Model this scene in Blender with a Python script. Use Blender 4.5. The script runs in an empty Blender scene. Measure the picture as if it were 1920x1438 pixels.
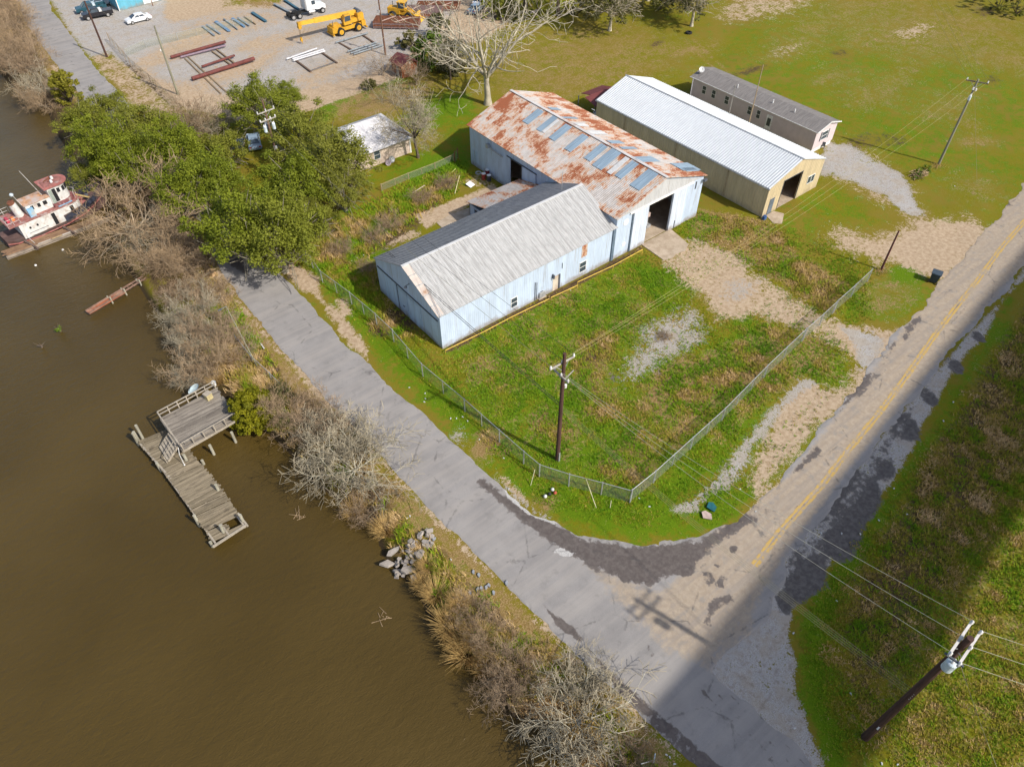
import bpy, bmesh, math, random
import numpy as np
from mathutils import Vector, Matrix
SC = bpy.context.scene
COL = SC.collection
# ------------------------------------------------------------------ camera
CAM = np.array([-28.034, -47.037, 52.0])
CR = np.array([0.78175579, -0.62357583, -0.00332684])
CU = np.array([0.45424796, 0.56580397, 0.68813128])
CF = np.array([0.42721969, 0.53946183, -0.72557858])
FPX = 1347.8
cam_d = bpy.data.cameras.new("camera")
cam = bpy.data.objects.new("camera", cam_d); COL.objects.link(cam)
cam_d.sensor_width = 36.0; cam_d.lens = FPX / 1920 * 36.0
cam_d.clip_start = 0.5; cam_d.clip_end = 3000
cam.matrix_world = Matrix(((CR[0], CU[0], -CF[0], CAM[0]), (CR[1], CU[1], -CF[1], CAM[1]), (CR[2], CU[2], -CF[2], CAM[2]), (0, 0, 0, 1)))
SC.camera = cam
# ------------------------------------------------------------------ light
SUN_AZ, SUN_EL = math.radians(-73.5), math.radians(41.5)
world = bpy.data.worlds.new("World"); SC.world = world; world.use_nodes = True
wn = world.node_tree; bg = wn.nodes["Background"]
sky = wn.nodes.new("ShaderNodeTexSky"); sky.sky_type = 'NISHITA'; sky.sun_disc = False
sky.sun_elevation = SUN_EL; sky.sun_rotation = math.pi / 2 - SUN_AZ
sky.air_density = 1.0; sky.dust_density = 2.2; sky.ozone_density = 1.0
wn.links.new(sky.outputs[0], bg.inputs[0]); bg.inputs[1].default_value = 0.125
sd = bpy.data.lights.new("sun", 'SUN'); sun = bpy.data.objects.new("sun", sd); COL.objects.link(sun)
sd.energy = 3.9; sd.angle = math.radians(0.9); sd.color = (1.0, 0.945, 0.86)
sdir = Vector((math.cos(SUN_AZ) * math.cos(SUN_EL), math.sin(SUN_AZ) * math.cos(SUN_EL), math.sin(SUN_EL)))
sun.rotation_euler = sdir.to_track_quat('Z', 'Y').to_euler(); sun.location = (60, -160, 150)
SC.view_settings.view_transform = 'Standard'; SC.view_settings.look = 'None'
SC.view_settings.exposure = 0.22; SC.view_settings.gamma = 1.0
SC.cycles.max_bounces = 6; SC.cycles.transparent_max_bounces = 12
SC.cycles.use_adaptive_sampling = True

# ------------------------------------------------------------------ survey helpers (photo pixel -> place on the ground / a wall)
def ray(px, py):
    return CF * FPX + CR * (px - 960.0) - CU * (py - 719.0)
def G(px, py, z=0.0):
    d = ray(px, py); t = (z - CAM[2]) / d[2]; return CAM + d * t
def Gl(pts, z=0.0):
    return np.array([G(x, y, z)[:2] for x, y in pts])
def PL(px, py, n, c):
    n = np.array(n, float); d = ray(px, py); return CAM + d * ((c - n @ CAM) / (n @ d))

def kids(o): return [c for c in COL.objects if c.parent == o]
def tag(o, label=None, cat=None, group=None, kind=None):
    if label: o['label'] = label
    if cat: o['category'] = cat
    if group: o['group'] = group
    if kind: o['kind'] = kind
    return o
def thing(name, loc, label, cat, group=None, rz=0.0):
    o = bpy.data.objects.new(name, None); COL.objects.link(o); o.empty_display_size = 0.3
    o.location = tuple(float(v) for v in loc); o.rotation_euler = (0, 0, rz)
    return tag(o, label, cat, group)
KIDS = {}
def dup(o, parent=None):
    c = o.copy(); COL.objects.link(c); c.parent = parent
    KIDS[c.name] = []
    for ch in KIDS.get(o.name, []):
        KIDS[c.name].append(dup(ch, c))
    return c

def fastmesh(name, V, F, mat, parent=None, cols=None, smooth=False, loc=None):
    V = np.asarray(V, np.float64).reshape(-1, 3); F = np.asarray(F, np.int32)
    if loc is not None: V = V - np.asarray(loc, float)
    me = bpy.data.meshes.new(name); n, k = F.shape
    me.vertices.add(len(V)); me.vertices.foreach_set("co", V.astype(np.float32).ravel())
    me.loops.add(n * k); me.loops.foreach_set("vertex_index", F.ravel())
    me.polygons.add(n); me.polygons.foreach_set("loop_start", np.arange(0, n * k, k, dtype=np.int32))
    me.polygons.foreach_set("loop_total", np.full(n, k, np.int32))
    me.polygons.foreach_set("use_smooth", np.full(n, bool(smooth)))
    me.update(calc_edges=True)
    for an, A in (cols or {}).items():
        at = me.color_attributes.new(an, 'FLOAT_COLOR', 'POINT')
        C4 = np.ones((len(V), 4), np.float32); A = np.asarray(A, np.float32)
        if A.ndim == 1: A = A[:, None]
        C4[:, :A.shape[1]] = A; at.data.foreach_set("color", C4.ravel())
    if mat: me.materials.append(mat)
    o = bpy.data.objects.new(name, me); COL.objects.link(o)
    if loc is not None: o.location = tuple(float(v) for v in loc)
    if parent is not None: o.parent = parent; KIDS.setdefault(parent.name, []).append(o)
    return o

class MB:
    """collects shapes for ONE mesh object"""
    def __init__(s): s.v = []; s.f = []
    def add(s, vs, fs):
        b = len(s.v); s.v += [tuple(float(c) for c in p) for p in vs]; s.f += [tuple(b + i for i in f) for f in fs]; return s
    def box(s, c, d, rz=0.0, R=None):
        c = Vector(c); h = [x / 2 for x in d]; M = R if R is not None else Matrix.Rotation(rz, 3, 'Z')
        vs = [c + M @ Vector((sx * h[0], sy * h[1], sz * h[2])) for sx in (-1, 1) for sy in (-1, 1) for sz in (-1, 1)]
        return s.add(vs, [(0, 1, 3, 2), (4, 6, 7, 5), (0, 4, 5, 1), (2, 3, 7, 6), (0, 2, 6, 4), (1, 5, 7, 3)])
    def b2(s, a, b):
        return s.box([(a[i] + b[i]) / 2 for i in range(3)], [abs(b[i] - a[i]) for i in range(3)])
    def beam(s, p0, p1, w, h):
        p0 = Vector(p0); p1 = Vector(p1); d = p1 - p0; L = d.length
        if L < 1e-5: return s
        R = d.to_track_quat('X', 'Z').to_matrix(); return s.box((p0 + p1) / 2, (L, w, h), R=R)
    def tube(s, p0, p1, r0, r1=None, n=8, cap=True):
        p0 = Vector(p0); p1 = Vector(p1); r1 = r0 if r1 is None else r1; d = (p1 - p0)
        if d.length < 1e-6: return s
        q = d.to_track_quat('Z', 'X').to_matrix(); vs = []
        for p, r in ((p0, r0), (p1, r1)):
            for k in range(n):
                t = 2 * math.pi * k / n; vs.append(p + q @ Vector((r * math.cos(t), r * math.sin(t), 0)))
        fs = [(k, (k + 1) % n, n + (k + 1) % n, n + k) for k in range(n)]
        if cap: fs += [tuple(range(n - 1, -1, -1)), tuple(range(n, 2 * n))]
        return s.add(vs, fs)
    def path(s, pts, r, n=6):
        for a, b in zip(pts[:-1], pts[1:]): s.tube(a, b, r, n=n)
        return s
    def lathe(s, prof, c=(0, 0, 0), n=16, R=None):
        c = Vector(c); vs = []
        for r, z in prof:
            for k in range(n):
                t = 2 * math.pi * k / n; p = Vector((r * math.cos(t), r * math.sin(t), z)); vs.append(c + (R @ p if R is not None else p))
        fs = [(i * n + k, i * n + (k + 1) % n, (i + 1) * n + (k + 1) % n, (i + 1) * n + k) for i in range(len(prof) - 1) for k in range(n)]
        fs += [tuple(range(n - 1, -1, -1)), tuple((len(prof) - 1) * n + k for k in range(n))]
        return s.add(vs, fs)
    def prism(s, poly, axis, a, b):
        """poly in the plane across `axis` ('x': (y,z), 'y': (x,z), 'z': (x,y)), swept from a to b"""
        mk = {'x': lambda p, t: (t, p[0], p[1]), 'y': lambda p, t: (p[0], t, p[1]), 'z': lambda p, t: (p[0], p[1], t)}[axis]
        n = len(poly); vs = [mk(p, a) for p in poly] + [mk(p, b) for p in poly]
        fs = [(k, (k + 1) % n, n + (k + 1) % n, n + k) for k in range(n)] + [tuple(range(n - 1, -1, -1)), tuple(range(n, 2 * n))]
        return s.add(vs, fs)
    def loft(s, rings, cap=True):
        n = len(rings[0]); vs = [p for r in rings for p in r]
        fs = [(i * n + k, i * n + (k + 1) % n, (i + 1) * n + (k + 1) % n, (i + 1) * n + k) for i in range(len(rings) - 1) for k in range(n)]
        if cap: fs += [tuple(range(n - 1, -1, -1)), tuple((len(rings) - 1) * n + k for k in range(n))]
        return s.add(vs, fs)
    def build(s, name, mat, parent=None, loc=None, world=False, bevel=0.0, smooth=False):
        if world and parent is not None:
            L = parent.location; s.v = [(a - L[0], b - L[1], c - L[2]) for a, b, c in s.v]
        if loc is not None: s.v = [(a - loc[0], b - loc[1], c - loc[2]) for a, b, c in s.v]
        me = bpy.data.meshes.new(name); me.from_pydata(s.v, [], s.f)
        bm = bmesh.new(); bm.from_mesh(me); bmesh.ops.recalc_face_normals(bm, faces=bm.faces)
        if bevel > 0:
            es = [e for e in bm.edges if len(e.link_faces) == 2 and e.calc_face_angle(0) > 0.5]
            bmesh.ops.bevel(bm, geom=es, offset=bevel, segments=2, affect='EDGES', clamp_overlap=True)
        bm.to_mesh(me); bm.free()
        if smooth: me.polygons.foreach_set("use_smooth", np.ones(len(me.polygons), bool))
        me.materials.append(mat)
        o = bpy.data.objects.new(name, me); COL.objects.link(o)
        if loc is not None: o.location = tuple(float(v) for v in loc)
        if parent is not None: o.parent = parent; KIDS.setdefault(parent.name, []).append(o)
        return o

# ------------------------------------------------------------------ node helpers
class NT:
    def __init__(s, name):
        s.m = bpy.data.materials.new(name); s.m.use_nodes = True; s.t = s.m.node_tree; s.p = s.t.nodes["Principled BSDF"]
        s.out = s.t.nodes["Material Output"]; s._obj = None
    def n(s, typ, **kw):
        nd = s.t.nodes.new(typ)
        for k, v in kw.items(): setattr(nd, k, v)
        return nd
    def put(s, inp, v):
        if hasattr(v, 'is_output') or isinstance(v, bpy.types.NodeSocket): s.t.links.new(v, inp)
        elif isinstance(v, (tuple, list)) and len(v) == 3 and inp.type == 'RGBA': inp.default_value = (*v, 1)
        else: inp.default_value = v
    def obj(s):
        if s._obj is None: s._obj = s.n("ShaderNodeTexCoord").outputs["Object"]
        return s._obj
    def map(s, scale=(1, 1, 1), rot=(0, 0, 0), loc=(0, 0, 0), vec=None):
        m = s.n("ShaderNodeMapping"); s.put(m.inputs[0], vec if vec is not None else s.obj())
        m.inputs[1].default_value = loc; m.inputs[2].default_value = rot; m.inputs[3].default_value = scale; return m.outputs[0]
    def noise(s, scale=1.0, detail=4.0, rough=0.55, vec=None, dist=0.0):
        nd = s.n("ShaderNodeTexNoise"); s.put(nd.inputs["Vector"], vec if vec is not None else s.obj())
        nd.inputs["Scale"].default_value = scale; nd.inputs["Detail"].default_value = detail
        nd.inputs["Roughness"].default_value = rough; nd.inputs["Distortion"].default_value = dist; return nd.outputs[0]
    def math(s, op, a, b=None, c=None, clamp=False):
        nd = s.n("ShaderNodeMath", operation=op, use_clamp=clamp); s.put(nd.inputs[0], a)
        if b is not None: s.put(nd.inputs[1], b)
        if c is not None: s.put(nd.inputs[2], c)
        return nd.outputs[0]
    def step(s, v, lo, hi, a=0.0, b=1.0):
        nd = s.n("ShaderNodeMapRange", interpolation_type='SMOOTHSTEP'); s.put(nd.inputs[0], v)
        s.put(nd.inputs[1], lo); s.put(nd.inputs[2], hi); s.put(nd.inputs[3], a); s.put(nd.inputs[4], b); return nd.outputs[0]
    def mix(s, f, a, b, mode='MIX'):
        nd = s.n("ShaderNodeMix", data_type='RGBA', blend_type=mode); s.put(nd.inputs[0], f); s.put(nd.inputs[6], a); s.put(nd.inputs[7], b); return nd.outputs[2]
    def attr(s, name):
        nd = s.n("ShaderNodeAttribute", attribute_name=name); return nd.outputs["Color"]
    def sep(s, c):
        nd = s.n("ShaderNodeSeparateColor"); s.put(nd.inputs[0], c); return nd.outputs[0], nd.outputs[1], nd.outputs[2]
    def sepv(s, c=None):
        nd = s.n("ShaderNodeSeparateXYZ"); s.put(nd.inputs[0], c if c is not None else s.obj()); return nd.outputs
    def bump(s, h, strength=0.5, dist=0.05):
        nd = s.n("ShaderNodeBump"); nd.inputs["Strength"].default_value = strength; nd.inputs["Distance"].default_value = dist
        s.put(nd.inputs["Height"], h); s.put(s.p.inputs["Normal"], nd.outputs[0]); return nd.outputs[0]
    def fin(s, col, rough=0.8, metal=0.0, spec=0.3):
        s.put(s.p.inputs["Base Color"], col); s.put(s.p.inputs["Roughness"], rough); s.put(s.p.inputs["Metallic"], metal)
        s.p.inputs["Specular IOR Level"].default_value = spec; return s.m

def simple(name, rgb, rough=0.7, var=0.18, scale=3.0, metal=0.0, dirt=None, dirt_amt=0.35, bump=0.0, stretch=(1, 1, 1), spec=0.3):
    t = NT(name); v = t.map(scale=stretch)
    a = tuple(c * (1 - var) for c in rgb); b = tuple(min(1, c * (1 + var)) for c in rgb)
    c = t.mix(t.step(t.noise(scale, 5, .6, v), .3, .7), a, b)
    if dirt: c = t.mix(t.step(t.noise(scale * .45, 6, .65, t.map(scale=stretch, loc=(7, 3, 1))), .62 - dirt_amt * .4, .78 - dirt_amt * .2), c, dirt)
    if bump: t.bump(t.noise(scale * 4, 4, .6, v), bump, .03)
    return t.fin(c, rough, metal, spec)
# ------------------------------------------------------------------ outline tools
def sdf(P, poly):
    """signed distance (inside positive) of points P (n,2) to polygon poly (k,2)"""
    poly = np.asarray(poly, float); d2 = np.full(len(P), 1e18); ins = np.zeros(len(P), bool); k = len(poly)
    for i in range(k):
        a = poly[i]; b = poly[(i + 1) % k]; e = b - a; w = P - a
        t = np.clip((w @ e) / max(e @ e, 1e-9), 0, 1); q = w - t[:, None] * e; d2 = np.minimum(d2, (q * q).sum(1))
        c = (a[1] > P[:, 1]) != (b[1] > P[:, 1])
        if abs(e[1]) > 1e-12: ins ^= c & (P[:, 0] < (e[0] * (P[:, 1] - a[1]) / e[1] + a[0]))
    return np.where(ins, 1, -1) * np.sqrt(d2)
def vnoise(P, s, seed=0):
    """smooth value noise in [-1,1] at wavelength s metres"""
    r = np.random.RandomState(seed); T = r.rand(256, 256) * 2 - 1
    q = P / s + 1000.37; i = np.floor(q).astype(int); f = q - i; f = f * f * (3 - 2 * f)
    a = T[i[:, 0] % 256, i[:, 1] % 256]; b = T[(i[:, 0] + 1) % 256, i[:, 1] % 256]
    c = T[i[:, 0] % 256, (i[:, 1] + 1) % 256]; d = T[(i[:, 0] + 1) % 256, (i[:, 1] + 1) % 256]
    return (a * (1 - f[:, 0]) + b * f[:, 0]) * (1 - f[:, 1]) + (c * (1 - f[:, 0]) + d * f[:, 0]) * f[:, 1]
def sm(x): x = np.clip(x, 0, 1); return x * x * (3 - 2 * x)

SHORE = [(-900, -60), (-300, 40), (-60, 118), (0, 140), (15, 158), (42, 184), (65, 198), (88, 215), (105, 255), (135, 300), (165, 345), (192, 392), (205, 432), (235, 500),
         (268, 560), (305, 610), (335, 665), (365, 715), (410, 740), (440, 775), (500, 812), (545, 860), (575, 905), (635, 945), (690, 965),
         (703, 1005), (716, 1045), (742, 1075), (782, 1115), (792, 1142), (806, 1170), (842, 1215), (888, 1254), (898, 1284), (921, 1310), (930, 1330),
         (935, 1345), (975, 1358), (1020, 1372), (1045, 1410), (1062, 1440), (1090, 1480), (1150, 1580), (1300, 1800), (2000, 3200), (300, 3000), (-900, 1500), (-1600, 500)]
WATER = Gl(SHORE, -1.3)
R_L = [(-10, -70), (27, 0), (52, 48), (75, 82), (105, 120), (150, 180), (215, 265), (300, 350), (395, 438), (410, 495), (443, 550), (485, 603), (526, 654), (577, 703), (607, 744), (650, 785), (707, 845), (767, 912),
       (830, 978), (890, 1037), (955, 1103), (1020, 1160), (1082, 1232), (1145, 1287), (1195, 1332), (1225, 1363), (1295, 1432), (1340, 1480), (1560, 1700)]
R_R = [(1900, 1700), (1580, 1500), (1522, 1438), (1495, 1398), (1440, 1352), (1395, 1316), (1335, 1262), (1352, 1238), (1400, 1198), (1425, 1168), (1330, 1150), (1300, 1060), (1230, 1022), (1180, 1020), (1119, 1010), (1085, 1003), (1045, 980), (1000, 965), (948, 920),
       (930, 900), (890, 862), (850, 829), (793, 776), (740, 731), (708, 699), (680, 673), (641, 640), (612, 608), (597, 588), (565, 556), (522, 512), (480, 482), (445, 450), (400, 395), (300, 285), (225, 175), (190, 140), (165, 110), (150, 88), (125, 55), (97, 20), (92, 0), (60, -70)]
RIVER_ROAD = Gl(R_L + R_R)
COUNTY_ROAD = Gl([(1395, 1205), (1290, 1195), (1230, 1100), (1240, 1020), (1318, 1004), (1360, 986), (1415, 945), (1470, 898), (1490, 858), (1548, 793), (1592, 742), (1640, 680), (1668, 640), (1705, 598), (1732, 574), (1772, 515), (1808, 483), (1845, 435), (1875, 403),
                  (1920, 345), (2000, 250), (2100, 140), (2250, 0), (2420, 0), (2150, 280), (1985, 430), (1920, 500), (1890, 540), (1840, 592), (1800, 640), (1750, 700), (1705, 757), (1675, 795), (1640, 835), (1600, 900), (1560, 950), (1510, 1005), (1475, 1045), (1466, 1102), (1430, 1160)])
def land_h(P):
    d = -sdf(P, WATER)          # + on land
    h = np.where(d < 0, np.maximum(-1.35 + d * .55, -3.2), -1.35 + 1.35 * sm(d / 2.6))
    und = 0.05 * vnoise(P, 3.1, 5) + 0.08 * vnoise(P, 9, 6)
    flat = sm(np.minimum(np.minimum(-sdf(P, RIVER_ROAD), -sdf(P, COUNTY_ROAD)), 2.5) / 2.5)
    return h + und * flat * (d > 0)

# masks: channels  0 lush 1 dry 2 soil | 3 gravel 4 weed (partly bridge shade) 5 tar
PAINT = []
def paint(ch, val, pts, soft=1.2, z=0): PAINT.append((ch, val, Gl(pts, z), soft))
def pblob(ch, val, px, py, r, soft=None, asp=1.0, ang=0.0):
    c = G(px, py)[:2]; a = np.linspace(0, 2 * math.pi, 14)[:-1]
    q = np.stack([np.cos(a) * r * asp, np.sin(a) * r], 1); R = np.array([[math.cos(ang), math.sin(ang)], [-math.sin(ang), math.cos(ang)]])
    PAINT.append((ch, val, q @ R + c, soft if soft is not None else r * .7))
LU, DR, SO, GR, WE, TA = range(6)
BANKX = [(105, 120), (150, 180), (215, 265), (300, 350), (395, 438), (410, 495), (443, 550), (485, 603), (526, 654), (577, 703), (607, 744), (650, 785), (707, 845), (767, 912), (830, 978), (890, 1037), (955, 1103), (1020, 1160), (1082, 1232), (1145, 1287), (1195, 1332), (1225, 1363), (1295, 1432)]
# --- big grass field NE
paint(LU, .46, [(560, 260), (700, 130), (900, 60), (1350, -40), (2400, -120), (2600, 300), (2000, 560), (1500, 700), (1100, 560)], 4)
paint(DR, .2, [(560, 260), (700, 130), (900, 60), (1350, -40), (2400, -120), (2600, 300), (2000, 560), (1500, 700), (1100, 560)], 4)
for x, y, r in ((1560, 40, 9), (1680, 90, 12), (1560, 130, 9), (1750, 140, 9), (1640, 210, 9), (1850, 210, 8), (1720, 260, 6), (1480, 90, 7), (1850, 330, 5), (1390, 150, 5)): pblob(LU, .66, x, y, r, r * 1.7)
for x, y, r, a in ((1040, 90, 9, 2), (1150, 120, 8, 2), (1060, 130, 8, 2), (1600, 20, 10, 2), (1800, 60, 10, 2), (1480, 95, 4, 2), (1560, 145, 3, 2), (1640, 180, 4, 2), (1780, 200, 4, 2), (1700, 62, 5, 2), (1890, 110, 7, 1), (1600, 280, 3, 2), (1830, 350, 4, 1)): pblob(DR, .62, x, y, r, r * 1.6, asp=a)
pblob(SO, .55, 1440, 6, 7, asp=2.2); pblob(SO, .5, 1715, 60, 3, asp=2); pblob(SO, .4, 1475, 95, 2.5, asp=2)
R_ = random.Random(77)
for i in range(46):
    x, y = R_.uniform(900, 1915), R_.uniform(5, 340)
    if y > 60 + (x - 1000) * .42 and x < 1560: continue
    pblob(R_.choice((DR, LU, DR, WE)), R_.choice((.55, .7, .62)), x, y, R_.uniform(.8, 3.0), R_.uniform(1.5, 3), R_.uniform(1, 3), R_.uniform(-.6, .4))
for off in (0, 1.7): 
    a_, b_ = G(1580, 330)[:2], G(1300, 75)[:2]; d_ = (b_ - a_) / np.linalg.norm(b_ - a_); n_ = np.array([-d_[1], d_[0]]); PAINT.append((DR, .72, np.array([a_ + n_ * (off - .25), b_ + n_ * (off - .25), b_ + n_ * (off + .25), a_ + n_ * (off + .25)]), .5))
# lawn around the small house
paint(LU, .95, [(590, 200), (720, 140), (800, 160), (700, 190), (640, 200), (605, 240)], 1.5)
paint(LU, .62, [(690, 300), (780, 170), (880, 180), (900, 260), (860, 300), (700, 350)], 2)
pblob(LU, .9, 840, 200, 4); pblob(DR, .8, 720, 185, 6, asp=1.6); pblob(DR, .6, 800, 260, 3)
# beige hall strip
paint(DR, .85, [(1300, 390), (1440, 410), (1500, 480), (1600, 530), (1560, 590), (1440, 520), (1290, 440)], 1.2)
paint(WE, .55, [(1440, 470), (1560, 520), (1600, 560), (1560, 600), (1500, 550), (1430, 490)], 1.5)
paint(LU, .6, [(1450, 400), (1540, 340), (1620, 370), (1640, 440), (1540, 440), (1500, 480)], 1.5)
paint(LU, .7, [(1570, 575), (1600, 545), (1650, 520), (1720, 520), (1765, 545), (1700, 595), (1640, 605), (1590, 600)], .8)
pblob(DR, .6, 1665, 555, 3.4, asp=1.4)
# yard inside the fence
paint(DR, .42, [(840, 650), (1150, 500), (1260, 500), (1330, 640), (1430, 650), (1560, 640), (1600, 690), (1440, 730), (1190, 930), (1010, 880), (900, 780)], 1.5)
paint(LU, .78, [(840, 650), (1150, 500), (1260, 500), (1330, 640), (1430, 650), (1560, 640), (1600, 690), (1440, 730), (1190, 930), (1010, 880), (900, 780)], 1.5)
for x, y, r, v in ((1330, 735, 3.4, 1), (1400, 700, 3, 1), (1290, 720, 2.4, 1), (1250, 740, 2.2, 1), (1440, 670, 2.5, .9), (1130, 760, 1.5, .8), (1020, 790, 1.4, .8), (1200, 830, 1.8, .8), (1150, 870, 1.2, .8), (1200, 880, 1.3, .8), (960, 700, 2, .7), (1110, 640, 2, .8), (990, 620, 1.8, .7), (1010, 680, 1.4, .8),
                   (900, 690, 1.5, .7), (1060, 560, 2, .7), (1180, 600, 2, .7), (1450, 650, 2.5, .8), (1520, 660, 3, .7), (1100, 700, 2.2, .75), (1060, 820, 1.6, .7), (1260, 800, 2, .7), (1350, 780, 2, .6)): pblob(DR, v, x, y, r, asp=1.5, ang=.6)
paint(LU, 1.0, [(1180, 500), (1270, 505), (1280, 540), (1200, 545)], 1)
for x, y in ((1140, 600), (1110, 590), (1350, 690), (1410, 640), (1060, 740), (1250, 700), (1130, 850), (1540, 690)): pblob(LU, 1.1, x, y, 2)
# gravel / dirt drive through the yard
paint(SO, .8, [(1262, 462), (1300, 445), (1400, 480), (1420, 520), (1500, 560), (1560, 600), (1640, 612), (1700, 620), (1720, 600), (1700, 640), (1672, 680), (1640, 720), (1610, 760), (1590, 720), (1600, 680), (1540, 635), (1470, 610), (1420, 600), (1340, 600), (1310, 560), (1240, 500)], 2.2)
paint(GR, .68, [(1242, 590), (1300, 560), (1330, 610), (1330, 650), (1260, 680), (1200, 720), (1150, 720), (1190, 640), (1180, 610)], 2.4)
paint(GR, .8, [(1570, 610), (1640, 620), (1660, 640), (1640, 690), (1610, 700), (1600, 650)], 1.2)
pblob(GR, .55, 1385, 545, 2.2, 2.5, asp=1.6); pblob(WE, .8, 1240, 635, 1.2, .5); pblob(TA, .45, 1160, 710, 2.2, 1.5); pblob(WE, .6, 1110, 660, 2.6, asp=1.5)
for x, y, r in ((1390, 600, 1.2), (1300, 535, 1.2), (1450, 580, 1.6), (1330, 500, 1.4), (1355, 575, .9)): pblob(LU, 1.1, x, y, r)
# strip outside the fence by the county road
paint(LU, .85, [(1190, 940), (1440, 735), (1560, 700), (1600, 720), (1560, 790), (1470, 900), (1350, 990), (1200, 1015), (1010, 960), (900, 860), (920, 830), (1010, 900)], 1)
paint(SO, .85, [(1500, 710), (1590, 730), (1600, 760), (1540, 800), (1480, 870), (1420, 930), (1400, 900), (1420, 840), (1440, 800), (1450, 760)], 1.8)
paint(DR, .6, [(1500, 740), (1580, 760), (1520, 820), (1450, 880), (1440, 830)], 1.2)
paint(GR, .74, [(1500, 704), (1540, 715), (1480, 760), (1450, 800), (1415, 840), (1400, 890), (1370, 915), (1330, 925), (1310, 960), (1262, 965), (1258, 945), (1300, 925), (1340, 890), (1370, 850), (1420, 790)], 1.1)
paint(SO, .8, [(1590, 790), (1640, 740), (1580, 830), (1500, 920), (1440, 965), (1380, 990), (1400, 960), (1500, 870)], .8)
for x, y, r in ((1020, 945, 1.0), (905, 840, 1.4), (935, 830, 1)): pblob(DR, .95, x, y, r, r * 1.6)
pblob(GR, .62, 862, 815, .7, 1.4, 1.6, .9); pblob(GR, .6, 875, 835, .5, 1.2, 1.5, .9)
# river road verge
paint(LU, .8, [(560, 470), (640, 530), (760, 640), (860, 740), (960, 850), (1060, 960), (1000, 960), (880, 840), (740, 700), (640, 600)], 1.2)
for pts in ([(480, 445), (525, 440), (540, 490), (600, 520), (600, 560), (565, 545), (520, 500)], [(600, 560), (640, 590), (690, 650), (690, 680), (640, 630)], [(630, 560), (650, 560), (660, 590), (640, 590)], [(930, 880), (980, 930), (1010, 960), (960, 930)]): paint(SO, .95, pts, .9)
paint(GR, .7, [(900, 865), (950, 910), (1010, 955), (1060, 985), (1000, 965), (940, 915)], .5)
# warehouse west yard
paint(WE, .75, [(560, 470), (620, 420), (760, 380), (830, 330), (880, 320), (830, 390), (760, 460), (680, 490), (600, 500)], 2)
paint(LU, .95, [(600, 500), (700, 460), (740, 440), (720, 480), (640, 520)], 1.2); pblob(LU, 1, 760, 375, 1.5); pblob(LU, 1.1, 820, 315, 3, asp=1.6); pblob(LU, .7, 700, 410, 2); pblob(DR, .7, 590, 450, 3, asp=1.5)
paint(SO, .9, [(775, 405), (870, 368), (925, 345), (940, 360), (880, 385), (800, 430)], .6); paint(SO, .7, [(690, 480), (770, 430), (800, 440), (740, 460)], 1)
paint(WE, .8, [(832, 662), (835, 650), (1150, 486), (1205, 458), (1212, 464), (1160, 498), (850, 660)], .5); paint(WE, .5, [(690, 500), (720, 520), (800, 620), (830, 660), (760, 620), (700, 560)], 1); pblob(WE, .9, 735, 605, 2.2, asp=1.4)
paint(SO, .5, [(870, 340), (900, 322), (930, 345), (900, 360)], .8)
# steel yard, lots
paint(GR, .85, [(85, -60), (92, 0), (125, 55), (165, 110), (200, 100), (250, 130), (300, 60), (330, -60)], 1.5)
paint(SO, 1.1, [(160, 70), (240, 20), (330, -60), (900, -60), (880, 30), (800, 100), (740, 150), (640, 185), (590, 205), (470, 230), (330, 200), (250, 130)], 1.5)
paint(GR, .8, [(170, 80), (250, 15), (330, 40), (520, 0), (880, -60), (860, 20), (760, 120), (620, 160), (520, 180), (400, 180), (290, 150), (240, 110)], 3)
paint(GR, .45, [(340, 50), (430, 20), (560, 25), (480, 60), (340, 100), (280, 110)], 3); paint(DR, .9, [(340, 50), (430, 20), (560, 25), (480, 60), (340, 100), (280, 110)], 2.5)
paint(SO, .3, [(420, -60), (560, -50), (520, 15), (420, 12)], 3); paint(GR, .1, [(420, -60), (560, -50), (520, 15), (420, 12)], 3); paint(DR, 1, [(440, 0), (560, 5), (500, 25)], 1.5)
for p in ([(560, 190), (620, 165), (700, 150), (730, 140), (650, 185)],): paint(TA, .35, p, 2)
for x, y, r in ((350, 90, 3), (300, 110, 2.5), (450, 130, 2.5), (520, 80, 3), (490, 115, 2), (600, 140, 3), (580, 60, 2.5), (400, 150, 3), (660, 110, 2.5), (470, 85, 2)): pblob(SO, .9, x, y, r, r * 1.2, 1.8, .4); pblob(GR, .35, x, y, r, r * 1.2, 1.8, .4)
for x, y, r in ((400, 98, 1.0), (475, 90, 1.2), (445, 95, .9), (540, 85, .8), (610, 150, 1.5), (520, 150, 1.2)): pblob(WE, .85, x, y, r, r, 1.7, .4)
for x, y, r in ((640, 155, 2), (690, 125, 2.5), (370, 60, 2.5), (600, 178, 2)): pblob(WE, .5, x, y, r, asp=1.6)
paint(DR, .8, [(165, 105), (210, 110), (300, 190), (350, 260), (320, 260), (230, 180)], 1); paint(SO, .55, [(150, 95), (205, 70), (330, 190), (380, 270), (320, 270), (225, 180)], 1.5); paint(WE, .9, [(205, 60), (225, 85), (310, 170), (330, 200), (300, 185), (215, 105)], .7)
paint(SO, .9, [(740, 30), (880, 0), (960, 40), (900, 80), (820, 90)], 2)
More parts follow.
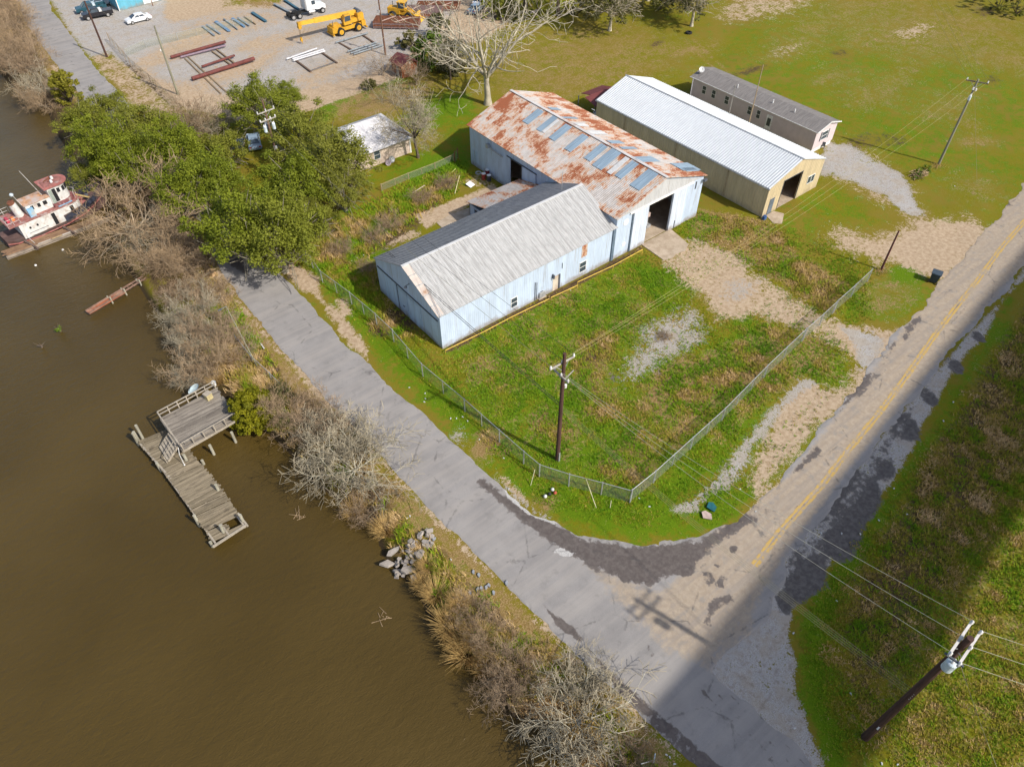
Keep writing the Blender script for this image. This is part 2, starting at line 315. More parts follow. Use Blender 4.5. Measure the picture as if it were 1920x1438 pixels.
# trailer drive and beige hall drive
paint(SO, .5, [(1540, 258), (1605, 265), (1660, 295), (1725, 345), (1730, 385), (1640, 385), (1560, 340), (1525, 335)], 2.5); paint(GR, .8, [(1548, 265), (1600, 272), (1640, 298), (1690, 322), (1712, 350), (1700, 378), (1680, 372), (1640, 362), (1600, 345), (1560, 330), (1535, 332), (1530, 300)], 1.4)
paint(GR, 1.0, [(1665, 370), (1700, 355), (1720, 385), (1735, 405), (1710, 405), (1680, 390)], .9)
paint(SO, .72, [(1560, 420), (1600, 430), (1640, 440), (1700, 420), (1680, 390), (1730, 400), (1775, 408), (1812, 405), (1850, 432), (1800, 500), (1770, 520), (1700, 495), (1640, 500), (1580, 470), (1540, 450)], 3.2)
paint(SO, 1.0, [(1660, 470), (1740, 430), (1830, 425), (1845, 435), (1800, 500), (1765, 520), (1700, 498)], 2)
paint(TA, .4, [(1730, 575), (1772, 515), (1808, 483), (1800, 478), (1760, 515), (1715, 570), (1680, 610), (1640, 690), (1665, 640)], 1.0)
pblob(LU, .8, 1765, 425, 1.5, asp=1.5); pblob(LU, 1, 1700, 510, 1.6, asp=1.6)
# county road shoulders
paint(GR, .8, [(1885, 555), (1920, 500), (1985, 430), (2000, 450), (1880, 565), (1850, 632), (1815, 662), (1785, 702), (1755, 757), (1727, 810), (1705, 855), (1670, 912), (1625, 965), (1590, 1007), (1550, 1070), (1523, 1097), (1492, 1135), (1476, 1160), (1480, 1190), (1495, 1238), (1492, 1300), (1508, 1330), (1526, 1380), (1548, 1440), (1600, 1530), (1560, 1500), (1500, 1440), (1400, 1320), (1330, 1260), (1440, 1140), (1470, 1040), (1640, 830), (1800, 640)], .5)
paint(GR, .85, [(1290, 1235), (1420, 1120), (1475, 1080), (1485, 1150), (1420, 1320), (1380, 1345)], .6)
for x, y, r in ((1490, 1100, 1.1), (1520, 1065, 1.4), (1560, 1000, 1.9), (1585, 950, 2.0), (1620, 915, 1.6), (1655, 870, 1.2), (1700, 800, 1.3), (1740, 745, .9), (1790, 685, .9), (1835, 632, .7), (1470, 1130, .7), (1385, 1390, .5)): pblob(TA, .85, x, y, r, r * .8, 1.5, .9)
paint(TA, .52, [(1800, 640), (1830, 625), (1760, 710), (1710, 790), (1670, 860), (1620, 930), (1560, 1000), (1520, 1050), (1480, 1090), (1460, 1100), (1470, 1045), (1560, 945), (1640, 830), (1705, 757)], .8)
paint(LU, .95, [(1895, 560), (1860, 640), (1800, 720), (1720, 850), (1640, 970), (1560, 1080), (1510, 1160), (1505, 1240), (1510, 1320), (1560, 1440), (1620, 1440), (1560, 1340), (1540, 1200), (1600, 1080), (1700, 900), (1800, 740)], 1)
paint(WE, .66, [(1920, 560), (1840, 680), (1700, 900), (1600, 1060), (1560, 1160), (1580, 1300), (1640, 1440), (2100, 1500), (2400, 900), (2100, 500)], 2)  # weed mask also darkens the field where the bridge shadow lies
paint(DR, .5, [(1920, 560), (1840, 680), (1700, 900), (1600, 1060), (1560, 1160), (1580, 1300), (1640, 1440), (2100, 1500), (2400, 900), (2100, 500)], 2)
paint(WE, .25, [(1960, 840), (1780, 1090), (1740, 1180), (1600, 1370), (1580, 1460), (2100, 1600), (2400, 900)], 1.5)  # sunlit side of the bridge shadow's edge painted lighter, less weedy
paint(LU, .6, [(1960, 840), (1780, 1090), (1740, 1180), (1600, 1370), (1580, 1460), (2100, 1600), (2400, 900)], 1.5)
for x, y, r in ((1820, 800, 1.5), (1750, 1000, 3), (1700, 1150, 2), (1650, 1200, 2), (1880, 620, 2)): pblob(LU, .8, x, y, r)
# river bank
paint(LU, .28, [(0, 0), (27, 0), (110, 120), (400, 440), (600, 744), (830, 978), (1020, 1160), (1225, 1363), (1320, 1480), (1080, 1500), (880, 1250), (700, 980), (420, 740), (200, 420), (60, 190), (-100, 60)], 1)
paint(DR, .78, [(0, 0), (27, 0), (110, 120), (400, 440), (600, 744), (830, 978), (1020, 1160), (1225, 1363), (1320, 1480), (1080, 1500), (880, 1250), (700, 980), (420, 740), (200, 420), (60, 190), (-100, 60)], 1)
paint(WE, .72, [(0, 0), (27, 0), (90, 130), (380, 440), (560, 744), (780, 968), (960, 1160), (1160, 1363), (1220, 1480), (1060, 1500), (880, 1250), (700, 980), (420, 740), (200, 420), (60, 190), (-100, 60)], 1)
for x, y, r in ((430, 560, 2), (450, 600, 2.5), (480, 640, 2), (760, 950, 1.8), (790, 985, 2), (860, 1060, 1.2), (890, 1100, 1.2), (1000, 1190, 1.0), (1040, 1250, 1.2), (1225, 1395, 1.2), (1260, 1430, 1)): pblob(LU, .8, x, y, r); pblob(WE, .25, x, y, r * .9)
for i in range(len(BANKX) - 1): a_, b_ = BANKX[i], BANKX[i + 1]; paint(SO, .62, [a_, b_, (b_[0] - 14, b_[1] + 4), (a_[0] - 14, a_[1] + 4)], .5)
paint(SO, .65, [(540, 660), (590, 700), (650, 770), (720, 850), (700, 850), (610, 760), (540, 690)], .6); paint(SO, .6, [(1020, 1158), (1085, 1230), (1145, 1287), (1110, 1275), (1050, 1215), (990, 1155)], .5)
paint(SO, .8, [(385, 500), (410, 500), (405, 525), (380, 525)], .5)
def masks(P):
    A = np.zeros((len(P), 6)); A[:, 0] = .5; A[:, 1] = .25
    for ch, val, poly, soft in PAINT:
        lo = poly.min(0) - soft * 2; hi = poly.max(0) + soft * 2
        m = np.where(((P >= lo) & (P <= hi)).all(1))[0]
        if not len(m): continue
        w = sm(sdf(P[m], poly) / soft * .5 + .5); c = A[m, ch]; A[m, ch] = c * (1 - w) + val * w
        if ch in (SO, GR) and val > .6: A[m, LU] *= 1 - .25 * w
    return A
# ------------------------------------------------------------------ ground, roads, water
FH = CF[:2] / np.linalg.norm(CF[:2]); RH = np.array([FH[1], -FH[0]])
def axis(segs):
    out = [segs[0][0]]
    for a, b, st in segs: out += list(np.arange(a, b, st)[1:]) + [b]
    return np.array(out)
tt = axis([(6, 62, .3), (62, 110, .42), (110, 178, .6)]); tt = np.concatenate([[-700, -300, -120, -50, -20, -5], tt, [190, 215, 260, 340, 500, 900]])
ss = axis([(-112, -48, .6), (-48, 48, .36), (48, 112, .6)]); ss = np.concatenate([[-900, -500, -300, -200, -150, -125], ss, [125, 150, 200, 300, 500, 900]])
def gridfaces(n, m):
    i = np.arange(n - 1)[:, None] * m + np.arange(m - 1)[None, :]; i = i.ravel(); return np.stack([i, i + m, i + m + 1, i + 1], 1)
TT, SS = np.meshgrid(tt, ss, indexing='ij')
GP = (CAM[:2] + TT.reshape(-1, 1) * FH + SS.reshape(-1, 1) * RH)
GM = masks(GP); GZ = land_h(GP)

t = NT("ground_cover"); a1 = t.attr("cover"); a2 = t.attr("surface")
lu, dr, so = t.sep(a1); gr, we, ta = t.sep(a2)
n1 = t.noise(.55, 6, .62); n2 = t.noise(2.3, 6, .65, t.map(loc=(5, 9, 0))); n3 = t.noise(9.0, 5, .7, t.map(loc=(1, 4, 0))); n4 = t.noise(28.0, 3, .7)
nb = t.noise(.14, 4, .6, t.map(loc=(31, 7, 0)))
def cut(m, k, lo, hi, *ns):
    v = m
    for nz, w in ns: v = t.math('ADD', v, t.math('MULTIPLY', t.math('SUBTRACT', nz, .5), w * k))
    return t.step(v, lo, hi)
lus = t.mix(t.step(n3, .25, .75), (.07, .145, .003), (.145, .225, .006)); mid = t.mix(t.step(n3, .3, .7), (.135, .127, .004), (.22, .20, .010))
mid = t.mix(t.step(nb, .40, .62, 0, .9), mid, t.mix(n3, (.17, .125, .012), (.25, .19, .03)))
dry = t.mix(t.step(n3, .3, .75), (.17, .10, .025), (.42, .30, .14)); wee = t.mix(t.step(n3, .35, .7), (.05, .032, .018), (.17, .11, .055))
soi = t.mix(t.step(n2, .3, .7), (.42, .30, .19), (.60, .47, .33)); soi = t.mix(t.step(n4, .3, .7), soi, t.mix(.35, soi, (.18, .12, .07)))
gra = t.mix(t.step(n4, .35, .65), (.25, .235, .225), (.58, .55, .52)); gra = t.mix(t.step(n1, .42, .62, 0, .5), gra, (.38, .31, .22)); gra = t.mix(t.step(n2, .5, .68, 0, .55), gra, (.24, .19, .14))
tar = t.mix(t.step(n2, .35, .7), (.10, .09, .085), (.165, .15, .14))
mid = t.mix(t.step(n2, .4, .7, 0, .55), mid, (.21, .165, .03)); c = t.mix(cut(lu, 1.0, .45, .85, (n1, 1.3), (n2, .9), (n3, .4)), mid, lus)
c = t.mix(cut(dr, 1.0, .46, .85, (n1, 1.2), (n2, 1.3), (n3, 1.2)), c, dry)
c = t.mix(cut(we, 1.0, .45, .75, (n1, .8), (n2, .9), (n3, .5)), c, wee)
ks = cut(so, 1.0, .42, .62, (n1, 1.3), (n2, 1.2), (n3, 1.5)); kg = cut(gr, 1.0, .44, .64, (n1, 1.2), (n2, 1.2), (n3, 1.3))
c = t.mix(ks, c, soi); c = t.mix(kg, c, gra); c = t.mix(cut(ta, 1.0, .42, .6, (n1, .7), (n2, .6)), c, tar)
wet = t.step(t.sepv()[2], -1.25, -.7); c = t.mix(wet, (.05, .035, .018), c)
hb = t.math('ADD', t.math('MULTIPLY', n3, .6), t.math('MULTIPLY', n4, .4)); t.bump(hb, .75, .10)
M_GROUND = t.fin(c, .95, 0, .12)
o = fastmesh("ground", np.c_[GP, GZ], gridfaces(len(tt), len(ss)), M_GROUND, cols={"cover": GM[:, :3], "surface": GM[:, 3:6]}, smooth=True)
tag(o, kind='structure')

def sheet(name, poly, z, res, mat, rough=.12, colf=None, wl=(.5, 1.7)):
    lo = poly.min(0) - 1; hi = poly.max(0) + 1
    lo = np.maximum(lo, (-160, -120)); hi = np.minimum(hi, (230, 260))
    xs = np.arange(lo[0], hi[0], res); ys = np.arange(lo[1], hi[1], res); X, Y = np.meshgrid(xs, ys, indexing='ij'); P = np.stack([X.ravel(), Y.ravel()], 1)
    # first a coarse cull
    d = np.full(len(P), -9.0); step = 6; near = sdf(P, poly) if len(P) < 6e5 else sdf(P, poly)
    d = near + rough * vnoise(P, wl[0], 11) + 2 * rough * vnoise(P, wl[1], 12)
    m = len(ys); n = len(xs); ins = (d > 0).reshape(n, m); e = res
    fx = np.gradient(d.reshape(n, m), res, axis=0).ravel(); fy = np.gradient(d.reshape(n, m), res, axis=1).ravel(); g = np.maximum(np.hypot(fx, fy), .3)
    out = d <= 0; mv = np.minimum(-d, res * 1.5) * out
    P2 = P + np.stack([fx / g * mv / g, fy / g * mv / g], 1)
    cell = ins[:-1, :-1] | ins[1:, :-1] | ins[:-1, 1:] | ins[1:, 1:]; F = gridfaces(n, m)[cell.ravel()]
    u, inv = np.unique(F.ravel(), return_inverse=True); F = inv.reshape(-1, 4); P2 = P2[u]
    zz = np.where(out[u], z - .03, z)
    o = fastmesh(name, np.c_[P2, zz], F, mat, cols=colf(P2) if colf else None)
    return tag(o, kind='structure')

RP = []
def rpaint(ch, val, pts, soft=.6): RP.append((ch, val, Gl(pts), soft))
def rmask(P):
    A = np.zeros((len(P), 3))
    for ch, val, poly, soft in RP:
        lo = poly.min(0) - soft * 2; hi = poly.max(0) + soft * 2; m = np.where(((P >= lo) & (P <= hi)).all(1))[0]
        if len(m): w = sm(sdf(P[m], poly) / soft * .5 + .5); A[m, ch] = A[m, ch] * (1 - w) + val * w
    return {"wear_shade": A}
# 0 tar/wet and the oaks' street shade, 1 dust/tan, 2 loose gravel
rpaint(1, 1.0, [(1240, 1120), (1330, 1000), (1480, 890), (1640, 690), (1760, 520), (1920, 340), (2300, -60), (2450, 0), (1990, 420), (1880, 540), (1740, 700), (1600, 870), (1480, 1030), (1400, 1160), (1300, 1200), (1230, 1180)], 1.0)
rpaint(1, .75, [(1080, 1040), (1250, 1110), (1400, 1120), (1420, 1190), (1330, 1260), (1250, 1230), (1150, 1130)], 1.5)
rpaint(0, 1.0, [(890, 900), (905, 898), (1000, 962), (1050, 985), (1090, 1010), (1180, 1025), (1310, 1015), (1400, 960), (1420, 975), (1340, 1020), (1300, 1060), (1240, 1075), (1180, 1078), (1120, 1068), (1050, 1030), (1000, 995), (950, 952)], 1.0)
for k_ in range(5): x_, y_ = 1310 + k_ * 26, 1290 + k_ * 4; rpaint(0, .75 - .08 * k_, [(x_, y_), (x_ + 12, y_ + 6), (x_ + 105, y_ + 112), (x_ + 150, y_ + 150), (x_ + 125, y_ + 140), (x_ + 60, y_ + 72)], .25)
rpaint(0, .85, [(1170, 1050), (1250, 1040), (1310, 1040), (1290, 1070), (1230, 1090), (1180, 1090)], .6)
rpaint(2, .9, [(940, 905), (980, 925), (1030, 960), (1060, 975), (1040, 985), (990, 965), (950, 935)], .4)
rpaint(2, .8, [(1050, 1025), (1090, 1040), (1060, 1045), (1030, 1035)], .3)
rpaint(0, .9, [(1015, 1132), (1040, 1150), (1075, 1175), (1100, 1205), (1080, 1200), (1050, 1180)], .3)
for x_, y_, r_ in ((1172, 1082, 12), (1196, 1086, 10), (1150, 1070, 11), (1218, 1092, 8), (1285, 1072, 14), (1330, 1082, 11), (1352, 1096, 8), (1300, 1040, 12), (1375, 1030, 9), (1345, 1060, 7)): rpaint(0, .95, [(x_ + r_ * math.cos(q_), y_ + r_ * .8 * math.sin(q_)) for q_ in np.linspace(0, 5.6, 9)], .3)
rpaint(0, .8, [(1203, 1205), (1215, 1210), (1235, 1235), (1225, 1235)], .25)
rpaint(0, .75, [(1330, 1120), (1370, 1112), (1380, 1125), (1340, 1150), (1330, 1180), (1318, 1170)], .5)
rpaint(0, .6, [(1310, 1072), (1330, 1068), (1345, 1100), (1320, 1105)], .5); rpaint(0, .55, [(1340, 1075), (1365, 1075), (1370, 1090), (1345, 1088)], .4)
rpaint(0, .7, [(1672, 640), (1700, 640), (1730, 598), (1728, 585), (1700, 605), (1690, 635), (1660, 680), (1640, 710), (1600, 750), (1610, 750), (1650, 705)], .5)
rpaint(0, .9, [(1570, 780), (1600, 745), (1625, 725), (1640, 700), (1625, 700), (1590, 740)], .5)
rpaint(0, .8, [(1508, 858), (1530, 835), (1545, 845), (1500, 885), (1480, 890)], .5)
rpaint(0, .5, [(1790, 545), (1775, 555), (1765, 550), (1782, 540)], .3); rpaint(0, .7, [(1885, 480), (1895, 465), (1900, 462), (1888, 482)], .4)
rpaint(0, .6, [(1885, 380), (1905, 370), (1910, 372), (1890, 395)], .5)
rpaint(0, .85, [(1100, 1215), (1170, 1280), (1240, 1340), (1350, 1435), (1440, 1500), (1380, 1500), (1290, 1430), (1195, 1330), (1145, 1287)], .4)
rpaint(0, .6, [(1160, 1290), (1270, 1380), (1340, 1450), (1290, 1432), (1195, 1332)], .6)
rpaint(0, .8, [(345, 370), (450, 470), (470, 520), (430, 500), (400, 440)], .7)  # dark patch painted where the oak grove shades the street
rpaint(2, .9, [(1085, 1225), (1140, 1265), (1160, 1300), (1140, 1290)], .4)
t = NT("asphalt"); w0, w1, w2 = t.sep(t.attr("wear_shade"))
n1 = t.noise(.35, 5, .6); n2 = t.noise(2.2, 6, .65, t.map(loc=(3, 3, 0))); n4 = t.noise(22, 3, .7); n5 = t.noise(.9, 5, .6, t.map(loc=(30, 3, 0)))
base = t.mix(t.step(n1, .3, .7), (.26, .245, .235), (.335, .315, .30)); base = t.mix(t.step(n4, .35, .7, 0, .35), base, (.14, .135, .13))
RDIR = math.atan2(*(Gl([(1700, 705)]) - Gl([(1414, 1060)]))[0][::-1]); st_ = t.noise(1.4, 6, .65, t.map(rot=(0, 0, -RDIR), scale=(.06, 1, 1))); st2 = t.noise(3.8, 5, .7, t.map(rot=(0, 0, -RDIR), scale=(.10, 1, 1), loc=(4, 9, 0)))
tan = t.mix(t.step(n2, .3, .7), (.35, .275, .20), (.44, .36, .27)); tan = t.mix(t.step(st_, .42, .66, 0, .75), tan, t.mix(st2, (.22, .18, .145), (.40, .345, .29))); tan = t.mix(t.step(n5, .54, .66, 0, .6), tan, (.27, .245, .22)); tan = t.mix(t.step(n4, .4, .7, 0, .3), tan, (.16, .14, .12))
RD2 = math.atan2(*(Gl([(560, 640)]) - Gl([(900, 1000)]))[0][::-1]); base = t.mix(t.step(t.noise(1.1, 5, .6, t.map(rot=(0, 0, -RD2), scale=(.05, 1, 1))), .38, .66, 0, .55), base, (.36, .33, .30)); base = t.mix(t.step(n5, .55, .7, 0, .4), base, (.19, .18, .17))
def cutr(m, lo, hi, ka=.6):
    v = t.math('ADD', m, t.math('MULTIPLY', t.math('SUBTRACT', n2, .5), ka * 1.4)); v = t.math('ADD', v, t.math('MULTIPLY', t.math('SUBTRACT', n5, .5), ka)); return t.step(v, lo, hi)
c = t.mix(cutr(w1, .35, .75), base, tan)
wet_shade_k = cutr(w0, .4, .62, .75); c = t.mix(wet_shade_k, c, t.mix(t.step(n2, .35, .7), (.10, .082, .074), (.15, .128, .115)))
c = t.mix(cutr(w2, .45, .6), c, t.mix(t.step(n4, .4, .6), (.3, .29, .28), (.62, .6, .57)))
crk = t.n("ShaderNodeTexVoronoi", feature='DISTANCE_TO_EDGE'); t.put(crk.inputs[0], t.map(scale=(.16, .16, .16), vec=None)); crk.inputs["Scale"].default_value = 1
cr2 = t.step(t.math('ADD', crk.outputs[0], t.math('MULTIPLY', n2, .06)), .033, .045, .45, 0.0); c = t.mix(t.math('MULTIPLY', cr2, t.step(n5, .45, .6)), c, (.08, .075, .07))
t.bump(n4, .35, .02); M_ROAD = t.fin(c, t.math('SUBTRACT', .9, t.math('MULTIPLY', wet_shade_k, .3)), 0, .3)
sheet("river_road", RIVER_ROAD, .035, .33, M_ROAD, .10, rmask)
sheet("county_road", COUNTY_ROAD, .031, .33, M_ROAD, .16, rmask)
# faded double yellow centre line: two painted strips, worn through in places
t = NT("worn_yellow_paint"); c = t.mix(t.step(t.math('ADD', t.noise(2.2, 6, .7), t.math('MULTIPLY', t.noise(.45, 3), .5)), .70, .88), (.50, .33, .10), (.35, .285, .21)); M_YEL = t.fin(c, .85)
cl = [(1414, 1060), (1460, 1000), (1500, 955), (1545, 905), (1590, 845), (1640, 785), (1700, 705), (1752, 630), (1790, 580), (1830, 530), (1880, 462), (1930, 405), (1990, 345), (2080, 250)]
CL = Gl(cl); V = []; F = []
dens = []
for a, b in zip(CL[:-1], CL[1:]):
    for k in range(8): dens.append(a + (b - a) * k / 8)
dens = np.array(dens); tg = np.gradient(dens, axis=0); tg /= np.linalg.norm(tg, axis=1)[:, None]; nn = np.stack([-tg[:, 1], tg[:, 0]], 1)
for off in (-.17, .17):
    b0 = len(V)
    for i, (p, q) in enumerate(zip(dens, nn)):
        w = .11 + .03 * math.sin(i * 1.7); V += [(*(p + q * (off - w)), .042), (*(p + q * (off + w)), .042)]
    for i in range(len(dens) - 1): F.append((b0 + 2 * i, b0 + 2 * i + 1, b0 + 2 * i + 3, b0 + 2 * i + 2))
tag(fastmesh("road_markings", V, F, M_YEL), kind='structure')
# water
t = NT("river_water"); nz = t.noise(.8, 4, .55, t.map(scale=(1, 2.2, 1), rot=(0, 0, .6))); nf = t.noise(4.5, 3, .6, t.map(scale=(1, 2.0, 1), rot=(0, 0, .5)))
cw = t.mix(t.step(t.noise(.05, 4, .5), .3, .7), (.066, .043, .010), (.088, .058, .015))
t.bump(t.math('ADD', t.math('MULTIPLY', nz, .6), t.math('MULTIPLY', nf, .35)), .55, .25)
M_WATER = t.fin(cw, .12, 0, .6); t.p.inputs["IOR"].default_value = 1.33
wl = Gl([(-1800, 400), (-400, -80), (2600, 3500), (-1800, 3500)], -1.3)
tag(fastmesh("water", [(-420, -420, -1.3), (120, -420, -1.3), (120, 420, -1.3), (-420, 420, -1.3)], [(0, 1, 2, 3)], M_WATER), kind='structure')
# concrete aprons
t = NT("old_concrete"); c = t.mix(t.step(t.noise(1.2, 6, .6), .3, .7), (.36, .28, .20), (.50, .41, .31)); c = t.mix(t.step(t.noise(12, 4), .5, .75, 0, .4), c, (.2, .15, .1)); t.bump(t.noise(20), .3, .02); M_CONC = t.fin(c, .9)
def slab(name, pts, z=.06, world=True):
    P = np.array(pts, float); n = len(P); m = MB(); m.prism([tuple(p) for p in P], 'z', -.1, z); o = m.build(name, M_CONC); return tag(o, kind='structure')
slab("concrete_apron", [(29.4, -.02), (29.2, -3.9), (30.2, -4.3), (31.2, -4.0), (32.6, -4.3), (33.9, -3.6), (34.6, -.02)])
slab("concrete_path", [(46.3, -5.6), (45.6, -7.3), (46.4, -8.0), (48.4, -6.8), (47.9, -5.6)], .05)
slab("concrete_pad", [(13.5, 12.8), (12.2, 15.0), (12.6, 19.5), (15.2, 19.9), (20.5, 19.3), (24.4, 19.2), (24.4, 12.8)], .05)
# ------------------------------------------------------------------ sheds and houses
def paint_metal(name, col, rib=.2, axis=0, rust=(.30, .13, .05), rust_lo=.66, dirt=(.25, .2, .15), ribs=.35, grime=.8):
    t = NT(name); X = t.sepv()
    c = t.mix(t.step(t.noise(.7, 6, .65, t.map(scale=(1.6, 1.6, .35))), .3, .75), tuple(v * .86 for v in col), tuple(min(.9, v * 1.08) for v in col))
    c = t.mix(t.math('MULTIPLY', t.step(t.noise(3.5, 6, .7, t.map(scale=(1, 1, .4))), .5, .75), .4), c, tuple(v * .7 for v in col))
    lowg = t.math('MULTIPLY', t.step(t.math('ADD', X[2], t.math('MULTIPLY', t.noise(1.1, 5, .7), 2.2)), .95, 2.0, 1, 0), grime); c = t.mix(lowg, c, dirt)
    c = t.mix(t.step(t.noise(1.6, 7, .75, t.map(loc=(11, 5, 2), scale=(1, 1, .6))), rust_lo, rust_lo + .09), c, rust)
    c = t.mix(t.math('MULTIPLY', t.step(t.noise(1.3, 6, .75, t.map(scale=(2.2, 2.2, .12), loc=(8, 1, 3))), .52, .68), .45), c, dirt)
    s = t.math('ADD', X[0], X[1]); w = t.math('SINE', t.math('MULTIPLY', s, 2 * math.pi / rib)); w = t.step(w, -.2, .8); t.bump(w, ribs, .04)
    return t.fin(c, .55, .0, .35)
M_BLUEW = paint_metal("pale_blue_painted_metal", (.53, .63, .77), .25, rust_lo=.72)
M_TAN = paint_metal("tan_ribbed_metal", (.60, .49, .31), .4, rust_lo=.85, dirt=(.3, .24, .17), ribs=.9, grime=.5)
M_DARK = simple("unlit_opening", (.02, .02, .022), .9); M_BLACK = simple("black_rubber", (.018, .018, .018), .8)  # first one is a near-black colour standing for unlit openings
M_GLASS = simple("window_glass", (.05, .07, .09), .12, spec=.6); M_WHITE = simple("white_trim", (.75, .75, .73), .6, dirt=(.45, .42, .38), dirt_amt=.1)
M_GALV = simple("galvanised_steel", (.45, .46, .47), .45, metal=.4, dirt=(.3, .25, .2), dirt_amt=.2); M_DKGREY = simple("dark_grey_metal", (.10, .11, .13), .5)
M_RUST = simple("rusty_steel", (.22, .085, .045), .85, .3, 2.5, dirt=(.10, .05, .035), bump=.3); M_RUSTRED = simple("red_oxide_steel", (.15, .045, .038), .7, .25, 1.5, dirt=(.12, .06, .06), dirt_amt=.3)
# white weathered corrugated roof
def roof_mat(name, lo, hi, along, stain=(.30, .22, .16), streak=.4, rustk=None):
    """along: 0 when the ribs run along y, 1 when along x (the slope direction is drawn out into streaks)"""
    t = NT(name); sc = (2.6, .30, .30) if along == 0 else (.30, 2.6, .30)
    n1 = t.noise(3.0, 5, .65, t.map(scale=sc)); n2 = t.noise(.35, 5, .6); c = t.mix(t.step(n1, .3, .7), lo, hi)
    c = t.mix(t.math('MULTIPLY', t.step(t.noise(5.5, 6, .7, t.map(scale=sc, loc=(3, 8, 1))), .52, .72), streak), c, stain)
    c = t.mix(t.step(n2, .5, .8, 0, .25), c, tuple(v * .8 for v in lo))
    return t, c
t, c = roof_mat("weathered_white_roof", (.38, .38, .375), (.56, .56, .55), 0, stain=(.27, .24, .21), streak=.5)
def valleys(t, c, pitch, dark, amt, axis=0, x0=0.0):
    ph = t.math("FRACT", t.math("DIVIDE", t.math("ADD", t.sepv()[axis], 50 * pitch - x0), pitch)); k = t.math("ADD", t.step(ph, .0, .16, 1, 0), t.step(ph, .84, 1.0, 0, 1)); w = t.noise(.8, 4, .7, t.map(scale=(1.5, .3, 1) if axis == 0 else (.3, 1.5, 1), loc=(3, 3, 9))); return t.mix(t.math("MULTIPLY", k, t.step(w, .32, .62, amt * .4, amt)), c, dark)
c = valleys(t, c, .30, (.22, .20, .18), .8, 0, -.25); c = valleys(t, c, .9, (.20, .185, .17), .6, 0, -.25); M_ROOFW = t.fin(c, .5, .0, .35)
t, c = roof_mat("darkened_grey_roof", (.21, .215, .23), (.36, .36, .37), 0, stain=(.14, .13, .13), streak=.5); c = valleys(t, c, .30, (.09, .09, .10), .85, 0, -.25); M_ROOFG = t.fin(c, .45, .15, .4)  # darker grey carries the shade of a slope turned from the sun
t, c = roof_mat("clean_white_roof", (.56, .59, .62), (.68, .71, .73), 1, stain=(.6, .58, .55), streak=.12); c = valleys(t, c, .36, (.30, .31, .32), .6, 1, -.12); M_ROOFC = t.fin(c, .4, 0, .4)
t, c = roof_mat("shingle_roof", (.17, .155, .145), (.27, .25, .235), 1, stain=(.1, .1, .09), streak=.5); t.bump(t.noise(14), .5, .03); M_SHING = t.fin(c, .9)
t, c = roof_mat("dark_red_roof", (.13, .035, .035), (.2, .06, .055), 1, stain=(.08, .03, .03)); M_ROOFR = t.fin(c, .6)
# rusted sheets: rust comes in bands and per-sheet blocks
def rusted(name, slope_axis, amount=.0, base=((.41, .37, .335), (.56, .52, .485))):
    t = NT(name); X = t.sepv(); a, b = (X[1], X[0]) if slope_axis == 0 else (X[0], X[1])
    pid = t.n("ShaderNodeCombineXYZ"); t.put(pid.inputs[0], t.math('FLOOR', t.math('DIVIDE', a, .78))); t.put(pid.inputs[1], t.math('FLOOR', t.math('DIVIDE', b, 1.9)))
    wn_ = t.n("ShaderNodeTexWhiteNoise", noise_dimensions='3D'); t.put(wn_.inputs[0], pid.outputs[0]); pr = wn_.outputs[0]
    sc = (.35, 1, 1) if slope_axis == 0 else (1, .35, 1)
    big = t.noise(.28, 3, .55, t.map(loc=(4, 2, 0))); str_ = t.noise(2.0, 6, .72, t.map(scale=sc)); fine = t.noise(7.0, 6, .75, t.map(scale=sc, loc=(2, 0, 5)))
    v = t.math('ADD', t.math('MULTIPLY', big, 1.15), t.math('MULTIPLY', pr, .20)); v = t.math('ADD', v, t.math('MULTIPLY', str_, .85)); v = t.math('ADD', v, t.math('MULTIPLY', fine, .85)); v = t.math('ADD', v, amount - .085)
    c = t.mix(t.step(t.noise(2.5, 5, .6, t.map(scale=sc)), .3, .7), base[0], base[1])
    c = t.mix(t.math('MULTIPLY', pr, .35), c, (.55, .55, .56))
    c = t.mix(t.step(v, 1.36, 1.48, 0, .8), c, (.55, .32, .18)); c = t.mix(t.step(v, 1.47, 1.60), c, t.mix(fine, (.17, .055, .028), (.42, .13, .05)))
    seam = t.math('FRACT', t.math('DIVIDE', a, .78)); c = t.mix(t.step(seam, .0, .06, .3, 0), c, (.2, .14, .1))
    return t.fin(c, .65, 0, .3)
M_RUSTROOF = rusted("rust_blotched_roof", 0, .02); M_RUSTROOF2 = rusted("rust_blotched_lean_to_roof", 1, .02)
M_SKYL = simple("blue_grey_roof_panel", (.27, .36, .44), .5, .12, 1.0, stretch=(.2, 2, 1)); M_SKYLW = simple("new_pale_roof_panel", (.62, .62, .61), .5, .08)

